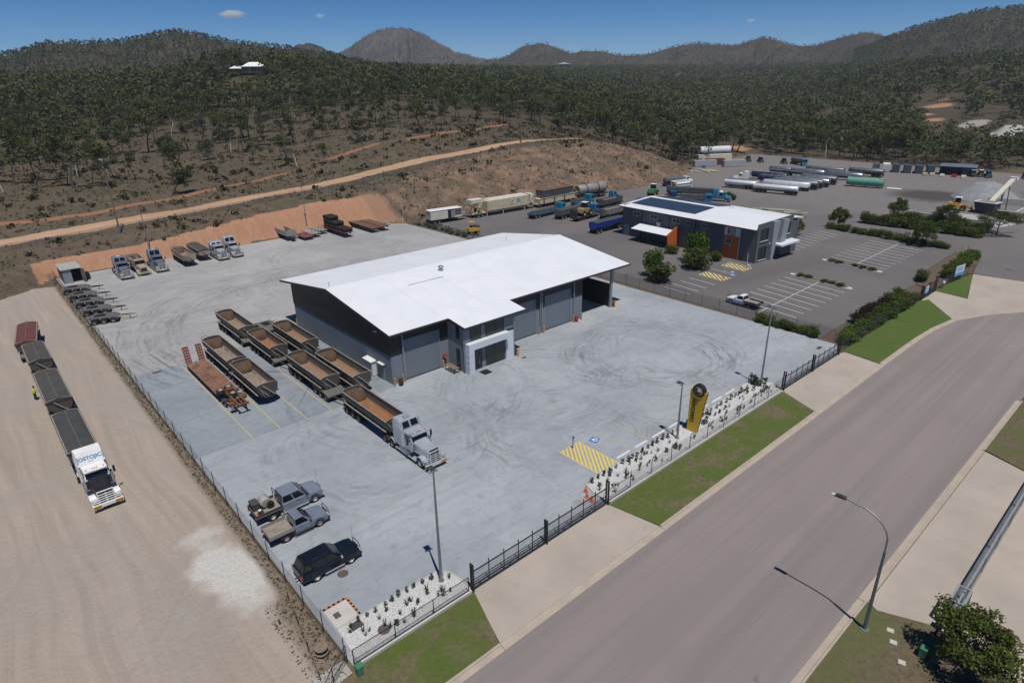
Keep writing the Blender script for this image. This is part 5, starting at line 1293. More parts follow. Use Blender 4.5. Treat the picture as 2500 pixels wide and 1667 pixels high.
# ---------------------------------------------------------------- house on the hill
def hill_house():
    mat('house_wall', (0.2, 0.17, 0.14), (0.15, 0.13, 0.11), 0.5, 0.8); mat('house_roof', (0.78, 0.8, 0.78), (0.72, 0.74, 0.73), 0.3, 0.5)
    z = zz(168, 446); t = thing('hilltop_house', 'white-roofed house among trees on the hilltop', 'house', (168, 446, z), R(-21))
    part('wall', B().box(-8, 9, -4, 4, -1.5, 3.4), 'house_wall', t); part('verandah', B().box(-9.5, 9, -6.5, -4, -0.6, -0.3), 'timber_grey', t)
    part('roof', B().loft([[(-4.5, -7, 2.9), (11, -7, 2.9), (11, 6, 2.9), (-4.5, 6, 2.9)], [(0.5, -1, 5.6), (6, -1, 5.6), (6, 0.5, 5.6), (0.5, 0.5, 5.6)]]), 'house_roof', t); part('wing_roof', B().loft([[(-12, -7.5, 1.8), (-4.4, -7.5, 1.8), (-4.4, 5, 1.8), (-12, 5, 1.8)], [(-8.5, -1.5, 3.5), (-4.4, -1.5, 3.5), (-4.4, 0, 3.5), (-8.5, 0, 3.5)]]), 'house_roof', t)
    for x in (-9, -4.5, 0, 4.5, 9): part('verandah_post', B().box(x-0.1, x+0.1, -6.4, -6.2, -1.5, 3.0+0.1*(9-abs(x))), 'house_wall', t)
    for x in (-6, -1, 4): part('window', B().box(x, x+2.2, -4.06, -4.01, 0.4, 2.4), 'window_glass', t)
    t2 = thing('far_house', 'tiny white house far off below the middle hills', 'house', (1190, 1150, float(height([1190], [1150])[0])+14), R(-40)); part('wall', B().box(-14, 14, -6, 6, -6, 5), 'house_wall', t2); part('roof', B().prism([(-16, 5), (0, 9), (16, 5)], 1, -8, 8), 'house_roof', t2)
hill_house()
# ---------------------------------------------------------------- vehicle paints
DUST = (0.24, 0.19, 0.15)
mat('truck_silver', (0.5, 0.53, 0.56), (0.4, 0.43, 0.46), 1.1, 0.28, 0.35, dirt=(DUST, 0.72)); mat('truck_steelblue', (0.2, 0.23, 0.27), (0.15, 0.175, 0.21), 1.1, 0.3, 0.35, dirt=(DUST, 0.7))
mat('truck_tan', (0.36, 0.3, 0.23), (0.28, 0.22, 0.165), 1.3, 0.6, 0.1, dirt=((0.3, 0.2, 0.13), 0.6)); mat('truck_white', (0.75, 0.75, 0.74), (0.68, 0.67, 0.65), 1.1, 0.35, dirt=((0.45, 0.38, 0.32), 0.72))
mat('truck_blue', (0.02, 0.16, 0.34), (0.018, 0.13, 0.28), 1.1, 0.35, dirt=(DUST, 0.74)); mat('truck_teal', (0.02, 0.2, 0.33), (0.02, 0.16, 0.26), 1.1, 0.35); mat('royal_blue', (0.015, 0.055, 0.3), (0.013, 0.045, 0.24), 1.1, 0.4, dirt=(DUST, 0.74)); mat('navy', (0.012, 0.02, 0.05), (0.02, 0.03, 0.065), 1.1, 0.35)
mat('chrome', (0.72, 0.73, 0.74), (0.6, 0.61, 0.62), 2, 0.22, 0.55); mat('dolly_grey', (0.13, 0.122, 0.115), (0.09, 0.085, 0.08), 1.4, 0.8, dirt=(DUST, 0.66)); mat('polished', (0.5, 0.52, 0.54), (0.38, 0.4, 0.42), 0.8, 0.24, 0.85); mat('dull_tank', (0.17, 0.18, 0.19), (0.11, 0.118, 0.125), 0.8, 0.45, 0.45, dirt=(DUST, 0.66)); mat('tank_white', (0.7, 0.72, 0.73), (0.62, 0.64, 0.66), 0.6, 0.3, 0.15)
mat('tub_side', (0.1, 0.09, 0.08), (0.064, 0.06, 0.056), 0.9, 0.7, 0.1, dirt=((0.19, 0.15, 0.12), 0.58)); mat('tub_rim', (0.3, 0.26, 0.22), (0.2, 0.17, 0.145), 1.5, 0.8, dirt=((0.13, 0.1, 0.085), 0.62))
mat('scoop', (0.07, 0.046, 0.032), (0.12, 0.078, 0.052), 0.8, 0.9, spec=0.15)
def liner(name, a, b, c):
    t = NT(name); v = t.coord('Object'); n1 = t.noise(v, 0.5, 5, 0.65); n2 = t.noise(t.add('ShaderNodeMapping', Vector=v, Scale=(2.2, 0.5, 1.0)).outputs[0], 1.6, 6, 0.7)
    col = t.mix(t.ramp(n1, 0.36, 0.64), a, b); col = t.mix(t.ramp(n2, 0.5, 0.72), col, c); t.base(col); t.bump(n2, 0.5, 0.05); t.fin(0.95, 0, 0.1)
liner('liner_rust', (0.3, 0.135, 0.06), (0.22, 0.105, 0.055), (0.26, 0.17, 0.115)); liner('liner_dust', (0.3, 0.225, 0.165), (0.24, 0.17, 0.12), (0.19, 0.14, 0.105)); liner('liner_mixed', (0.27, 0.17, 0.105), (0.22, 0.155, 0.11), (0.27, 0.125, 0.06)); liner('liner_grit', (0.29, 0.23, 0.175), (0.23, 0.18, 0.14), (0.08, 0.065, 0.055))
mat('tarp_grey', (0.075, 0.072, 0.068), (0.055, 0.053, 0.05), 0.8, 0.85, spec=0.2, dirt=((0.14, 0.11, 0.085), 0.58)); mat('tarp_charcoal', (0.052, 0.053, 0.054), (0.07, 0.07, 0.068), 0.8, 0.85, spec=0.2, dirt=((0.12, 0.1, 0.085), 0.7)); mat('tarp_red', (0.135, 0.05, 0.046), (0.105, 0.042, 0.04), 0.8, 0.8, spec=0.2, dirt=((0.17, 0.1, 0.085), 0.66))
mat('seam', (0.13, 0.12, 0.11), (0.1, 0.095, 0.09), 2, 0.8)
mat('amber_plate', (0.5, 0.28, 0.02), (0.35, 0.19, 0.02), 6, 0.6); mat('red_lamp', (0.35, 0.02, 0.02), (0.28, 0.02, 0.02), 3, 0.35); mat('headlamp', (0.7, 0.72, 0.74), (0.6, 0.62, 0.64), 3, 0.15, 0.3)
mat('red_oxide', (0.2, 0.06, 0.045), (0.14, 0.05, 0.04), 1.5, 0.8, dirt=((0.25, 0.13, 0.08), 0.6)); mat('plate_grey', (0.3, 0.3, 0.29), (0.22, 0.22, 0.215), 1.0, 0.7); mat('ll_deck', (0.26, 0.135, 0.088), (0.19, 0.1, 0.068), 0.33, 0.9, spec=0.15, dirt=((0.055, 0.047, 0.047), 0.5)); mat('rim_steel', (0.36, 0.34, 0.31), (0.24, 0.22, 0.2), 4, 0.6, 0.1); mat('rim_alloy', (0.55, 0.56, 0.57), (0.45, 0.46, 0.47), 4, 0.35, 0.2); mat('rusty_deck', (0.17, 0.095, 0.065), (0.12, 0.075, 0.055), 1.2, 0.9, spec=0.15, dirt=((0.22, 0.13, 0.09), 0.62))
mat('cream_plant', (0.56, 0.49, 0.34), (0.46, 0.4, 0.28), 0.8, 0.7, dirt=((0.3, 0.22, 0.14), 0.64)); mat('cream_light', (0.62, 0.58, 0.48), (0.54, 0.5, 0.42), 0.8, 0.7); mat('machine_yellow', (0.5, 0.3, 0.03), (0.4, 0.24, 0.03), 1.2, 0.55, dirt=((0.2, 0.14, 0.08), 0.66)); mat('machine_tan', (0.3, 0.23, 0.11), (0.23, 0.18, 0.1), 1.2, 0.7)
# ---------------------------------------------------------------- wheels
def wheel_src(r, w, hub):
    ty = B().lathe([(r*0.56, -w/2), (r*0.9, -w/2), (r, -w*0.36), (r, w*0.36), (r*0.9, w/2), (r*0.56, w/2)], ax=0, n=18).mesh('wheel'); recalc(ty); ty.materials.append(MATS['tyre'])
    rb = B().lathe([(0.001, w*0.2), (r*0.2, w*0.22), (r*0.24, w*0.32), (r*0.34, w*0.3), (r*0.42, w*0.1), (r*0.55, w*0.42), (r*0.57, w*0.5), (r*0.57, -w*0.5), (r*0.3, -w*0.3), (0.001, -w*0.3)], ax=0, n=18).mesh('rim'); recalc(rb); rb.materials.append(MATS[hub])
    for me in (ty, rb):
        for p in me.polygons: p.use_smooth = True
        me.set_sharp_from_angle(angle=R(35))
    return ty, rb
WH = {'truck': wheel_src(0.52, 0.3, 'rim_alloy'), 'trailer': wheel_src(0.5, 0.55, 'rim_steel'), 'dual': wheel_src(0.52, 0.58, 'rim_steel'), 'car': wheel_src(0.38, 0.25, 'rim_steel'), 'alloy': wheel_src(0.39, 0.26, 'rim_alloy'), 'loader': wheel_src(0.78, 0.55, 'machine_yellow'), 'small': wheel_src(0.4, 0.24, 'rim_steel')}
WR = {'truck': 0.52, 'trailer': 0.5, 'dual': 0.52, 'car': 0.38, 'alloy': 0.39, 'loader': 0.78, 'small': 0.4}
def wheels(t, kind, ys, half, z=None):
    ty, rb = WH[kind]; z = WR[kind] if z is None else z
    for y in ys:
        for s in (-1, 1):
            w = share('wheel', ty, t, (s*half, y, z), (0, 0, 0 if s > 0 else PI)); link('rim', rb, w)
def arch(r0, r1, x0, x1, y, z, a0=0, a1=180, n=9):
    """mudguard: half ring extruded across"""
    P = [(y+r1*math.cos(R(a0+(a1-a0)*k/n)), z+r1*math.sin(R(a0+(a1-a0)*k/n))) for k in range(n+1)] + [(y+r0*math.cos(R(a1+(a0-a1)*k/n)), z+r0*math.sin(R(a1+(a0-a1)*k/n))) for k in range(n+1)]
    b = B()
    for k in range(n):
        b.prism([P[k], P[k+1], P[2*n-k], P[2*n+1-k]], 0, x0, x1)
    return b
# ---------------------------------------------------------------- bonneted prime mover; local +y forward, bumper at y=0
def prime_mover(label, loc, rz, paint='truck_silver', bar='chrome', logo=None, cover=False, hop=False, hood2=None, tall=3.75):
    t = thing('prime_mover', label, 'truck', loc, rz)
    ch = part('chassis', B().box(-0.42, 0.42, -8.7, -0.5, 0.68, 0.95), 'dark_steel', t)
    hood = part('bonnet', B().loft([[(-0.62, -0.42, 1.0), (0.62, -0.42, 1.0), (0.62, -0.42, 1.78), (0.45, -0.42, 1.95), (-0.45, -0.42, 1.95), (-0.62, -0.42, 1.78)], [(-0.85, -2.75, 1.0), (0.85, -2.75, 1.0), (0.85, -2.75, 2.02), (0.62, -2.75, 2.2), (-0.62, -2.75, 2.2), (-0.85, -2.75, 2.02)]]), hood2 or paint, t, bevel=0.05)
    part('grille', B().box(-0.55, 0.55, -0.415, -0.36, 1.05, 1.75), 'black_paint', hood); part('grille_surround', B().box(-0.6, 0.6, -0.41, -0.35, 1.76, 1.86), bar, hood); part('bonnet_shield', B().box(-0.5, 0.5, -0.5, -0.38, 1.94, 2.02), 'black_paint', hood)
    for s in (-1, 1):
        a, b = sorted((s*0.66, s*1.22))
        part('front_mudguard', arch(0.58, 0.66, a, b, -1.3, 0.56, 0, 170).box(a, b, -0.72, -0.5, 0.62, 1.12), paint, t, smooth=True)
        part('headlight', B().box(min(s*0.72, s*1.15), max(s*0.72, s*1.15), -0.49, -0.4, 0.92, 1.12), 'headlamp', t)
        part('fuel_tank', B().cyl((s*0.88, -4.9, 0.72), (s*0.88, -3.2, 0.72), 0.33, 0.33, 14), 'polished', t, smooth=True); part('side_step', B().box(min(s*0.6, s*1.22), max(s*0.6, s*1.22), -5.7, -1.95, 0.42, 0.5), 'chrome', t)
        part('air_cleaner', B().cyl((s*1.06, -2.7, 1.2), (s*1.06, -2.7, 2.05), 0.2, 0.2, 12), 'polished', t, smooth=True)
        part('exhaust_stack', B().cyl((s*1.02, -4.32, 1.0), (s*1.02, -4.32, 3.2), 0.09, 0.09, 9).cyl((s*1.02, -4.32, 3.2), (s*1.02, -4.45, 3.75), 0.075, 0.075, 9), 'chrome', t, smooth=True)
        m = part('mirror', B().box(min(s*1.3, s*1.5), max(s*1.3, s*1.5), -2.95, -2.87, 1.95, 2.6), 'black_paint', t); part('mirror_arm', B().tube([(s*0.98, -2.95, 2.55), (s*1.36, -2.91, 2.5)], 0.02, 5).tube([(s*0.98, -2.95, 2.0), (s*1.36, -2.91, 2.02)], 0.02, 5), bar, m)
    cab = part('cab', B().loft([[(-1.0, -2.72, z) if False else (x, y, z) for x, y in ((-0.98, -2.72), (0.98, -2.72), (1.02, -4.3), (-1.02, -4.3))] for z in (1.0, 2.05)] + [[(-0.86, -3.1, 2.78), (0.86, -3.1, 2.78), (0.96, -4.3, 2.86), (-0.96, -4.3, 2.86)]]), paint, t, bevel=0.04)
    part('windscreen', B().add([(-0.9, -2.76, 2.12), (0.9, -2.76, 2.12), (0.8, -3.04, 2.72), (-0.8, -3.04, 2.72), (-0.9, -2.72, 2.13), (0.9, -2.72, 2.13), (0.8, -3.0, 2.73), (-0.8, -3.0, 2.73)], [(0, 1, 2, 3), (4, 7, 6, 5), (0, 4, 5, 1), (1, 5, 6, 2), (2, 6, 7, 3), (3, 7, 4, 0)]), 'car_glass', cab)
    for s in (-1, 1): part('side_window', B().box(min(s*0.97, s*1.025), max(s*0.97, s*1.025), -4.0, -3.12, 2.05, 2.6), 'car_glass', cab)
    part('sun_visor', B().prism([(-2.68, 2.72), (-2.66, 2.86), (-3.25, 2.97), (-3.25, 2.84)], 0, -0.92, 0.92), paint, cab)
    for k in (-0.7, -0.18, 0, 0.18, 0.7): part('marker_light', B().box(k-0.05, k+0.05, -2.98, -2.88, 2.93, 2.99), 'red_lamp' if not logo else 'amber_plate', cab)
    sl = part('sleeper', B().loft([[(-1.18, -4.36, 0.95), (1.18, -4.36, 0.95), (1.18, -5.95, 0.95), (-1.18, -5.95, 0.95)], [(-1.18, -4.36, 2.9), (1.18, -4.36, 2.9), (1.2, -5.95, 2.9), (-1.2, -5.95, 2.9)], [(-1.0, -4.75, tall-0.1), (1.0, -4.75, tall-0.1), (1.08, -5.95, tall), (-1.08, -5.95, tall)]]), paint, t, bevel=0.06)
    if logo:
        d = Vector((0, -0.39, tall-3.0)).normalized()
        part('roof_fairing', B().loft([[(-1.1, -4.14, 2.86), (1.1, -4.14, 2.86), (1.1, -5.0, 2.86), (-1.1, -5.0, 2.86)], [(-1.02, -4.74, tall+0.05), (1.02, -4.74, tall+0.05), (1.02, -5.3, tall+0.08), (-1.02, -5.3, tall+0.08)]]), paint, sl)
        up = Vector((0, -0.6, tall+0.05-2.86)).normalized(); mid = Vector((0, -4.42, 2.86+(tall+0.05-2.86)*0.47))+Vector((0, up.z, -up.y))*0.012
        text_part('lettering', logo, 0.47, 'logo_blue', sl, frame_mat(mid, (-1, 0, 0), up), 0.006, 0.012)
        text_part('small_lettering', 'GROUP', 0.12, 'logo_blue', sl, frame_mat(mid-up*0.33, (-1, 0, 0), up), 0.006)
    else:
        for s in (-1, 1):
            part('sleeper_window', B().add([(s*0.1, -4.34, 2.98), (s*0.92, -4.34, 2.98), (s*0.86, -4.62, tall-0.24), (s*0.1, -4.62, tall-0.24), (s*0.1, -4.5, 2.98), (s*0.92, -4.5, 2.98), (s*0.86, -4.8, tall-0.24), (s*0.1, -4.8, tall-0.24)], [(0, 1, 2, 3), (4, 7, 6, 5), (0, 4, 5, 1), (1, 5, 6, 2), (2, 6, 7, 3), (3, 7, 4, 0)]), 'car_glass', sl)
        part('roof_pod', B().box(-0.35, 0.35, -5.4, -4.95, tall-0.02, tall+0.1, 0.08, 0.08, 0.08, 0.08), 'galvanised', sl)
    # bull bar: bumper channel, hoops and cross bars
    bb = part('bull_bar', B().box(-1.22, 1.22, -0.32, -0.02, 0.42, 0.78), bar, t, bevel=0.04)
    for z in (0.98, 1.2, 1.42, 1.64): part('bar', B().cyl((-1.1 if z < 1.5 else -0.62, -0.12, z), (1.1 if z < 1.5 else 0.62, -0.12, z), 0.04, 0.04, 7), bar, bb)
    for x, zt in ((-1.1, 1.42), (-0.62, 1.95), (0, 1.7), (0.62, 1.95), (1.1, 1.42)): part('upright', B().cyl((x, -0.13, 0.76), (x, -0.17, zt), 0.045, 0.045, 7), bar, bb)
    part('top_bar', B().cyl((-0.62, -0.17, 1.92), (0.62, -0.17, 1.92), 0.04, 0.04, 7), bar, bb)
    for s in (-1, 1): part('road_train_plate', B().box(min(s*0.55, s*1.15), max(s*0.55, s*1.15), -0.02, 0.0, 0.46, 0.74), 'amber_plate' if not hop else 'dark_steel', bb)
    part('turntable', B().lathe([(0.1, 0.0), (0.48, 0.0), (0.5, 0.06), (0.1, 0.1)], (0, -7.2, 1.02), n=14), 'dark_steel', t)
    part('air_tanks', B().box(-0.42, 0.42, -6.05, -5.98, 0.9, 1.7), 'dark_steel', t)
    for s in (-1, 1): part('rear_mudguard', arch(0.6, 0.64, min(s*0.55, s*1.22), max(s*0.55, s*1.22), -6.35, 0.55, 20, 170), paint if not hop else 'truck_tan', t, smooth=True)
    wheels(t, 'truck', (-1.3,), 1.03); wheels(t, 'dual', (-6.35, -7.75), 0.92)
    if hop:       # rigid body with an open hopper behind the cab
        pass
    return t
mat('logo_blue', (0.03, 0.2, 0.42), (0.03, 0.17, 0.36), 1, 0.5)
# ---------------------------------------------------------------- side-tipping trailer; local +y forward, front of tub at y=0
def side_tipper(label, loc, rz, L=9.8, inner='liner_rust', side='tub_side', cover=None, name='side_tipper_trailer', H=2.62, group='side tipper trailers', axles=3, legs=True):
    t = thing(name, label, 'trailer', loc, rz, group)
    W2 = 1.25; out = [(-W2, H), (-W2+0.02, H-0.55), (-W2+0.16, H-0.95), (-0.8, 1.32), (0.8, 1.32), (W2-0.16, H-0.95), (W2-0.02, H-0.55), (W2, H)]
    inn = [(W2-0.06, H), (W2-0.08, H-0.53), (W2-0.22, H-0.92), (0.76, 1.38), (-0.76, 1.38), (-W2+0.22, H-0.92), (-W2+0.08, H-0.53), (-W2+0.06, H)]
    b = B(); b.prism(out+inn, 1, -L+0.06, -0.06); tub = part('tub', b, side, t)
    # liner surface inside the tub, with scooped ends
    lb = B(); sc = 0.05
    li = [(x*(1-0.012), z+0.012) for x, z in inn]
    fl = [(1.0, 1.72), (0.8, 1.45), (0.4, 1.4), (-0.4, 1.4), (-0.8, 1.45), (-1.0, 1.72)]
    lb.loft([[(x, y, z) for x, z in fl] for y in (-0.75, -L*0.5, -L+1.5)], close=False)
    part('tub_floor', lb, inner, tub, smooth=50)
    # scooped ends: quarter bowls running up to the rim
    for y0, sg, ln in ((-0.08, -1, 0.75), (-L+0.08, 1, 1.5)):
        rings = []
        for k in range(6):
            a = k/5*PI/2; yy = y0+sg*ln*(1-math.cos(a)) if False else y0+sg*ln*math.sin(a)
            zb = H-0.12-(H-0.12-1.405)*(1-math.cos(a)); wb = W2-0.1-0.28*(1-math.cos(a))
            rings.append([(wb*math.cos(q), yy-sg*0.25*(1-abs(math.cos(q)))*math.sin(a)*(1 if k < 5 else 1), zb+(H-0.1-zb)*0.28*abs(math.cos(q))**3) for q in np.linspace(0, PI, 9)])
        part('end_scoop', B().loft(rings, close=False), 'scoop', tub, smooth=60)
    for y0, nm in ((-L, 'rear_end'), (-0.06, 'front_end')):
        top = [(W2*math.cos(a), H-0.06+0.3*math.sin(a)) for a in np.linspace(0, PI, 11)]
        e = part(nm, B().prism([(-0.8, 1.3), (0.8, 1.3), (W2-0.14, H-0.95), (W2, H-0.06)] + top[1:-1] + [(-W2, H-0.06), (-W2+0.14, H-0.95)], 1, y0, y0+0.06), side, tub)
        part('end_rim', B().tube([(x, y0+0.03, z) for x, z in top], 0.045, 5), 'tub_rim', e)
    for s in (-1, 1):
        part('rim_rail', B().box(min(s*(W2-0.09), s*(W2+0.03)), max(s*(W2-0.09), s*(W2+0.03)), -L+0.07, -0.07, H-0.01, H+0.06), 'tub_rim', tub)
        part('side_rail', B().box(min(s*(W2-0.1), s*(W2+0.05)), max(s*(W2-0.1), s*(W2+0.05)), -L+0.2, -0.2, 1.36, 1.46), 'tub_rim', t)
        for k in range(5): 
            y = -0.9-k*(L-1.8)/4
            part('side_rib', B().box(min(s*(W2-0.02), s*(W2+0.035)), max(s*(W2-0.02), s*(W2+0.035)), y-0.04, y+0.04, H-0.6, H-0.012), side, tub)
    if not cover:
        r = part('tipping_ram', B().cyl((-0.7, 0.12, 1.15), (0.55, 0.12, H-0.05), 0.07, 0.07, 8).cyl((0.1, 0.12, 1.15), (0.95, 0.12, H-0.35), 0.05, 0.05, 7).cyl((0.55, 0.12, 1.2), (1.05, 0.1, H-0.15), 0.035, 0.035, 7), 'rim_steel', t)
        part('ladder', B().tube([(W2-0.35, 0.04, 1.2), (W2-0.1, 0.04, H)], 0.025, 5).tube([(W2-0.65, 0.04, 1.2), (W2-0.4, 0.04, H)], 0.025, 5), 'dark_steel', t)
        part('roll_frame', B().tube([(W2-0.02, -L-0.02, H), (W2-0.1, -L-0.06, H+0.38), (0.5, -L-0.06, H+0.42), (0.35, -L-0.06, H+0.36)], 0.03, 5), 'dark_steel', t)
    part('chassis', B().box(-0.5, 0.5, -L+0.05, 0.05, 0.92, 1.22).box(-0.9, 0.9, -L+0.2, -L+0.5, 0.95, 1.2).box(-0.9, 0.9, -0.7, -0.3, 0.95, 1.2), 'dark_steel', t)
    ys = [-L+0.75+1.32*k for k in range(axles)]
    for s in (-1, 1): part('mudguard', B().box(min(s*0.62, s*1.24), max(s*0.62, s*1.24), ys[0]-0.62, ys[-1]+0.62, 1.1, 1.15), 'dark_steel', t)
    if legs:
        for s in (-1, 1): part('landing_leg', B().box(s*0.6-0.07, s*0.6+0.07, -2.7, -2.55, 0.02, 0.95), 'dark_steel', t)
    part('tail_bar', B().box(-1.15, 1.15, -L-0.04, -L+0.04, 0.62, 0.8), 'dark_steel', t)
    wheels(t, 'trailer', ys, 0.93)
    if cover:
        c = part('tarp', B().prism([(-1.32, H+0.02), (-0.7, H+0.2), (0, H+0.3), (0.7, H+0.2), (1.32, H+0.02), (1.32, H-0.12), (-1.32, H-0.12)], 1, -L-0.05, 0.05), cover, t); part('tarp_seam', B().box(-0.03, 0.03, -L+0.1, -0.1, H+0.285, H+0.306), 'seam', c)
        part('tipping_ram', B().cyl((-0.7, 0.14, 1.15), (0.5, 0.14, H-0.1), 0.06, 0.06, 8), 'rim_steel', t)
    return t
def dolly(label, loc, rz, yellow=False, group='converter dollies'):
    """tri-axle dolly; local +y forward, centre axle at y=0"""
    t = thing('trailer_dolly', label, 'dolly', loc, rz, group)
    part('deck', B().prism([(-2.1, 0.95), (1.0, 0.95), (2.1, 0.72), (2.1, 0.86), (1.0, 1.14), (-1.2, 1.14), (-2.1, 1.02)], 0, -1.22, 1.22), 'dolly_grey', t)
    part('turntable', B().lathe([(0.15, 0), (0.5, 0), (0.52, 0.1), (0.15, 0.1)], (0, -0.1, 1.15), n=14), 'black_paint', t); part('turntable_ramp', B().prism([(-1.3, 1.145), (-0.45, 1.145), (-0.45, 1.24), (-1.2, 1.16)], 0, -0.55, 0.55), 'black_paint', t)
    for s in (-1, 1):
        part('drawbar_arm', B().add([(s*0.6, 2.1, 0.66), (s*0.6, 2.1, 0.8), (s*0.48, 2.1, 0.8), (s*0.48, 2.1, 0.66), (s*0.14, 4.3, 0.66), (s*0.14, 4.3, 0.8), (s*0.02, 4.3, 0.8), (s*0.02, 4.3, 0.66)], [(0, 1, 2, 3), (4, 7, 6, 5), (0, 4, 5, 1), (1, 5, 6, 2), (2, 6, 7, 3), (3, 7, 4, 0)]), 'yellow_bollard' if yellow and s > 0 else 'dark_steel', t)
        part('mudguard', arch(0.56, 0.62, min(s*0.62, s*1.22), max(s*0.62, s*1.22), 1.32, 0.5, 0, 90), 'dolly_grey', t, smooth=True)
    part('tow_eye', B().lathe([(0.06, -0.04), (0.13, -0.04), (0.13, 0.04), (0.06, 0.04)], (0, 4.42, 0.73), n=10), 'rim_steel', t); part('stand', B().box(-0.05, 0.05, 3.55, 3.65, 0.0, 0.66), 'dark_steel', t)
    wheels(t, 'trailer', (-1.32, 0, 1.32), 0.93)
    return t

# ---------------------------------------------------------------- place the vehicles of the concrete yard
NS = PI        # facing the street (-y)
prime_mover('silver bonneted prime mover at the head of the parked road train', (28.75, 44.1, 0), NS, 'truck_silver')
side_tipper('rust-floored side tipper coupled behind the silver prime mover', (28.75, 51.3, 0), NS, 9.6, 'liner_rust', legs=False)
side_tipper('side tipper second in the middle row, just behind the leading trailer', (28.4, 65.4, 0), NS, 9.9, 'liner_mixed', legs=False)
side_tipper('side tipper third in the middle row, orange dirt in a short tub', (27.7, 78.9, 0), NS, 8.3, 'liner_rust', legs=False)
side_tipper('side tipper at the rear of the middle row, pale dusty tub', (27.2, 89.0, 0), NS, 9.8, 'liner_dust', legs=False)
side_tipper('rear side tipper of the pair parked against the workshop wall', (31.65, 77.8, 0), NS, 10.0, 'liner_mixed')
side_tipper('front side tipper of the pair parked against the workshop wall', (31.5, 63.3, 0), NS, 10.1, 'liner_mixed')
side_tipper('rear side tipper of the pair beside the low loader, gritty floor', (22.05, 78.6, 0), NS, 10.0, 'liner_grit', legs=False)
side_tipper('front side tipper of the pair beside the low loader, grit-streaked floor', (22.05, 68.7, 0), NS, 9.0, 'liner_grit')
dolly('dolly carrying the front of the second trailer in the middle row', (28.35, 66.05, 0), NS); dolly('dolly carrying the front of the third trailer in the middle row', (27.75, 80.3, 0), NS); dolly('dolly carrying the front of the rearmost trailer in the middle row', (27.25, 90.2, 0), NS)
dolly('dolly under the rear trailer of the pair beside the low loader', (22.05, 79.0, 0), NS); dolly('dark dolly standing loose behind the trailers at the workshop wall', (31.2, 92.3, 0), NS); dolly('dolly between the two trailers along the workshop wall', (31.6, 76.4, 0), NS)
for i, (y, w) in enumerate(((136.2, 'furthest back, beside the container'), (131.0, 'second from the back'), (126.0, 'in the middle'), (120.6, 'second from the front'), (115.2, 'nearest the street, with yellow drawbar'))):
    dolly('grey trailer dolly in the row along the fence, %s' % w, (13.1+0.12*i, y+0.6-0.2*i, 0), R(-106), i == 4, 'dollies lined up along the side fence')
def low_loader():
    t = thing('low_loader', 'rusty low loader trailer with two raised loading ramps', 'trailer', (18.9, 68.6, 0), NS); L = 17.0
    for s in (-1, 1):
        part('deck_side', B().box(min(s*0.16, s*1.25), max(s*0.16, s*1.25), -17.0, -5.2, 0.78, 0.92), 'll_deck', t)
        r = part('loading_ramp', B().add([(s*1.2, -17.05, 0.8), (s*0.45, -17.05, 0.8), (s*0.45, -17.75, 3.05), (s*1.2, -17.75, 3.05), (s*1.2, -17.17, 0.8), (s*0.45, -17.17, 0.8), (s*0.45, -17.87, 3.05), (s*1.2, -17.87, 3.05)], [(0, 1, 2, 3), (4, 7, 6, 5), (0, 4, 5, 1), (1, 5, 6, 2), (2, 6, 7, 3), (3, 7, 4, 0)]), 'red_oxide', t)
        for k in range(6):
            for c in (0.66, 0.98):
                z = 1.0+k*0.34; y = -17.05-0.7*(z-0.8)/2.25
                part('ramp_cleat', B().box(s*c-0.09, s*c+0.09, y-0.01, y+0.06, z, z+0.06), 'cream_light', r)
        part('gooseneck_beam', B().prism([(-5.3, 0.8), (-4.5, 0.82), (-3.6, 1.2), (0.2, 1.15), (0.2, 1.38), (-3.7, 1.45), (-4.7, 1.05), (-5.3, 1.0)], 0, min(s*0.35, s*0.55), max(s*0.35, s*0.55)), 'rust', t)
    part('centre_spine', B().box(-0.16, 0.16, -17.0, -5.2, 0.8, 0.98), 'll_deck', t)
    part('deck_step', B().box(-1.25, 1.25, -5.2, -4.6, 0.8, 1.05), 'rust', t)
    for k, (x, y) in enumerate(((-0.2, -5.0), (0.85, -4.6), (0.0, -2.9))): o = share('spare_wheel', WH['trailer'][0], t, (x, y, 1.35), (0, PI/2, 0)); link('rim', WH['trailer'][1], o)
    part('winch', B().cyl((-0.45, -4.0, 1.65), (0.45, -4.0, 1.65), 0.2, 0.2, 10).box(-0.55, 0.55, -4.2, -3.8, 1.42, 1.55), 'rust', t)
    part('cross_member', B().box(-0.9, 0.9, -1.7, -1.45, 1.16, 1.36).box(-0.7, 0.7, 0.0, 0.25, 1.16, 1.36), 'rust', t); part('toolbox', B().box(-1.2, -0.6, -2.6, -1.9, 0.9, 1.3), 'rust', t); part('toolbox', B().box(0.6, 1.2, -1.2, -0.6, 0.9, 1.3), 'rust', t)
    part('hose_stand', B().tube([(0, -0.8, 1.4), (0, -0.8, 2.3), (-0.5, -0.6, 2.35)], 0.035, 6), 'rust', t)
    for s in (-1, 1): part('landing_leg', B().box(s*0.6-0.06, s*0.6+0.06, -0.9, -0.78, 0.02, 1.18), 'dark_steel', t); part('mudguard', arch(0.45, 0.5, min(s*0.7, s*1.22), max(s*0.7, s*1.22), -3.6, 0.42, 10, 170), 'black_paint', t, smooth=True)
    wheels(t, 'small', (-7.4, -8.5, -9.6, -10.7, -11.8, -12.9), 0.98); wheels(t, 'small', (-3.0, -4.0), 0.98)
low_loader()
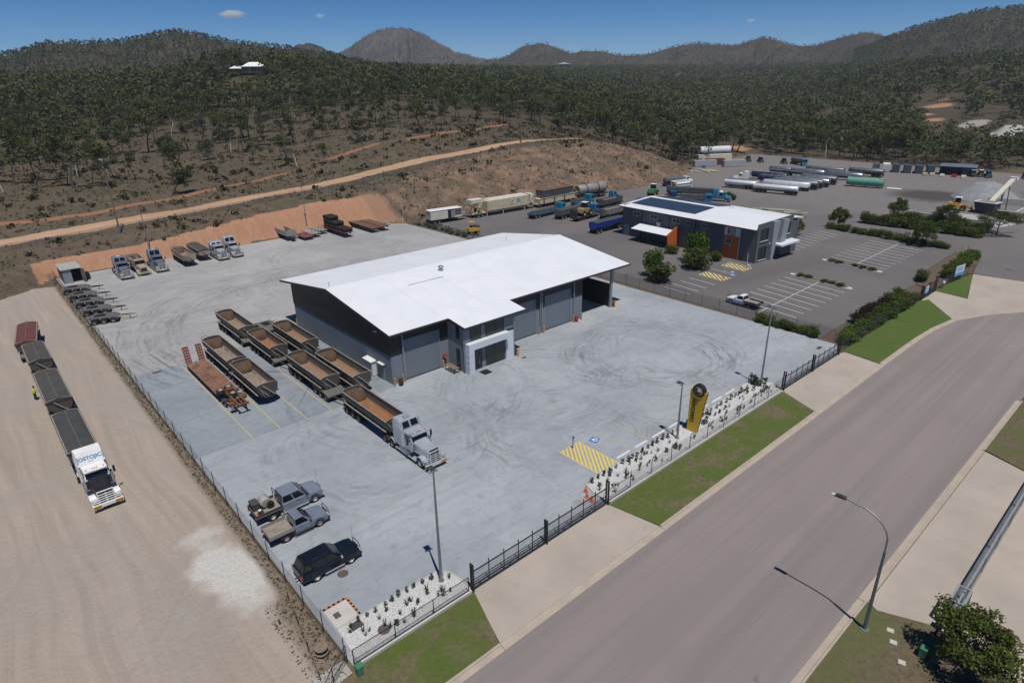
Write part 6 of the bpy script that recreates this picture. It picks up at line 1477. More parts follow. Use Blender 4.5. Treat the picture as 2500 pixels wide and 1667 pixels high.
# trucks parked nose-out along the red bank
prime_mover('chrome and grey-blue prime mover at the left end of the row under the bank', (22.15, 139.0, 0), NS, 'truck_steelblue', tall=3.8); prime_mover('chrome and grey-blue prime mover in front of the floodlight post under the bank', (28.7, 139.7, 0), NS, 'truck_steelblue', tall=3.95)
prime_mover('chrome prime mover right of the two small tippers under the bank', (41.1, 140.2, 0), NS, 'truck_silver', tall=3.45); prime_mover('tall chrome prime mover at the right end of the row under the bank', (44.2, 140.6, 0), NS, 'truck_silver', tall=3.95)
def tan_tipper():
    t = thing('tipper_truck', 'dusty tan bonneted tipper truck between two chrome trucks', 'truck', (25.3, 139.7, 0), NS)
    part('chassis', B().box(-0.42, 0.42, -9.6, -0.5, 0.68, 0.95), 'dark_steel', t)
    h = part('bonnet', B().loft([[(-0.7, -0.3, 0.85), (0.7, -0.3, 0.85), (0.62, -0.35, 1.7), (-0.62, -0.35, 1.7)], [(-0.95, -2.3, 0.9), (0.95, -2.3, 0.9), (0.8, -2.3, 2.0), (-0.8, -2.3, 2.0)]]), 'truck_tan', t, bevel=0.06); part('grille', B().box(-0.5, 0.5, -0.3, -0.25, 0.95, 1.5), 'black_paint', h)
    part('bumper', B().box(-1.2, 1.2, -0.3, 0.0, 0.4, 0.8), 'truck_tan', t, bevel=0.04)
    c = part('cab', B().box(-1.05, 1.05, -4.0, -2.3, 0.9, 2.8, 0.08, 0.08, 0.1, 0.35), 'truck_tan', t, bevel=0.05)
    part('windscreen', B().add([(-0.95, -2.33, 1.95), (0.95, -2.33, 1.95), (0.9, -2.6, 2.62), (-0.9, -2.6, 2.62), (-0.95, -2.29, 1.96), (0.95, -2.29, 1.96), (0.9, -2.56, 2.63), (-0.9, -2.56, 2.63)], [(0, 1, 2, 3), (4, 7, 6, 5), (0, 4, 5, 1), (1, 5, 6, 2), (2, 6, 7, 3), (3, 7, 4, 0)]), 'car_glass', c)
    for s in (-1, 1): part('front_mudguard', arch(0.56, 0.64, min(s*0.66, s*1.2), max(s*0.66, s*1.2), -1.3, 0.52, 0, 170), 'truck_tan', t, smooth=True); part('headlight', B().box(min(s*0.75, s*1.15), max(s*0.75, s*1.15), -0.01, 0.01, 0.6, 0.76), 'headlamp', t)
    b = part('hopper_body', B().prism([(-1.2, 2.7), (-1.2, 1.3), (-0.8, 1.05), (0.8, 1.05), (1.2, 1.3), (1.2, 2.7), (1.12, 2.7), (1.12, 1.4), (-1.12, 1.4), (-1.12, 2.7)], 1, -9.6, -4.2), 'truck_tan', t); part('body_front', B().box(-1.19, 1.19, -4.28, -4.2, 1.41, 2.75), 'truck_tan', b); part('tailgate', B().box(-1.19, 1.19, -9.6, -9.52, 1.41, 2.7), 'truck_tan', b); part('load', B().box(-1.1, 1.1, -9.5, -4.3, 1.41, 2.1, 0.3, 0.3, 0.5, 0.5), 'liner_grit', b)
    for k in range(3): part('hatch_ring', B().lathe([(0.3, 0), (0.42, 0), (0.42, 0.1), (0.3, 0.1)], (0, -5.2-k*1.5, 2.3), n=12), 'dark_steel', b)
    wheels(t, 'truck', (-1.3,), 1.0); wheels(t, 'dual', (-7.2, -8.6), 0.92)
tan_tipper()
side_tipper('small brown tipper trailer under the bank, open and empty', (34.3, 140.4, 0), NS, 9.2, 'liner_dust', 'truck_tan', None, 'tipper_trailer', 2.45, 'small tippers under the bank')
side_tipper('small brown tipper trailer under the bank, partly covered by a tarp', (38.0, 143.0, 0), NS, 8.5, 'liner_grit', 'truck_tan', 'tarp_grey', 'tipper_trailer', 2.4, 'small tippers under the bank', 2)
def dog_tipper():
    t = thing('tipper_trailer', 'small grey tipping trailer with a peaked front board under the bank', 'trailer', (59.4, 147.6, 0), NS); L = 7.6
    b = part('body', B().prism([(-1.2, 2.35), (-1.2, 1.2), (1.2, 1.2), (1.2, 2.35), (1.13, 2.35), (1.13, 1.28), (-1.13, 1.28), (-1.13, 2.35)], 1, -L, 0), 'plate_grey', t); part('front_board', B().prism([(-1.2, 1.2), (1.2, 1.2), (1.2, 2.4), (0, 3.0), (-1.2, 2.4)], 1, 0.002, 0.1), 'plate_grey', b); part('tailgate', B().box(-1.12, 1.12, -L, -L+0.06, 1.29, 2.35), 'rusty_deck', b); part('load_floor', B().box(-1.12, 1.12, -L+0.1, -0.02, 1.281, 1.34), 'rusty_deck', b)
    part('chassis', B().box(-0.5, 0.5, -L, 1.6, 0.85, 1.19), 'dark_steel', t); wheels(t, 'trailer', (-L+0.8, -L+2.1), 0.9)
    for s in (-1, 1): part('landing_leg', B().box(s*0.5-0.06, s*0.5+0.06, -0.6, -0.48, 0.02, 0.86), 'dark_steel', t)
dog_tipper()
def flatbed(label, loc, L, deck, z=1.25, head=True, kind='flatbed_trailer', rz=NS, w=1.22, legs=True):
    t = thing(kind, label, 'trailer', loc, rz)
    n = 8
    for i in range(n): part('deck_plank', B().box(-w+i*2*w/n+0.008, -w+(i+1)*2*w/n-0.008, -L, 0, z-0.06, z), deck, t)
    part('chassis', B().box(-0.55, -0.4, -L, 0, z-0.4, z-0.06).box(0.4, 0.55, -L, 0, z-0.4, z-0.06), 'dark_steel', t)
    for s in (-1, 1): part('coaming_rail', B().box(min(s*w, s*(w+0.06)), max(s*w, s*(w+0.06)), -L, 0, z-0.16, z+0.01), 'red_oxide', t)
    if head: part('headboard', B().tube([(-w, -0.05, z), (-w, -0.05, z+1.4), (w, -0.05, z+1.4), (w, -0.05, z)], 0.04, 5).tube([(-w, -0.05, z+0.7), (w, -0.05, z+0.7)], 0.03, 5).tube([(-0.4, -0.05, z), (-0.4, -0.05, z+1.4)], 0.03, 5).tube([(0.4, -0.05, z), (0.4, -0.05, z+1.4)], 0.03, 5), 'rust', t)
    ys = [-L+0.9, -L+2.2] if L > 7 else [-L*0.6]
    wheels(t, 'trailer', ys, 0.85)
    if legs:
        for s in (-1, 1): part('landing_leg', B().box(s*0.6-0.06, s*0.6+0.06, -2.3, -2.18, 0.02, z-0.4), 'dark_steel', t)
    return t
flatbed('small red-framed flat trailer left of the grey plate stacks under the bank', (62.6, 144.9, 0), 5.6, 'red_oxide', 0.9, False); flatbed('small red-framed flat trailer carrying grey plates under the bank', (65.2, 146.3, 0), 6.2, 'plate_grey', 1.0, True); flatbed('small flat trailer with grey deck beside the tyre load under the bank', (68.0, 148.5, 0), 6.6, 'plate_grey', 1.0, True)
flatbed('rusty flatbed trailer loaded with old tyres under the bank', (71.0, 140.6, 0), 12.0, 'rusty_deck', 1.3, False); flatbed('rusty empty flatbed trailer nearer the tyre load, with rear gate frame', (78.4, 140.4, 0), 13.6, 'rusty_deck', 1.3, False); flatbed('rusty empty flatbed trailer at the right end under the bank', (81.3, 140.5, 0), 14.0, 'rusty_deck', 1.3, False)
def tyres():
    rd = random.Random(4); ty = WH['trailer'][0]; n = 0
    for row in range(8):
        for col in range(4):
            for lv in range(1 if row < 3 else 2 if row < 5 else 3):
                x = 70.05+col*0.63; y = 141.4+row*1.4
                o = link('old_tyre', ty); o.location = (x, y, 1.83+lv*0.98); o.rotation_euler = (0, 0, PI/2*0+rd.uniform(-.08, .08)); tag(o, 'worn black tyre in the heap on the rusty flatbed under the bank', 'tyre', 'old tyres heaped on the flatbed'); n += 1
tyres()
# ---------------------------------------------------------------- shipping containers
def container(label, loc, rz, L=6.06, col='navy', Wd=2.44, H=2.6, doors=True, name='shipping_container'):
    t = thing(name, label, 'container', loc, rz); m = col
    prof = []; n = int(L/0.28)
    for s in (-1, 1):
        pts = []
        for i in range(n+1):
            y = -L/2+0.1+(L-0.2)*i/n; d = 0.03 if i % 2 else 0.0
            pts.append((s*(Wd/2-d-0.02), y))
        pts = pts+[(s*(Wd/2-0.08), L/2-0.1), (s*(Wd/2-0.08), -L/2+0.1)]
        part('side_wall', B().poly(pts, 0.15, H-0.1), m, t)
    part('roof', B().box(-Wd/2+0.02, Wd/2-0.02, -L/2+0.02, L/2-0.02, H-0.1, H-0.02), m, t); part('floor', B().box(-Wd/2+0.03, Wd/2-0.03, -L/2+0.03, L/2-0.03, 0.02, 0.15), 'dark_steel', t); part('back_wall', B().box(-Wd/2+0.1, Wd/2-0.1, L/2-0.1, L/2-0.04, 0.15, H-0.1), m, t)
    for s in (-1, 1):
        for e in (-1, 1): part('corner_post', B().box(min(s*(Wd/2-0.1), s*Wd/2), max(s*(Wd/2-0.1), s*Wd/2), min(e*(L/2-0.1), e*L/2), max(e*(L/2-0.1), e*L/2), 0, H), m, t)
        if doors:
            d = part('door', B().box(min(s*0.01, s*(Wd/2-0.1)), max(s*0.01, s*(Wd/2-0.1)), -L/2+0.02, -L/2+0.07, 0.15, H-0.1), m, t)
            for u in (0.3, 0.75): part('lock_bar', B().cyl((s*u, -L/2, 0.2), (s*u, -L/2, H-0.2), 0.02, 0.02, 6), 'galvanised', d)
    return t
def corner_container():
    mat('cont_greygreen', (0.09, 0.1, 0.095), (0.12, 0.12, 0.11), 1, 0.7, dirt=(DUST, 0.66)); mat('cont_roof', (0.36, 0.36, 0.33), (0.3, 0.3, 0.28), 0.6, 0.8)
    t = thing('storage_container', 'open grey storage container with shelves in the back corner of the yard', 'container', (13.9, 147.4, 0)); 
    part('side_wall', B().box(-1.6, -1.5, -2.9, 2.9, 0, 2.7), 'cont_greygreen', t); part('side_wall', B().box(1.5, 1.6, -2.9, 2.9, 0, 2.7), 'cont_greygreen', t); part('back_wall', B().box(-1.49, 1.49, 2.8, 2.9, 0, 2.7), 'cont_greygreen', t); part('roof', B().box(-1.75, 1.75, -3.1, 3.1, 2.7, 2.8), 'cont_roof', t); part('front_panel', B().box(-1.49, -0.1, -2.88, -2.82, 0, 2.7), 'downpipe', t)
    part('open_door', B().box(1.62, 2.0, -3.9, -2.92, 0.05, 2.6), 'cont_greygreen', t)
    for z in (0.6, 1.2, 1.8): part('shelf', B().box(-1.4, -0.2, -2.8, -2.2, z, z+0.05), 'plate_grey', t)
    rd = random.Random(2)
    for i in range(9):
        o = link('old_tyre', WH['small'][0]); o.location = (16.3+0.15*(i % 2), 144.8+0.35*(i % 4)+0.2, 0.4+0.45*(i//4)); o.rotation_euler = (0, 0, PI/2+rd.uniform(-.3, .3)); tag(o, 'tyre stacked against the side of the open storage container', 'tyre', 'tyres beside the storage container')
corner_container()
# ---------------------------------------------------------------- covered road train on the dirt lot
prime_mover('white bonneted prime mover lettered OSTOJIC on the dirt lot', (3.45, 59.0, 0), R(181), 'truck_white', 'truck_white', 'OSTOJIC', hood2='black_paint', tall=3.9)
for y, L, c, w, x in ((66.9, 10.2, 'tarp_charcoal', 'first behind the white prime mover', 3.2), (81.0, 10.4, 'tarp_grey', 'second behind the white prime mover', 3.2), (95.8, 7.8, 'tarp_grey', 'third behind the white prime mover', 3.25), (104.6, 9.4, 'tarp_red', 'last, under a dark red tarp', 2.6)):
    side_tipper('covered side tipper on the dirt lot, %s' % w, (x, y, 0), R(180 if y < 100 else 173), L, 'liner_dust', 'tub_side', c, group='covered trailers on the dirt lot', legs=False)
dolly('dolly joining the first and second covered trailers', (3.2, 82.4, 0), NS); dolly('dolly joining the second and third covered trailers', (3.2, 97.0, 0), NS); dolly('dolly joining the last two covered trailers', (2.9, 106.0, 0), R(175))
# ---------------------------------------------------------------- light vehicles; local +y forward, front at y=0
mat('ute_silver', (0.3, 0.34, 0.4), (0.25, 0.285, 0.335), 0.9, 0.28, 0.4, dirt=((0.3, 0.27, 0.24), 0.75)); mat('ute_blue_grey', (0.27, 0.31, 0.37), (0.22, 0.255, 0.31), 0.9, 0.28, 0.4); mat('suv_navy', (0.008, 0.012, 0.022), (0.012, 0.017, 0.03), 0.9, 0.18, 0.2); mat('ute_white', (0.72, 0.73, 0.74), (0.66, 0.67, 0.68), 0.9, 0.3); mat('tray_alloy', (0.34, 0.32, 0.28), (0.27, 0.25, 0.22), 1.2, 0.5, 0.35); mat('tray_floor', (0.27, 0.24, 0.2), (0.2, 0.175, 0.145), 1.5, 0.85); mat('car_trim', (0.02, 0.02, 0.022), (0.03, 0.03, 0.032), 2, 0.6)
def ring_(y, hw, z0, z1, ts=0.06, r=0.1):
    return [(-hw+0.04, y, z0), (hw-0.04, y, z0), (hw, y, z0+0.12), (hw, y, z1-r), (hw-ts, y, z1-0.02), (hw-ts-r, y, z1), (-hw+ts+r, y, z1), (-hw+ts, y, z1-0.02), (-hw, y, z1-r), (-hw, y, z0+0.12)]
def glass(b, P, off=0.012):
    """thin slab from four outer corners"""
    p = [Vector(q) for q in P]; n = (p[1]-p[0]).cross(p[3]-p[0]).normalized()*off
    return b.add([q-n for q in p]+[q+n for q in p], [(0, 1, 2, 3), (4, 7, 6, 5), (0, 4, 5, 1), (1, 5, 6, 2), (2, 6, 7, 3), (3, 7, 4, 0)])
def car(label, loc, rz, kind, paint, L, wb, W=1.86, H=1.78, name='utility_truck', cat='ute', wk='car', tray=None, cablen=2.1, nose=1.55, barm='car_trim'):
    t = thing(name, label, cat, loc, rz); hw = W/2; bl = H*0.6
    fo = 0.92; yb = -L+0.02 if kind == 'wagon' else -(nose+cablen)
    body = part('body', B().loft([ring_(-0.04, hw*0.86, 0.42, bl-0.22), ring_(-0.14, hw*0.95, 0.36, bl-0.1), ring_(-0.6, hw, 0.34, bl-0.02), ring_(-nose, hw, 0.34, bl+0.05)] + ([ring_(-L*0.6, hw, 0.34, bl+0.06), ring_(-L+0.15, hw*0.98, 0.4, bl+0.04), ring_(-L+0.02, hw*0.92, 0.45, bl)] if kind == 'wagon' else [ring_(yb, hw, 0.36, bl+0.05)])), paint, t, smooth=35)
    gh = hw-0.06; ti = hw-0.2
    if kind == 'wagon': a = [(-nose+0.15, gh, bl), (-nose-0.75, ti, H), (-L+0.45, ti, H-0.02), (-L+0.1, gh-0.02, bl)]
    else: a = [(-nose+0.15, gh, bl), (-nose-0.7, ti, H), (yb+0.12, ti, H-0.02), (yb+0.01, gh-0.02, bl)]
    rings = []
    for s in (0, 1):
        pass
    cab = part('cabin', B().add([(-a[0][1], a[0][0], a[0][2]), (a[0][1], a[0][0], a[0][2]), (a[1][1], a[1][0], a[1][2]), (-a[1][1], a[1][0], a[1][2]), (-a[2][1], a[2][0], a[2][2]), (a[2][1], a[2][0], a[2][2]), (a[3][1], a[3][0], a[3][2]), (-a[3][1], a[3][0], a[3][2])], [(0, 1, 2, 3), (3, 2, 5, 4), (4, 5, 6, 7), (0, 3, 4, 7), (1, 6, 5, 2), (0, 7, 6, 1)]), paint, t, bevel=0.05)
    def lerp(p, q, u): return tuple(p[i]+(q[i]-p[i])*u for i in range(3))
    A, Bq, C, Dq = [(q[1], q[0], q[2]) for q in a]
    f0, f1 = lerp(A, Bq, 0.1), lerp(A, Bq, 0.9); m = lambda p, k: (p[0]*k, p[1], p[2])
    part('windscreen', glass(B(), [m(f0, -0.92), m(f0, 0.92), m(f1, 0.92), m(f1, -0.92)], 0.02), 'car_glass', cab)
    r0, r1 = lerp(Dq, C, 0.25), lerp(Dq, C, 0.85); part('rear_window', glass(B(), [m(r0, 0.85), m(r0, -0.85), m(r1, -0.85), m(r1, 0.85)], 0.02), 'car_glass', cab)
    nwin = {'wagon': 3, 'extra': 2, 'single': 1}[kind]
    for s in (-1, 1):
        for i in range(nwin):
            u0, u1 = (i+0.06)/nwin, (i+0.94)/nwin
            def side(u, v):
                lo = lerp((A[0], A[1]-0.28, A[2]), Dq, u); hi = lerp(Bq, C, u); p = lerp(lo, hi, v); return (p[0]*s, p[1], p[2])
            part('side_window', glass(B(), [side(u0, 0.14), side(u1, 0.14), side(u1, 0.86), side(u0 if i else 0.06, 0.86)], 0.02), 'car_glass', cab)
        part('wing_mirror', B().cbox((s*(hw+0.1), -nose-0.15, bl+0.12), (0.2, 0.12, 0.16)), 'car_trim' if kind != 'wagon' else 'chrome', t); part('headlight', B().cbox((s*hw*0.7, -0.08, bl-0.28), (0.36, 0.16, 0.18)), 'headlamp', t)
        part('door_handle', B().cbox((s*(hw+0.008), -nose-0.95, bl-0.12), (0.03, 0.18, 0.04)), 'car_trim', t); part('wheel_arch', arch(WR[wk]+0.03, WR[wk]+0.1, min(s*(hw-0.14), s*(hw+0.03)), max(s*(hw-0.14), s*(hw+0.03)), -fo, WR[wk], 5, 175), 'car_trim', t, smooth=True)
        part('side_step', B().cyl((s*(hw+0.03), -fo-0.6, 0.36), (s*(hw+0.03), -fo-wb+0.65, 0.36), 0.045, 0.045, 7), 'chrome' if kind != 'single' else 'car_trim', t)
    part('grille', B().box(-0.45, 0.45, -0.02, 0.0, bl-0.42, bl-0.2), 'car_trim', t); part('bumper', B().box(-hw*0.95, hw*0.95, -0.16, 0.07, 0.38, 0.62), barm, t, bevel=0.03)
    part('bull_bar', B().tube([(-0.6, 0.05, 0.6), (-0.6, 0.07, 1.0), (-0.35, 0.05, 1.22), (0.35, 0.05, 1.22), (0.6, 0.07, 1.0), (0.6, 0.05, 0.6)], 0.035, 6).tube([(-0.85, 0.03, 0.85), (0.85, 0.03, 0.85)], 0.03, 6), barm, t)
    part('aerial', B().cyl((-0.5, 0.03, 1.0), (-0.5, 0.03, 2.4), 0.012, 0.008, 4), 'car_trim', t)
    if kind != 'single': part('snorkel', B().tube([(hw+0.02, -nose+0.1, bl), (hw-0.05, -nose-0.45, H-0.05), (hw-0.08, -nose-0.45, H+0.15)], 0.04, 6), 'car_trim', t)
    wheels(t, wk, (-fo, -fo-wb), hw-0.12)
    if kind == 'wagon':
        for s in (-1, 1): part('roof_rail', B().box(s*0.6-0.02, s*0.6+0.02, -L+0.6, -nose-1.0, H, H+0.05), 'car_trim', cab); part('tail_light', B().cbox((s*(hw-0.08), -L+0.03, bl-0.15), (0.14, 0.06, 0.35)), 'red_lamp', t); part('wheel_arch', arch(WR[wk]+0.03, WR[wk]+0.1, min(s*(hw-0.14), s*(hw+0.03)), max(s*(hw-0.14), s*(hw+0.03)), -fo-wb, WR[wk], 5, 175), 'car_trim', t, smooth=True)
        for x in (-0.3, -0.1, 0.1, 0.3): part('roof_rib', B().box(x-0.015, x+0.015, -L+0.65, -nose-1.0, H-0.015, H+0.012), paint, cab)
        part('tow_bar', B().box(-0.05, 0.05, -L-0.22, -L+0.1, 0.42, 0.5), 'dark_steel', t)
    else:
        tw = W/2+0.06; y1 = yb-0.08; y0 = -L; tz = 0.86
        part('tray_deck', B().box(-tw, tw, y0, y1, tz, tz+0.07), 'tray_floor', t); part('tray_rails', B().box(-0.4, 0.4, y0+0.1, y1, 0.55, tz), 'dark_steel', t)
        for s in (-1, 1): part('tray_side', B().box(min(s*(tw-0.04), s*(tw)), max(s*(tw-0.04), s*tw), y0, y1, tz+0.07, tz+0.33), tray, t); part('rear_mudguard', arch(WR[wk]+0.04, WR[wk]+0.08, min(s*(hw-0.25), s*(hw+0.05)), max(s*(hw-0.25), s*(hw+0.05)), -fo-wb, WR[wk], 5, 175), 'car_trim', t, smooth=True)
        part('tailboard', B().box(-tw+0.04, tw-0.04, y0, y0+0.04, tz+0.07, tz+0.33), tray, t); part('headboard', B().tube([(-tw+0.05, y1, tz), (-tw+0.05, y1, H+0.05), (tw-0.05, y1, H+0.05), (tw-0.05, y1, tz)], 0.03, 6).tube([(-tw+0.05, y1, H-0.3), (tw-0.05, y1, H-0.3)], 0.025, 6), tray if kind == 'single' else 'dark_steel', t)
        for s in (-1, 1): part('tail_light', B().cbox((s*(tw-0.2), y0-0.02, tz-0.06), (0.28, 0.05, 0.12)), 'red_lamp', t)
    return t
car('dark navy wagon with roof rails parked near the yard corner', (17.05, 38.9, 0), R(-90), 'wagon', 'suv_navy', 4.9, 2.85, 1.9, 1.82, 'parked_wagon', 'car', 'alloy')
car('silver single-cab ute with an empty dropside tray', (17.25, 44.75, 0), R(-90), 'single', 'ute_blue_grey', 5.2, 2.95, 1.84, 1.74, tray='tray_alloy', cablen=1.5)
u1 = car('larger silver extra-cab ute carrying a spray tank on its tray', (18.45, 48.3, 0), R(-90), 'extra', 'ute_silver', 6.15, 3.85, 2.0, 1.95, tray='tarp_grey', cablen=2.3, nose=1.5, wk='alloy', barm='chrome')
def ute_load():
    t = thing('spray_tank', 'weathered grey spray tank with hose reel on the larger ute', 'tank', (13.55, 48.55, 0.93)); mat('poly_tank', (0.33, 0.31, 0.28), (0.24, 0.22, 0.2), 1.4, 0.7)
    part('tank', B().lathe([(0.001, -0.55), (0.38, -0.52), (0.48, -0.4), (0.48, 0.4), (0.38, 0.52), (0.001, 0.55)], (0, 0.1, 0.52), ax=1, n=18), 'poly_tank', t, smooth=True); part('cradle', B().box(-0.45, 0.45, -0.4, 0.6, 0, 0.12), 'dark_steel', t); part('hose_coil', B().lathe([(0.14, -0.1), (0.3, -0.1), (0.3, 0.1), (0.14, 0.1)], (0.3, -0.62, 0.42), ax=1, n=14), 'tyre', t)
    p = thing('water_pump', 'small petrol pump with a white cap at the tail of the larger ute', 'pump', (12.85, 47.7, 0.93)); part('engine', B().cbox((0, 0, 0.2), (0.4, 0.35, 0.3)), 'dark_steel', p, bevel=0.04); part('tank_cap', B().cbox((-0.05, 0.02, 0.4), (0.24, 0.2, 0.1)), 'white_paint', p, bevel=0.02); part('guard', B().box(-0.28, 0.28, -0.22, 0.22, 0, 0.05), 'red_paint', p)
    b = thing('tool_box', 'black toolbox across the tray of the larger ute', 'toolbox', (12.75, 48.85, 0.93)); part('box', B().cbox((0, 0, 0.3), (0.6, 1.0, 0.6)), 'tarp_grey', b, bevel=0.03); part('lid', B().cbox((0, 0, 0.63), (0.64, 1.04, 0.05)), 'tarp_charcoal', b)
ute_load()
car('white single-cab ute with a loaded tray in the car park next door', (93.95, 51.2, 0), R(-4), 'single', 'ute_white', 5.7, 3.3, 1.9, 1.8, tray='car_trim', cablen=1.6)

# ---------------------------------------------------------------- person beside the covered road train
def person(loc, rz):
    mat('skin', (0.42, 0.25, 0.17), (0.36, 0.21, 0.14), 3, 0.6); mat('hivis', (0.6, 0.62, 0.02), (0.52, 0.54, 0.02), 3, 0.7); mat('work_navy', (0.015, 0.018, 0.03), (0.025, 0.028, 0.04), 3, 0.85)
    t = thing('person', 'person in a yellow high-visibility shirt checking a covered trailer', 'person', loc, rz)
    V = [(0, 0, 0.95), (0, 0.02, 1.15), (0, 0.04, 1.38), (0, 0.06, 1.5), (0, 0.09, 1.62), (0, 0.1, 1.74)]; E = [(0, 1), (1, 2), (2, 3), (3, 4), (4, 5)]; Rr = [0.15, 0.14, 0.15, 0.06, 0.095, 0.07]
    for s in (-1, 1):
        k = len(V); V += [(s*0.1, 0, 0.88), (s*0.12, 0.03*s, 0.48), (s*0.13, 0.05*s-0.02, 0.08), (s*0.14, 0.05*s+0.14, 0.05)]; Rr += [0.1, 0.07, 0.05, 0.045]; E += [(0, k), (k, k+1), (k+1, k+2), (k+2, k+3)]
        k = len(V); V += [(s*0.2, 0.04, 1.4), (s*0.27, 0.08, 1.13), (s*0.24, 0.28, 1.02), (s*0.23, 0.37, 1.02)]; Rr += [0.065, 0.045, 0.034, 0.03]; E += [(2, k), (k, k+1), (k+1, k+2), (k+2, k+3)]
        for f, (dx, dy, dz) in enumerate(((-0.05*s, 0.04, 0.02), (-0.025, 0.1, 0.0), (0.0, 0.11, -0.01), (0.02, 0.1, -0.015), (0.04, 0.08, -0.02))):
            j = len(V); V += [(s*0.23+dx, 0.37+dy*0.6, 1.02+dz), (s*0.23+dx, 0.37+dy, 1.02+dz-0.03)]; Rr += [0.01, 0.008]; E += [(k+3, j), (j, j+1)]
    me = bpy.data.meshes.new('body'); me.from_pydata(V, E, []); o = link('body', me, t); me.materials.append(MATS['skin'])
    o.modifiers.new('skin', 'SKIN'); sv = me.skin_vertices[0].data
    for i, r in enumerate(Rr): sv[i].radius = (r, r)
    sv[0].use_root = True; o.modifiers.new('smooth', 'SUBSURF').levels = 2
    def ell(cx, cy, z, rx, ry): return [(cx+rx*math.cos(2*PI*i/14), cy+ry*math.sin(2*PI*i/14), z) for i in range(14)]
    part('shirt', B().loft([ell(0, 0.0, 0.9, 0.2, 0.15), ell(0, 0.02, 1.1, 0.19, 0.15), ell(0, 0.03, 1.34, 0.235, 0.16), ell(0, 0.05, 1.46, 0.13, 0.11)]), 'hivis', t, smooth=True)
    for s in (-1, 1):
        part('sleeve', B().cyl((s*0.18, 0.04, 1.4), (s*0.27, 0.08, 1.14), 0.085, 0.068, 9), 'hivis', t, smooth=True); part('trouser_leg', B().loft([ell(s*0.1, 0, 0.96, 0.125, 0.135), ell(s*0.12, 0.03*s, 0.5, 0.09, 0.095), ell(s*0.13, 0.05*s-0.02, 0.1, 0.075, 0.085)]), 'work_navy', t, smooth=True); part('boot', B().box(s*0.135-0.05, s*0.135+0.05, 0.05*s-0.09, 0.05*s+0.2, 0, 0.11), 'work_navy', t, bevel=0.03)
    part('cap', B().lathe([(0.1, 1.7), (0.105, 1.76), (0.08, 1.82), (0.001, 1.84)], (0, 0.09, 0), n=12), 'work_navy', t, smooth=True); part('cap_brim', B().box(-0.075, 0.075, 0.17, 0.28, 1.705, 1.72), 'work_navy', t)
    part('nose', B().cbox((0, 0.2, 1.63), (0.03, 0.03, 0.05)), 'skin', t)
    for s in (-1, 1): part('eye', B().cbox((s*0.035, 0.186, 1.665), (0.025, 0.01, 0.012)), 'work_navy', t); part('ear', B().cbox((s*0.1, 0.09, 1.65), (0.02, 0.04, 0.06)), 'skin', t)
    part('mouth', B().cbox((0, 0.185, 1.585), (0.05, 0.01, 0.01)), 'red_oxide', t)
person((1.45, 89.6, 0), R(-80))

# ---------------------------------------------------------------- neighbour's plant: trailers, tankers, trucks
EAST = R(-90)     # facing +x
def tanker(label, front, rz, L, m, r=1.05, z=1.95, axles=3, frontaxles=0, cat=True, group='tanker trailers next door', band=None, square=False, legs=True):
    t = thing('tanker_trailer', label, 'tanker', front, rz, group); n = 18
    def sect(k): return [(r*1.12*k*math.cos(2*PI*i/n), 0, z+r*0.86*k*math.sin(2*PI*i/n)) for i in range(n)] if not square else [(x*k, 0, z+zz_*k) for x, zz_ in ((1.15, -0.75), (1.2, 0.6), (0.9, 0.8), (-0.9, 0.8), (-1.2, 0.6), (-1.15, -0.75))]
    rings = [[(p[0], y, p[2]) for p in sect(k)] for y, k in ((0, 0.6), (-0.06, 0.88), (-0.22, 1.0), (-L+0.22, 1.0), (-L+0.06, 0.88), (-L, 0.6))]
    b = part('barrel', B().loft(rings), m, t, smooth=50)
    part('catwalk', B().box(-0.4, 0.4, -L+0.5, -0.5, z+r*0.84, z+r*0.9), 'galvanised', b)
    for k in range(4): part('manhole', B().lathe([(0.001, 0.12), (0.24, 0.12), (0.26, 0), (0.001, 0)], (0, -L*(0.18+0.21*k), z+r*0.9), n=10), 'galvanised', b)
    for k in range(1, 5): part('band', B().loft([[(p[0]*1.008, -L*k/5+dy, z+(p[2]-z)*1.008) for p in sect(1.0)] for dy in (-0.03, 0.03)]), 'galvanised' if not band else band, b)
    part('chassis', B().box(-0.45, 0.45, -L+0.1, -0.3, 0.8, 1.12), 'dark_steel', t); part('rear_ladder', B().tube([(0.3, -L-0.08, 0.7), (0.3, -L-0.08, z+r)], 0.025, 5).tube([(0.65, -L-0.08, 0.7), (0.65, -L-0.08, z+r)], 0.025, 5), 'galvanised', t); part('rear_bar', B().box(-1.15, 1.15, -L-0.05, -L+0.1, 0.55, 0.8), 'dark_steel', t)
    ys = [-L+0.8+1.3*k for k in range(axles)] + [-1.0-1.3*k for k in range(frontaxles)]
    for s in (-1, 1):
        part('mudguard', B().box(min(s*0.6, s*1.22), max(s*0.6, s*1.22), -L+0.2, -L+0.8+1.3*(axles-1)+0.6, 1.08, 1.12), 'dark_steel', t)
        if legs: part('landing_leg', B().box(s*0.6-0.06, s*0.6+0.06, -2.4, -2.28, 0.02, 0.82), 'dark_steel', t)
    wheels(t, 'trailer', ys, 0.92)
    return t
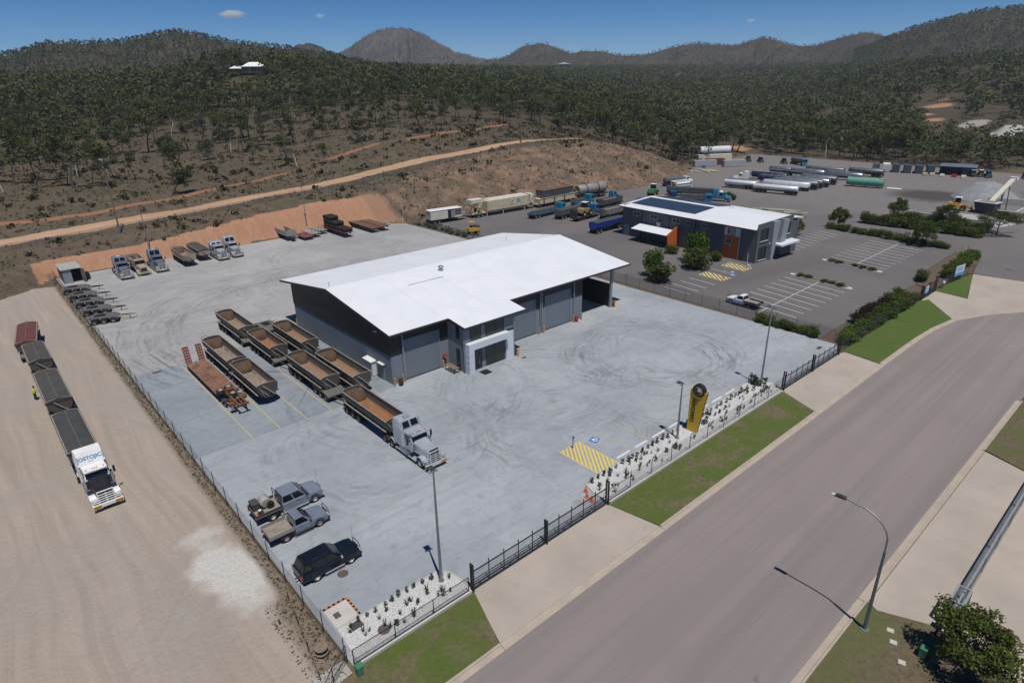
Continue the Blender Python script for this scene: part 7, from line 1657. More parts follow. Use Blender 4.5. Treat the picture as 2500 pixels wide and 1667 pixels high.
def cabover(label, front, rz, m, rig=8.5, body=None, bl='tipper', top=None, bodym='dull_tank', name='cab_over_truck'):
    t = thing(name, label, 'truck', front, rz)
    c = part('cab', B().box(-1.2, 1.2, -2.0, 0, 0.75, 2.75, 0.06, 0.06, 0.05, 0.14), m, t, bevel=0.08); part('windscreen', B().box(-1.05, 1.05, 0.0, 0.02, 1.65, 2.45), 'car_glass', c)
    c2 = part('windscreen_hood', B().box(-1.05, 1.05, -0.15, 0.1, 2.5, 2.58), m, c); part('bumper', B().box(-1.22, 1.22, -0.25, 0.06, 0.35, 0.74), m, t, bevel=0.04)
    for s in (-1, 1): part('side_window', B().box(min(s*1.15, s*1.2), max(s*1.15, s*1.2), -1.3, -0.35, 1.65, 2.4), 'car_glass', c); part('mirror', B().box(min(s*1.3, s*1.45), max(s*1.3, s*1.45), -0.1, -0.04, 1.7, 2.4), 'black_paint', t); part('headlight', B().cbox((s*0.9, 0.07, 0.6), (0.4, 0.04, 0.16)), 'headlamp', t)
    part('chassis', B().box(-0.42, 0.42, -rig, -0.4, 0.7, 0.98), 'dark_steel', t)
    if bl == 'tipper':
        b = part('tipper_body', B().prism([(-1.22, 2.5), (-1.22, 1.15), (1.22, 1.15), (1.22, 2.5), (1.15, 2.5), (1.15, 1.22), (-1.15, 1.22), (-1.15, 2.5)], 1, -rig, -2.3), bodym, t); part('front_board', B().box(-1.2, 1.2, -2.3, -2.2, 1.15, 2.8), bodym, b); part('tailgate', B().box(-1.14, 1.14, -rig, -rig+0.07, 1.23, 2.55), bodym, b)
        part('tarp', B().prism([(-1.2, 2.5), (0, 2.68), (1.2, 2.5), (1.2, 2.42), (-1.2, 2.42)], 1, -rig+0.1, -2.35), 'tarp_grey', b) if top else part('load_floor', B().box(-1.14, 1.14, -rig+0.1, -2.32, 1.221, 1.3), 'liner_dust', b)
    elif bl == 'tank':
        part('barrel', B().lathe([(0.001, -rig), (0.7, -rig+0.04), (0.95, -rig+0.2), (0.95, -2.6), (0.7, -2.44), (0.001, -2.4)], (0, 0, 1.95), ax=1, n=16), bodym, t, smooth=True); part('catwalk', B().box(-0.35, 0.35, -rig+0.5, -2.8, 2.88, 2.95), 'galvanised', t)
    elif bl == 'tray':
        part('tray_deck', B().box(-1.22, 1.22, -rig, -2.3, 1.0, 1.12), bodym, t); part('tray_head', B().box(-1.2, 1.2, -2.4, -2.3, 1.12, 2.3), m, t); part('tray_load', B().box(-1.0, 1.0, -rig+0.6, -3.0, 1.12, 1.9, 0.2, 0.2, 0.4, 0.2), 'tarp_grey', t)
        for s in (-1, 1): part('tray_side', B().box(min(s*1.18, s*1.22), max(s*1.18, s*1.22), -rig, -2.42, 1.12, 1.5), m, t)
    wheels(t, 'truck', (-1.2,), 1.02); wheels(t, 'dual', (-rig+1.0, -rig+2.35), 0.92)
    return t
def bonneted(label, front, rz, paint, roof=None, rig=9.0, bl=None, bodym='dull_tank', name='bonneted_truck'):
    t = thing(name, label, 'truck', front, rz)
    part('chassis', B().box(-0.42, 0.42, -rig, -0.4, 0.68, 0.95), 'dark_steel', t); h = part('bonnet', B().loft([[(-0.75, -0.1, 0.9), (0.75, -0.1, 0.9), (0.6, -0.25, 1.55), (-0.6, -0.25, 1.55)], [(-0.95, -1.9, 0.9), (0.95, -1.9, 0.9), (0.8, -1.9, 1.95), (-0.8, -1.9, 1.95)]]), paint, t, bevel=0.08); part('grille', B().box(-0.45, 0.45, -0.14, -0.05, 0.95, 1.4), 'chrome', h)
    part('bumper', B().box(-1.2, 1.2, -0.2, 0.05, 0.4, 0.75), 'galvanised', t, bevel=0.04); c = part('cab', B().box(-1.05, 1.05, -3.6, -1.9, 0.9, 2.75, 0.06, 0.06, 0.08, 0.4), paint, t, bevel=0.06); part('windscreen', glass(B(), [(-0.95, -1.98, 1.95), (0.95, -1.98, 1.95), (0.9, -2.24, 2.62), (-0.9, -2.24, 2.62)], 0.03), 'car_glass', c)
    for s in (-1, 1): part('side_window', B().box(min(s*0.99, s*1.05), max(s*0.99, s*1.05), -3.3, -2.4, 1.9, 2.5), 'car_glass', c); part('front_mudguard', arch(0.56, 0.64, min(s*0.66, s*1.2), max(s*0.66, s*1.2), -1.1, 0.52, 0, 170), paint, t, smooth=True); part('exhaust_stack', B().cyl((s*0.95, -3.75, 0.9), (s*0.95, -3.75, 3.3), 0.07, 0.07, 8), 'chrome', t)
    if roof: part('roof_fairing', B().box(-0.9, 0.9, -3.6, -2.5, 2.76, 3.1, 0.1, 0.1, 0.1, 0.5), roof, c, bevel=0.08)
    if bl == 'tank': part('barrel', B().lathe([(0.001, -rig), (0.75, -rig+0.05), (1.0, -rig+0.25), (1.0, -4.4), (0.75, -4.2), (0.001, -4.15)], (0, 0, 2.0), ax=1, n=16), bodym, t, smooth=True); part('hose_rail', B().box(-1.2, 1.2, -rig-0.4, -rig, 0.8, 1.0), 'dark_steel', t)
    if bl == 'sleeper': part('sleeper', B().box(-1.18, 1.18, -5.3, -3.65, 0.9, 3.5, 0.06, 0.06, 0.05, 0.3), paint, t, bevel=0.06)
    wheels(t, 'truck', (-1.1,), 1.02); wheels(t, 'dual', (-rig+0.9, -rig+2.25), 0.92)
    return t
# site hut, batching plant and drying drum along the foot of the bank
def site_hut():
    t = thing('site_hut_trailer', 'cream site hut on wheels at the head of the plant trailers', 'site hut', (103.2, 138.4, 0), R(-97)); L = 9.5
    part('wall', B().box(-1.3, 1.3, -L, 0, 1.1, 3.5), 'cream_light', t); part('roof', B().box(-1.4, 1.4, -L-0.1, 0.1, 3.5, 3.62, 0.2, 0.2, 0.2, 0.2), 'white_paint', t)
    part('screen_panel', B().box(1.301, 1.33, -2.2, -0.1, 1.7, 3.3), 'dull_tank', t); part('screen_panel', B().box(1.301, 1.34, -4.3, -2.35, 1.15, 3.3), 'dark_trim', t); part('door', B().box(1.341, 1.36, -3.3, -2.5, 1.15, 3.1), 'downpipe', t)
    for k in range(3): part('louvre', B().box(1.341, 1.37, -4.2, -3.45, 1.4+k*0.6, 1.8+k*0.6), 'black_paint', t)
    part('chassis', B().box(-0.6, 0.6, -L, 1.8, 0.8, 1.08), 'dark_steel', t); wheels(t, 'trailer', (-L+1.2, -L+2.5), 0.95); part('generator', B().box(-0.6, 0.6, 0.3, 1.6, 1.08, 2.0), 'galvanised', t)
site_hut()
def batch_trailer():
    t = thing('plant_trailer', 'long cream box plant trailer with lattice ends', 'plant trailer', (129.0, 136.9, 0), R(-92)); L = 22.5
    b = part('bin_body', B().box(-1.5, 1.5, -17.8, -2.5, 1.5, 4.2), 'cream_plant', t); part('top_trough', B().box(-1.2, 1.2, -17.2, -3.2, 4.2, 4.6, 0.2, 0.2, 0.2, 0.2), 'cream_light', t); part('belly', B().prism([(-17.6, 1.5), (-2.6, 1.5), (-3.4, 0.8), (-16.8, 0.8)], 0, -0.9, 0.9), 'cream_plant', t)
    for k in range(12): part('side_stiffener', B().box(1.5, 1.57, -17.6+k*1.33, -17.5+k*1.33, 1.52, 4.15), 'cream_plant', b)
    part('logo_plate', B().box(1.571, 1.59, -9.6, -8.1, 2.4, 3.8), 'cream_light', b); text_part('lettering', 'A', 1.2, 'black_paint', b, frame_mat((1.6, -8.85, 3.1), (0, 1, 0), (0, 0, 1)), 0.006); part('badge', B().box(1.571, 1.59, -7.0, -6.1, 2.9, 3.7), 'sign_blue', b)
    for e in (-20.6, -1.6):
        part('lattice_end', B().tube([(1.4, e-1.3, 1.2), (1.4, e+1.0, 4.0), (1.4, e+1.0, 1.3), (1.4, e-1.3, 3.2)], 0.1, 5).tube([(-1.4, e-1.3, 1.2), (-1.4, e+1.0, 4.0), (-1.4, e+1.0, 1.3)], 0.1, 5).tube([(1.4, e, 3.2), (-1.4, e, 3.2)], 0.1, 5), 'cream_plant', t)
    part('feed_chute', B().box(-1.2, 1.2, -23.0, -18.6, 4.1, 5.0, 0, 0, 0, 0.3), 'cream_light', t); part('motor', B().cyl((0, -21, 2.0), (0, -19.6, 2.0), 0.6, 0.6, 10), 'dark_steel', t)
    part('end_panel', B().box(-1.3, 1.3, -1.9, -0.4, 1.6, 4.3), 'cream_light', t); part('chassis', B().box(-0.7, 0.7, -L, 0.5, 0.9, 1.25), 'cream_plant', t)
    wheels(t, 'trailer', (-20.9, -19.4), 1.0)
    for y in (-4.0, -12, -17.8): part('support_leg', B().box(1.2, 1.35, y-0.1, y+0.1, 0, 1.5), 'cream_plant', t)
batch_trailer()
def bin_trailer():
    t = thing('plant_trailer', 'cream aggregate bin trailer with open hoppers and orange rims', 'plant trailer', (146.5, 136.3, 0), R(-88)); L = 17.0; mat('orange_rim', (0.45, 0.2, 0.07), (0.3, 0.14, 0.06), 1.5, 0.8)
    part('lower_body', B().box(-1.45, 1.45, -L+0.3, -1.5, 1.1, 2.6), 'cream_plant', t)
    for k in range(3):
        y = -L+1.6+k*4.5
        h = part('hopper', B().loft([[(-1.4, y, 3.0), (1.4, y, 3.0), (1.4, y+4.2, 3.0), (-1.4, y+4.2, 3.0)], [(-1.6, y-0.1, 4.9), (1.6, y-0.1, 4.9), (1.6, y+4.3, 4.9), (-1.6, y+4.3, 4.9)]]), 'dull_tank', t); part('hopper_rim', B().box(-1.68, 1.68, y-0.14, y+0.08, 4.9, 5.05).box(-1.68, 1.68, y+4.1, y+4.32, 4.9, 5.05).box(-1.68, -1.4, y+0.08, y+4.1, 4.9, 5.05).box(1.4, 1.68, y+0.08, y+4.1, 4.9, 5.05), 'orange_rim', h)
        part('belt_guard', B().box(1.46, 1.65, y+0.1, y+0.5, 1.0, 2.7), 'rust', t)
    part('gusset', B().tube([(1.3, -1.6, 2.6), (1.3, 0.4, 2.0), (1.3, -1.4, 4.4)], 0.1, 5).tube([(-1.3, -1.6, 2.6), (-1.3, 0.4, 2.0), (-1.3, -1.4, 4.4)], 0.1, 5), 'cream_plant', t); part('side_rail', B().box(1.46, 1.55, -L+0.3, 0.6, 2.6, 2.8), 'cream_plant', t)
    part('chassis', B().box(-0.7, 0.7, -L, 1.4, 0.85, 1.1), 'cream_plant', t); wheels(t, 'trailer', (-L+0.6, -1.2), 1.0)
bin_trailer()
def drum_dryer():
    t = thing('drying_drum', 'large grey drying drum on a wheeled frame at the end of the plant line', 'drum', (159.0, 134.8, 0), R(-94)); L = 12.0
    d = part('shell', B().lathe([(1.2, -L), (1.5, -L+0.1), (1.55, -L+0.2), (1.55, -0.2), (1.5, -0.1), (0.5, 0.0), (0.001, 0.0)], (0, 0, 3.0), ax=1, n=22), 'dull_tank_lt', t, smooth=True); part('mouth', B().lathe([(0.001, -L+0.3), (1.19, -L+0.25), (1.19, -L-0.02), (1.25, -L-0.02)], (0, 0, 3.0), ax=1, n=22), 'rust', d)
    for y in (-L*0.3, -L*0.72): part('drive_ring', B().lathe([(1.5, y-0.15), (1.68, y-0.15), (1.68, y+0.15), (1.5, y+0.15)], (0, 0, 3.0), ax=1, n=22), 'dark_steel', d)
    part('burner', B().cyl((0, 0, 2.9), (0, 1.6, 2.9), 0.5, 0.35, 12), 'dark_steel', t); part('frame', B().box(-1.1, 1.1, -L, 0.6, 0.9, 1.3), 'dark_steel', t); part('marking', B().box(1.2, 1.5, -6.2, -4.6, 3.4, 3.41), 'white_paint', t); wheels(t, 'trailer', (-6.0, -4.6, -1.2), 1.0)
mat('dull_tank_lt', (0.3, 0.29, 0.27), (0.22, 0.21, 0.2), 0.6, 0.6, 0.2, dirt=((0.16, 0.12, 0.09), 0.62)); drum_dryer()
def road_roller():
    t = thing('road_roller', 'yellow rubber-tyred road roller by the planted strip', 'roller', (96.3, 121.8, 0), R(-100))
    part('body', B().box(-0.9, 0.9, -2.9, 0.0, 0.75, 1.65, 0.05, 0.05, 0.1, 0.2), 'machine_yellow', t, bevel=0.06); part('engine_cover', B().box(-0.85, 0.85, -1.0, 0.2, 1.65, 2.05), 'tarp_charcoal', t, bevel=0.05); part('operator_seat', B().box(-0.4, 0.4, -1.9, -1.4, 1.65, 2.1), 'black_paint', t)
    for s in (-1, 1): part('canopy_post', B().cyl((s*0.7, -1.8, 1.6), (s*0.7, -1.8, 3.0), 0.05, 0.05, 6), 'machine_yellow', t)
    part('canopy', B().box(-0.85, 0.85, -2.5, -1.1, 3.0, 3.08), 'machine_yellow', t, bevel=0.03)
    for y in (-2.3, -0.4):
        for k in range(4): o = share('wheel', WH['small'][0], t, (-0.75+0.5*k, y, 0.4)); link('rim', WH['small'][1], o)
road_roller()
cabover('teal-cabbed truck with a dark tray, leftmost of the parked trucks', (131.0, 126.3, 0), R(-84), 'truck_teal', 14.0, bl='tray', bodym='navy'); cabover('blue-cabbed tipper with a grey tarped body beside the teal truck', (133.5, 120.4, 0), R(-84), 'truck_blue', 12.0, top=True); 
def wheel_loader(label, loc, rz, m='machine_yellow', bucket=True):
    t = thing('wheel_loader', label, 'loader', loc, rz)
    part('rear_body', B().box(-1.05, 1.05, -3.4, -0.6, 0.9, 2.1, 0.1, 0.1, 0.25, 0.05), m, t, bevel=0.08); part('front_frame', B().box(-0.7, 0.7, -0.5, 1.2, 0.7, 1.6, 0.1, 0.1, 0, 0.4), m, t, bevel=0.05); c = part('cab', B().box(-0.75, 0.75, -1.7, -0.4, 2.1, 3.45, 0.06, 0.06, 0.06, 0.06), 'car_glass', t); part('cab_roof', B().box(-0.85, 0.85, -1.85, -0.25, 3.45, 3.58), 'white_paint', c, bevel=0.03)
    for s in (-1, 1): part('lift_arm', B().prism([(0.0, 1.5), (0.4, 1.8), (2.4, 0.8), (2.3, 0.5)], 0, s*0.5-0.1, s*0.5+0.1), m, t)
    if bucket: part('bucket', B().prism([(2.2, 0.15), (3.3, 0.1), (2.6, 0.45), (2.35, 1.1), (2.5, 1.35), (2.15, 1.25)], 0, -1.35, 1.35), 'rust', t)
    wheels(t, 'loader', (-2.5, 0.4), 0.95); return t
def loader_float():
    t = thing('float_trailer', 'dark low float trailer carrying the tan wheel loader', 'trailer', (133.0, 115.2, 0), R(-84)); part('deck', B().box(-1.25, 1.25, -10, 0, 0.85, 1.0), 'dark_steel', t); part('raised_ramp', B().box(-1.2, -0.2, -10.4, -10.2, 0.7, 3.2), 'dark_steel', t); part('raised_ramp', B().box(0.2, 1.2, -10.4, -10.2, 0.7, 3.2), 'dark_steel', t); wheels(t, 'small', (-8.8, -7.7, -6.6), 0.95); part('gooseneck', B().box(-0.6, 0.6, 0, 1.6, 0.9, 1.4), 'dark_steel', t)
loader_float(); wheel_loader('tan wheel loader loaded on the dark float trailer', (128.5, 114.7, 1.0), R(-84), 'machine_tan', False)
cabover('blue truck parked nose to the float trailer', (136.0, 118.0, 0), R(-84), 'truck_blue', 7.5, bl='tray', bodym='dark_steel')
def silver_tub(label, front, rz, L, m, tarp=None, name='tub_trailer', axles=(0.8, 2.1), fa=(1.0, 2.3)):
    t = thing(name, label, 'trailer', front, rz)
    b = part('tub', B().prism([(-1.25, 2.75), (-1.15, 1.5), (-0.8, 1.1), (0.8, 1.1), (1.15, 1.5), (1.25, 2.75), (1.18, 2.75), (1.08, 1.55), (-1.08, 1.55), (-1.18, 2.75)], 1, -L, 0), m, t)
    for y in (0.0, -L-0.06): part('end_board', B().prism([(-1.25, 2.76), (-1.15, 1.5), (-0.8, 1.1), (0.8, 1.1), (1.15, 1.5), (1.25, 2.76)], 1, y, y+0.06), m, b)
    for k in range(7):
        for s in (-1, 1): part('side_rib', B().prism([(s*1.18, 1.55), (s*1.24, 1.55), (s*1.33, 2.72), (s*1.25, 2.72)], 1, -L+0.4+k*(L-0.8)/6-0.05, -L+0.4+k*(L-0.8)/6+0.05), m, b)
    part('tarp', B().prism([(-1.22, 2.74), (0, 2.95), (1.22, 2.74), (1.22, 2.66), (-1.22, 2.66)], 1, -L+0.08, -0.08), tarp, b) if tarp else part('load', B().box(-1.1, 1.1, -L+0.1, -0.1, 1.56, 2.3, 0.1, 0.1, 0.4, 0.4), 'liner_dust', b)
    part('chassis', B().box(-0.5, 0.5, -L, 1.4, 0.8, 1.09), 'dark_steel', t); wheels(t, 'trailer', [-L+a for a in axles]+[-a for a in fa], 0.92); return t
silver_tub('polished silver tub trailer behind the blue tarped one', (142.0, 111.0, 0), R(-87), 12.0, 'polished'); silver_tub('royal blue dog trailer with a grey tarp beside the office', (127.0, 101.4, 0), R(-88), 11.5, 'royal_blue', 'tarp_grey', 'dog_trailer'); cabover('royal blue truck hitched to the dog trailer beside the office', (135.8, 101.1, 0), R(-88), 'royal_blue', 7.5, bl='tray', bodym='dark_steel')
bonneted('blue bonneted truck nearest the drying drum', (158.0, 128.0, 0), R(-88), 'truck_blue', rig=10, bl=None); cabover('teal cab-over truck parked against the bin trailer', (147.0, 129.5, 0), R(-88), 'truck_teal', 8.5, bl='tray', bodym='dark_steel'); silver_tub('brown-loaded tub trailer behind the tan loader', (150.0, 121.0, 0), R(-86), 9.0, 'dull_tank'); cabover('blue spreader truck with a pale canopy behind the office roof', (152.5, 114.0, 0), R(-86), 'truck_blue', 10.0, bl='tray', bodym='truck_blue')
# behind the office
bonneted('white bonneted tank truck at the foot of the bank', (200.0, 129.0, 0), R(-105), 'truck_white', rig=12.5, bl='tank', bodym='dull_tank', name='tank_truck'); wheel_loader('dark green tractor loader behind the office roof', (172.0, 124.5, 0), R(-75), 'green_box', False)
def white_frame():
    t = thing('asphalt_machine', 'white framed machine with a yellow fan hub behind the office', 'machine', (184.5, 121.5, 0), R(-100)); part('frame', B().tube([(-1.2, -5, 0.6), (-1.2, -5, 3.4), (-1.2, 2, 3.4), (-1.2, 2, 0.6)], 0.18, 6).tube([(1.2, -5, 0.6), (1.2, -5, 3.4), (1.2, 2, 3.4), (1.2, 2, 0.6)], 0.18, 6).tube([(-1.2, -5, 3.4), (1.2, -5, 3.4)], 0.18, 6).tube([(-1.2, 2, 3.4), (1.2, 2, 3.4)], 0.18, 6), 'white_paint', t); part('drum', B().cyl((0, -4.4, 2.1), (0, 1.6, 2.1), 1.0, 1.0, 14), 'white_paint', t, smooth=True); part('fan_hub', B().cyl((0, -4.9, 2.1), (0, -4.45, 2.1), 0.7, 0.7, 14), 'machine_yellow', t); part('base', B().box(-1.2, 1.2, -5, 2, 0.4, 0.8), 'truck_blue', t); wheels(t, 'trailer', (-3.5, -2.2), 0.95)
white_frame()
bonneted('light blue bonneted truck with a white roof fairing behind the office', (177.0, 99.9, 0), R(-160), 'truck_teal', 'white_paint', 8.5, bl='sleeper'); silver_tub('long dark grey covered trailer behind the light blue truck', (179.5, 107.0, 0), R(-160), 15.0, 'dull_tank', 'tarp_charcoal', 'covered_trailer', fa=()); cabover('blue cab-over truck with a flat grey body behind the office roof', (170.5, 102.5, 0), R(-155), 'truck_blue', 9.0, top=True, bodym='dull_tank')
def blue_bits():
    for x, y, lb in ((177.0, 117.0, 'left'), (179.4, 115.0, 'right')):
        t = thing('ibc_stack', 'white stacked containers behind the office, %s of the pair' % lb, 'container', (x, y, 0)); 
        for k in range(2): part('tank', B().box(-0.55, 0.55, -0.5, 0.5, 0.15+k*1.2, 1.15+k*1.2), 'white_paint', t, bevel=0.04); part('pallet', B().box(-0.6, 0.6, -0.55, 0.55, k*1.2, 0.14+k*1.2), 'timber_grey', t)
    t = thing('blue_skip', 'blue steel skip bin behind the office', 'skip', (174.5, 118.5, 0), 0.4); part('bin', B().loft([[(-1.2, -0.9, 0.1), (1.2, -0.9, 0.1), (1.2, 0.9, 0.1), (-1.2, 0.9, 0.1)], [(-1.7, -1.0, 1.5), (1.7, -1.0, 1.5), (1.7, 1.0, 1.5), (-1.7, 1.0, 1.5)]]), 'truck_blue', t); part('rim', B().box(-1.75, 1.75, -1.05, 1.05, 1.5, 1.58), 'truck_blue', t)
    rd = random.Random(12)
    for i in range(34):
        L = rd.uniform(4, 8); o = part('timber_length', B().box(-L/2, L/2, -0.14, 0.14, 0, 0.22), 'cream_light' if i % 4 else 'rusty_deck', None); k = i//9
        o.location = (168+rd.uniform(-3, 3), 76+(i % 9)*1.1+rd.uniform(-.4, .4), 0.02+k*0.34); o.rotation_euler = (0, 0.0, R(100)+rd.uniform(-.22, .22)); tag(o, 'pale sawn timber length in the loose stack behind the office', 'timber', 'timber stack behind the office')
blue_bits()
# tanker lines
DN = R(173)      # nose away from the viewer's right, i.e. facing -y
tanker('white tanker trailer at the rear of the lettered pair', (200.6, 116.3, 0), R(8), 11.0, 'tank_white', group='white tankers', axles=3); tanker('white tanker trailer at the front of the lettered pair, nearest the office', (198.7, 104.6, 0), R(9), 14.0, 'tank_white', group='white tankers', frontaxles=3)
for i, (x, y, L, m, sq, lb) in enumerate(((203.5, 116.5, 11, 'dull_tank', False, 'dark tanker just behind the rear white tanker'), (209.0, 106.5, 15, 'tank_white', True, 'white box-sided tanker in the second line'), (213.5, 105.8, 15, 'dull_tank', False, 'dark grey tanker third in from the white pair'), (217.8, 105.0, 14, 'dull_tank', False, 'dark grey tanker fourth in from the white pair'), (221.5, 103.5, 13, 'polished', False, 'steel tanker fifth in from the white pair'), (228.5, 103.0, 12, 'dull_tank', False, 'short dark tanker nearest the green tank'))):
    tanker(lb, (x, y, 0), R(7), L, m, group='tankers in the long lines', square=sq)
for i, (x, y, L, lb) in enumerate(((224.5, 119.5, 13, 'navy tanker behind the white sleeper-cab truck'), (217.5, 113, 11, 'navy tanker between the white truck and the white tankers'))): tanker(lb, (x, y, 0), R(7), L, 'navy', group='navy tankers')
tk = bonneted('white sleeper-cab truck facing the bank among the tankers', (216.8, 122.5, 0), R(12), 'truck_white', rig=8, bl='sleeper')
for i, (x, y, L, lb) in enumerate(((241.5, 121.5, 9, 'polished steel tanker at the rear of the far back line'), (241.3, 113.0, 12.5, 'polished steel tanker in the middle of the far back line'), (242.5, 100.2, 12.5, 'polished steel tanker at the front of the far back line'), (252, 112, 14, 'dark tanker behind the far polished line'), (257, 98, 12, 'dark tanker furthest right behind the polished line'))): tanker(lb, (x, y, 0), R(4), L, 'polished' if i < 3 else 'dull_tank', group='far line of tankers', z=2.05)
def green_tank():
    mat('mint', (0.12, 0.32, 0.24), (0.1, 0.27, 0.2), 0.6, 0.55); t = thing('storage_tank', 'mint green horizontal storage tank on saddles with a caged ladder', 'tank', (230.5, 88.0, 0), R(10)); L = 11.5
    part('barrel', B().lathe([(0.001, -L), (0.9, -L+0.06), (1.35, -L+0.3), (1.35, -0.3), (0.9, -0.06), (0.001, 0)], (0, 0, 1.75), ax=1, n=20), 'mint', t, smooth=True)
    for y in (-2, -5.7, -9.6): part('saddle', B().box(-1.0, 1.0, y-0.15, y+0.15, 0, 0.8), 'mint', t)
    part('platform_cage', B().box(-0.7, 0.7, -L, -L+1.4, 3.1, 3.16).tube([(-0.7, -L, 3.1), (-0.7, -L, 4.2), (0.7, -L, 4.2), (0.7, -L, 3.1)], 0.05, 5).tube([(-0.7, -L+1.4, 3.1), (-0.7, -L+1.4, 4.2), (0.7, -L+1.4, 4.2), (0.7, -L+1.4, 3.1)], 0.05, 5), 'cream_plant', t); part('ladder', B().box(0.3, 0.8, -L-0.2, -L-0.1, 0, 3.2), 'cream_plant', t)
    o = thing('white_pipes', 'white pipe lengths lying beyond the mint green tank', 'pipes', (232.5, 73.5, 0), 0.2); [part('pipe', B().cyl((i*0.45, -2, 0.2), (i*0.45+0.2, 2.2, 0.2), 0.2, 0.2, 8), 'white_paint', o) for i in range(3)]
green_tank()
# containers, tanks and sheds at the edge of the yard
mat('cont_grey', (0.35, 0.36, 0.36), (0.28, 0.29, 0.29), 0.8, 0.7); mat('cont_maroon', (0.14, 0.03, 0.03), (0.11, 0.03, 0.03), 0.8, 0.7); mat('cont_teal', (0.035, 0.06, 0.075), (0.05, 0.075, 0.09), 0.8, 0.6)
container('pale grey container nearest the corner of the bank', (243.5, 151.5, 0), R(59), 10, 'cont_grey'); container('pale grey container right of the maroon one', (251.5, 142.5, 0), R(59), 10, 'cont_grey'); container('maroon container between the pale grey ones', (251.5, 151.5, 0), R(59), 8, 'cont_maroon'); container('cream container behind the maroon one', (262, 158.5, 0), R(59), 16, 'cream_light', H=3.0)
for x, y, lb, m in ((272.5, 94.5, 'dark grey open container at the left end of the far row', 'dull_tank'), (274.5, 91.5, 'white container in the far row', 'cont_white'), (275.0, 88.2, 'dark teal container next to the white one', 'cont_teal'), (275.7, 84.4, 'dark teal container third from the long dark shed', 'cont_teal'), (277.0, 80.8, 'dark teal container second from the long dark shed', 'cont_teal'), (279.3, 77.6, 'dark teal container beside the long dark shed', 'cont_teal')):
    mat('cont_white', (0.66, 0.65, 0.58), (0.58, 0.57, 0.5), 0.8, 0.6); container(lb, (x+2.5, y+0.5, 0), R(-70), 6.06, m, H=2.9)
def white_tank():
    t = thing('storage_tank', 'white horizontal tank lying above the grey containers', 'tank', (274, 166, 1.2), R(60)); part('barrel', B().lathe([(0.001, -8), (1.3, -7.9), (1.8, -7.5), (1.8, 7.5), (1.3, 7.9), (0.001, 8)], (0, 0, 2.2), ax=1, n=18), 'tank_white', t, smooth=True)
    for y in (-5, 0, 5): part('saddle', B().box(-1.3, 1.3, y-0.3, y+0.3, 0, 1.0), 'cont_grey', t)
white_tank()
def dark_shed():
    mat('shed_roof', (0.13, 0.155, 0.19), (0.11, 0.13, 0.16), 0.4, 0.5); t = thing('open_shed', 'long dark open-fronted shed at the end of the container row', 'shed', (283.0, 69.5, 0), R(-75)); ribbed('shed_wall', (0.03, 0.05, 0.08), (0.04, 0.06, 0.09), 0.5, 0.3, 0)
    part('back_wall', B().box(-5.5, 5.5, 2.4, 2.5, 0, 3.4), 'shed_wall', t); part('side_wall', B().box(-5.5, -5.4, -2.5, 2.39, 0, 3.0), 'shed_wall', t); part('side_wall', B().box(5.4, 5.5, -2.5, 2.39, 0, 3.0), 'shed_wall', t); part('roof', B().prism([(-2.9, 3.05), (2.7, 3.6), (2.7, 3.7), (-2.9, 3.15)], 0, -5.8, 5.8), 'shed_roof', t); part('front_panel', B().box(1.6, 5.4, -2.5, -2.42, 0, 3.0), 'shed_wall', t)
    for x in (-2, 1.6): part('post', B().box(x-0.08, x+0.08, -2.5, -2.35, 0, 3.05), 'dark_steel', t)
    t.rotation_euler = (0, 0, R(-80+0))
dark_shed()
for x, y, rz, m, lb, k in ((281.5, 64.2, -60, 'white_paint', 'white-topped machine right of the long dark shed', 0), (283.0, 62.2, -60, 'white_paint', 'second white-topped machine right of the long dark shed', 0), (281.9, 59.6, -60, 'truck_blue', 'blue-topped machine right of the long dark shed', 0), (287.5, 49.0, -60, 'white_paint', 'dark truck at the far right edge of the yard', 1), (270.0, 146.5, -30, 'black_paint', 'dark compact machine below the gap in the trees', 0), (271.0, 141.2, -30, 'downpipe', 'grey compact machine below the gap in the trees', 0), (273.0, 131.5, -30, 'dull_tank', 'dark machine left of the blue cab-over by the trees', 0)):
    t = thing('compact_machine', lb, 'machine', (x, y, 0), R(rz)); s = 1.5 if k else 1.0
    part('body', B().box(-0.9*s, 0.9*s, -1.6*s, 1.2*s, 0.5, 1.3*s, 0.1, 0.1, 0.2, 0.2), 'dark_steel', t, bevel=0.08); c = part('cab', B().box(-0.7*s, 0.7*s, -0.9*s, 0.5*s, 1.3*s, 2.3*s, 0.08, 0.08, 0.08, 0.08), 'car_glass', t); part('cab_roof', B().box(-0.75*s, 0.75*s, -1.0*s, 0.6*s, 2.3*s, 2.42*s), m, c); wheels(t, 'car', (-1.1*s, 0.7*s), 0.85*s)
cabover('light blue cab-over tank truck in front of the tall trees', (271.5, 121.5, 0), R(150), 'truck_teal', 9, bl='tank', bodym='dull_tank')
for x, y, lb, m in ((273.8, 77.3, 'brown crate on the ground in front of the dark containers', 'cream_plant'), (274.6, 75.2, 'tan crate on the ground by the open shed', 'cream_light'), (274.0, 71.8, 'white pallet load in front of the open shed', 'white_paint'), (275.8, 68.4, 'red crate in front of the open shed', 'red_paint'), (275.0, 65.3, 'white crate at the right end of the open shed', 'white_paint'), (229, 149.2, 'rust red bin at the foot of the bank', 'rust'), (240.0, 149.5, 'blue drum cover in front of the pale grey container', 'truck_blue')):
    t = thing('crate', lb, 'crate', (x, y, 0), 0.3); part('box', B().box(-0.9, 0.9, -0.7, 0.7, 0.12, 0.95), m, t, bevel=0.04); part('pallet', B().box(-1.0, 1.0, -0.8, 0.8, 0, 0.12), 'timber_grey', t)
rd_ = random.Random(15)
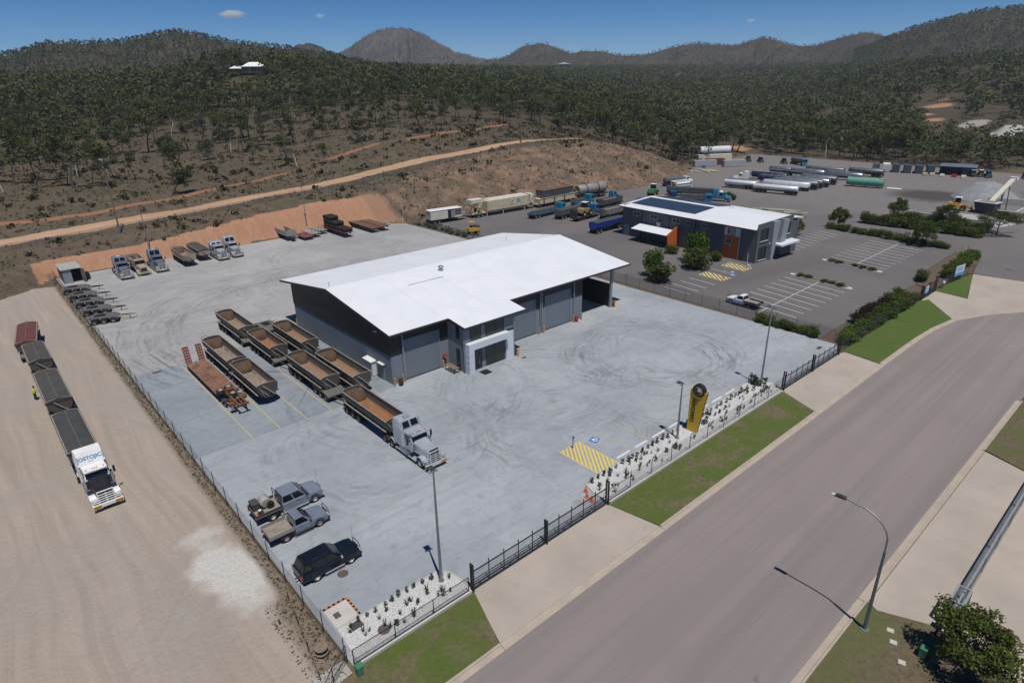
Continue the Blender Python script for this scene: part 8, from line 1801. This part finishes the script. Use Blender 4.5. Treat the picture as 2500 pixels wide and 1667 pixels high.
for i in range(8):
    o = part('pipe_rack_length', B().cyl((-3, 0, 0.3), (3, 0, 0.3), 0.22, 0.22, 7), 'cream_plant', None); o.location = (226+rd_.uniform(-2, 7), 143+rd_.uniform(-3, 3), 0.0); o.rotation_euler = (0, 0, R(60)+rd_.uniform(-.5, .5)); tag(o, 'cream pipe length scattered at the foot of the bank corner', 'pipe', 'pipes at the bank corner')
# stockpiles, hopper, loader
wheel_loader('yellow wheel loader tipping into the blue feed hopper', (207.6, 48.0, 0), R(192))
def hopper():
    t = thing('feed_hopper', 'blue feed hopper with a long inclined conveyor', 'hopper', (207.5, 42.3, 0), R(-10)); part('hopper_body', B().loft([[(-1.2, -2.0, 0.5), (1.2, -2.0, 0.5), (1.2, 2.0, 0.5), (-1.2, 2.0, 0.5)], [(-1.8, -2.6, 3.0), (1.8, -2.6, 3.0), (1.8, 2.6, 3.0), (-1.8, 2.6, 3.0)]]), 'navy', t); part('hopper_rim', B().box(-1.9, 1.9, -2.7, 2.7, 3.0, 3.12), 'white_paint', t); part('hopper_load', B().box(-1.5, 1.5, -2.2, 2.2, 3.12, 3.3, 0.4, 0.4, 0.5, 0.5), 'liner_grit', t)
    part('conveyor', B().add([(1.6, -0.6, 2.4), (1.6, 0.6, 2.4), (11.5, 0.6, 7.6), (11.5, -0.6, 7.6), (1.6, -0.6, 3.0), (1.6, 0.6, 3.0), (11.5, 0.6, 8.2), (11.5, -0.6, 8.2)], [(0, 3, 2, 1), (4, 5, 6, 7), (0, 1, 5, 4), (1, 2, 6, 5), (2, 3, 7, 6), (3, 0, 4, 7)]), 'cream_light', t); part('head_drum', B().box(11.3, 12.6, -0.9, 0.9, 7.8, 8.5), 'white_paint', t)
    for x, h in ((6, 4.6), (9.5, 6.4)): part('trestle', B().tube([(x, -0.9, 0), (x, -0.4, h), (x, 0.4, h), (x, 0.9, 0)], 0.12, 5), 'dark_steel', t)
    for s in (-1, 1): part('leg', B().box(-1.4, -1.2, s*2.0-0.1, s*2.0+0.1, 0, 1.0), 'navy', t); part('leg', B().box(1.2, 1.4, s*2.0-0.1, s*2.0+0.1, 0, 1.0), 'navy', t)
hopper()
def pile(name, label, cx, cy, rx, ry, h, m, seed, plateau=0.35):
    n, k = 40, 9; V = []
    for j in range(k):
        u = j/(k-1)
        for i in range(n):
            a = 2*PI*i/n; w = 1+0.12*float(vnoise([math.cos(a)*3+seed], [math.sin(a)*3], 1, seed)[0]); r = (1-u*(1-plateau))*w
            V.append((cx+rx*r*math.cos(a), cy+ry*r*math.sin(a), h*u**0.9+0.25*float(vnoise([cx+i*0.7], [j*1.3], 1, seed+1)[0])*u-0.05))
    V.append((cx, cy, h*1.03)); F = [(j*n+i, j*n+(i+1) % n, (j+1)*n+(i+1) % n, (j+1)*n+i) for j in range(k-1) for i in range(n)] + [((k-1)*n+i, (k-1)*n+(i+1) % n, k*n) for i in range(n)]
    o = part(name, B().add(V, F), m, None, smooth=60); tag(o, label, 'stockpile'); return o
mat('crushed_grey', (0.27, 0.28, 0.29), (0.2, 0.21, 0.215), 0.7, 0.95, spec=0.1, bump=0.6, dirt=((0.33, 0.34, 0.34), 0.6)); mat('crushed_pale', (0.4, 0.4, 0.39), (0.32, 0.32, 0.31), 0.6, 0.95, spec=0.1, bump=0.6)
pile('gravel_stockpile', 'grey gravel stockpile behind the yellow loader', 236, 49.5, 12, 8, 4.2, 'crushed_grey', 3); pile('gravel_stockpile', 'grey gravel stockpile at the right edge beyond the conveyor', 250, 35, 14, 8, 4.6, 'crushed_grey', 5); pile('gravel_stockpile', 'pale gravel mound spread beside the retaining wall', 196, 42.5, 7, 9, 0.35, 'crushed_pale', 7, 0.8); pile('gravel_stockpile', 'grey quarry stockpile on the hillside behind the trees', 462, 92, 20, 10, 7.0, 'crushed_pale', 11)
def block_wall(label, a, b, h, th=0.5, m='pale_kerb'):
    t = thing('retaining_wall', label, 'wall'); a, b = Vector(a), Vector(b); n = max(1, round((b-a).length/2.4)); d = (b-a)/n; az = math.atan2(d.y, d.x)
    src = None
    for i in range(n):
        p = a+d*i
        if src is None: src = part('block', B().box(0.015, d.length-0.015, -th/2, th/2, 0, h), m, t, loc=(p.x, p.y, 0), rz=az)
        else: share('block', src, t, (p.x, p.y, 0), (0, 0, az))
block_wall('low concrete block wall between the stockpile bays and the hedge', (190.5, 56), (189, 36), 1.3); block_wall('concrete block wall behind the blue hopper', (208.5, 43.0), (209.5, 34.0), 1.0); block_wall('concrete block wall in front of the far grey stockpile', (224.5, 46), (226.8, 33), 1.8); block_wall('concrete block wall across the end of the stockpile bays', (209.5, 36), (226, 35), 1.2)

# ---------------------------------------------------------------- hedges, bushes, trees by the buildings
def bush_mesh(seed, n, size, m, h=1.0, w=1.0):
    rng = np.random.default_rng(seed); Q = []
    for c in range(9):
        C = np.array([rng.uniform(-.26, .26)*w, rng.uniform(-.26, .26)*w, rng.uniform(0.2, 0.72)*h]); Q.append(leaf_quads(rng, C, (0.36*w, 0.36*w, 0.28*h), n//9, size, 1.0))
    return quads_mesh('foliage', np.concatenate(Q), m)
BUSH = {m: [bush_mesh(200+i*3+j*17, 1500, 0.05, m) for i in range(4)] for j, m in enumerate(('hedge_leaves', 'bright_leaves', 'purple_leaves'))}
STEM = tmesh(B().cyl((0, 0, -0.05), (0.03, 0, 0.3), 0.05, 0.03, 6).cyl((0.03, 0, 0.3), (-0.12, 0.05, 0.6), 0.03, 0.015, 5).cyl((0.03, 0, 0.3), (0.14, -0.05, 0.6), 0.03, 0.015, 5), 'bark')
def bush(label, x, y, w, d, h, m='hedge_leaves', group=None, z=0.0, cat='bush', name='bush', i=[0]):
    i[0] += 1; t = thing(name, label, cat, (x, y, z), i[0]*1.37, group); t.scale = ((w+d)/2*0.92, (w+d)/2*0.92, h*1.08); link('stem', STEM, t); link('crown', BUSH[m][i[0] % 4], t); return t
bush('tall round bush nearest the yard fence, left of the car park bays', 94.6, 65.8, 6.4, 6.0, 3.9, 'hedge_leaves'); bush('bushy shrub stacked behind the round bush by the yard fence', 97.2, 69.6, 4.2, 4.2, 5.2, 'bright_leaves'); bush('large dark bush against the car park edge by the orange panel', 107.0, 66.6, 6.0, 5.6, 4.4, 'hedge_leaves'); bush('tall bush behind the large dark one, left of the orange panel', 111.2, 69.2, 5.4, 5.4, 6.4, 'bright_leaves'); bush('low bush at the foot of the orange logo panel', 114.6, 66.6, 3.2, 3.0, 2.2); bush('low bush under the orange blade wall', 113.8, 76.5, 3.6, 3.4, 1.8); bush('low dark shrub between office wall and tall bush', 115.2, 72.5, 3.0, 3.6, 1.8)
for x, y, w, h, lb in ((139.5, 66.5, 5.2, 5.4, 'nearest the office corner'), (144.5, 66.5, 5.4, 4.6, 'in the middle behind the office corner'), (148.5, 66.0, 4.4, 4.0, 'furthest from the office')): bush('tall green tree bush behind the car park, %s' % lb, x, y, w, w, h, 'bright_leaves')
# front hedge between the car park and the verge
rd_ = random.Random(31)
for i in range(15):
    x = 89.5+i*1.9; m = 'bright_leaves' if rd_.random() < 0.45 else 'hedge_leaves'
    bush('green shrub in the front row of the car park hedge', x, 30.4+rd_.uniform(-.15, .3), 3.3, 2.8, rd_.uniform(1.3, 1.9), m, 'front row of the car park hedge')
for i in range(11):
    x = 98.5+i*1.75; bush('dark reddish shrub in the back row of the car park hedge', x, 32.3+rd_.uniform(-.15, .15), 3.0, 2.4, rd_.uniform(1.4, 1.9), 'purple_leaves' if i < 7 else 'hedge_leaves', 'back row of the car park hedge')
for i, (x, y) in enumerate(((128.3, 33.0), (129.8, 33.2))): bush('round shrub %s the gate island at the car park edge' % ('left on' if i == 0 else 'right on'), x, y, 2.6, 2.4, 1.9)
for i in range(10): bush('yellow-green shrub in the hedge by the far access road', 134.5+i*2.2, 30.4+0.13*i, 3.4, 3.0, rd_.uniform(1.5, 2.1), 'bright_leaves' if i > 4 else 'hedge_leaves', 'hedge by the access road')
for i in range(6): bush('dark shrub in the fence strip beside the far lamp post', 88.5, 33.0+i*1.65+1.5, 1.9, 2.4, rd_.uniform(1.2, 1.6), 'hedge_leaves', 'shrubs in the side fence strip')
for (x0, y0, x1, y1, n, h, lb, g) in ((160.8, 63, 158.2, 38, 14, 1.6, 'green shrub in the straight hedge along the car park end', 'hedge at the car park end'), (173.5, 60, 174.5, 36, 12, 2.6, 'large shrub in the tall hedge in front of the stockpile wall', 'hedge before the stockpiles'), (183, 56, 181, 36, 9, 2.4, 'shrub in the rear hedge under the stockpile wall', 'rear hedge under the wall')):
    for i in range(n):
        u = i/(n-1); bush(lb, x0+(x1-x0)*u+rd_.uniform(-.3, .3), y0+(y1-y0)*u, 2.8 if h < 2 else 4.0, 2.6 if h < 2 else 3.8, h*rd_.uniform(0.85, 1.25), 'hedge_leaves', g)
for k, (p, q) in enumerate((((116.4, 49.6), (115.4, 41.8)), ((130.75, 50), (129.9, 42)))):
    for i in range(6):
        u = i/5
        if i == 2: continue
        bush('low shrub on the %s car park island' % ('nearer' if k == 0 else 'further'), p[0]+(q[0]-p[0])*u, p[1]+(q[1]-p[1])*u, 1.3, 2.0, 0.55, 'hedge_leaves', 'shrubs on island %s' % ('one', 'two')[k], 0.1)
bush('single round bush on the asphalt in front of the light blue truck', 180.2, 101.8, 3.6, 3.4, 2.4)
for i in range(9): bush('scruffy plant in the strip behind the concrete yard by the roller', 91.3+rd_.uniform(-.5, .8), 121+i*2.4, 1.6, 1.6, rd_.uniform(0.7, 1.3), 'hedge_leaves', 'strip behind the yard')
def garden_tree(label, x, y, h, s, idx, m='hedge_leaves', z=0.0):
    rng = np.random.default_rng(400+idx); tb = B(); Q = []; rd = random.Random(400+idx)
    tb.cyl((0, 0, -0.2), (0.05*h*0.2, 0, h*0.42), h*0.025, h*0.017, 8)
    for k in range(9):
        a = k*2.4; e = (math.cos(a)*s*rd.uniform(.45, .85), math.sin(a)*s*rd.uniform(.45, .85), h*rd.uniform(.3, .82)); tb.cyl((0.01*h, 0, h*0.38), e, h*0.012, h*0.005, 5)
        for c in range(4):
            C = np.array(e)+rng.normal(size=3)*np.array([s*.22, s*.22, h*.07]); Q.append(leaf_quads(rng, C, (s*.3, s*.3, h*.12), 130, 0.11, 0.8))
    for c in range(14):
        a = rd.uniform(0, 6.28); rr_ = s*math.sqrt(rd.random())*0.8; Q.append(leaf_quads(rng, np.array([rr_*math.cos(a), rr_*math.sin(a), h*(0.95-0.5*(rr_/s)**2)]), (s*.28, s*.28, h*.07), 150, 0.11, 0.8))
    t = thing('garden_tree', label, 'tree', (x, y, z)); link('trunk', tmesh(tb, 'bark'), t); link('crown', quads_mesh('crown', np.concatenate(Q), m), t)
garden_tree('bushy dark green tree at the bottom right beside the grey gate', 40.3, 2.6, 4.2, 2.3, 1)
garden_tree('small tree standing over the hedge at the car park end', 157.2, 42.0, 5.2, 2.4, 2); garden_tree('spreading dark tree at the corner of the far access road', 180.5, 33.5, 5.5, 4.2, 3); garden_tree('pale leafy young tree at the end of the office bushes', 163.5, 62.5, 5.0, 2.2, 4); garden_tree('small tree rising over the stockpile hedge', 187.0, 57.0, 5.0, 2.4, 5); garden_tree('rounded tree in the middle of the stockpile hedge', 181.5, 44.5, 5.5, 2.8, 6)

# ---------------------------------------------------------------- air: a thin haze that pales the far hills
def haze():
    t = NT('haze_air'); t.n.remove(t.b)
    v = t.add('ShaderNodeVolumePrincipled', Color=(0.78, 0.86, 1.0, 1), Density=0.00008, Anisotropy=0.0); t.l.new(v.outputs[0], t.out.inputs['Volume']); MATS['haze_air'] = t.m
    struct(part('haze', B().box(-2600, 3700, -1600, 3700, -1.5, 275), 'haze_air', None), 'stuff')
haze()

def clouds():
    t = NT('cloud_vapour'); t.n.remove(t.b); v = t.coord('Object')
    d = t.add('ShaderNodeVectorMath', _operation='LENGTH', i0=v).outputs['Value']
    n = t.noise(v, 1.6, 6, 0.65); f = t.math('SUBTRACT', t.math('ADD', t.math('SUBTRACT', 1.0, d), t.math('MULTIPLY', n, 1.1)), 0.78, True)
    vol = t.add('ShaderNodeVolumeScatter', Color=(1, 1, 1, 1), Density=t.math('MULTIPLY', f, 0.035), Anisotropy=-0.15); t.l.new(vol.outputs[0], t.out.inputs['Volume']); MATS['cloud_vapour'] = t.m
    src = B().lathe([(0.001, -1), (0.5, -0.87), (0.87, -0.5), (1, 0), (0.87, 0.5), (0.5, 0.87), (0.001, 1)], n=16).mesh('cloud'); recalc(src); src.materials.append(t.m)
    for x, y, z, w, h, lb in ((2402, 6575, 639, 150, 50, 'small white cloud above the left hills'), (3121, 6266, 634, 60, 30, 'tiny white cloud right of the larger one'), (6527, 3694, 555, 60, 28, 'tiny white cloud above the right range')):
        o = link('cloud', src); o.location = (x, y, z); o.scale = (w, w, h); tag(o, lb, 'cloud')
clouds()
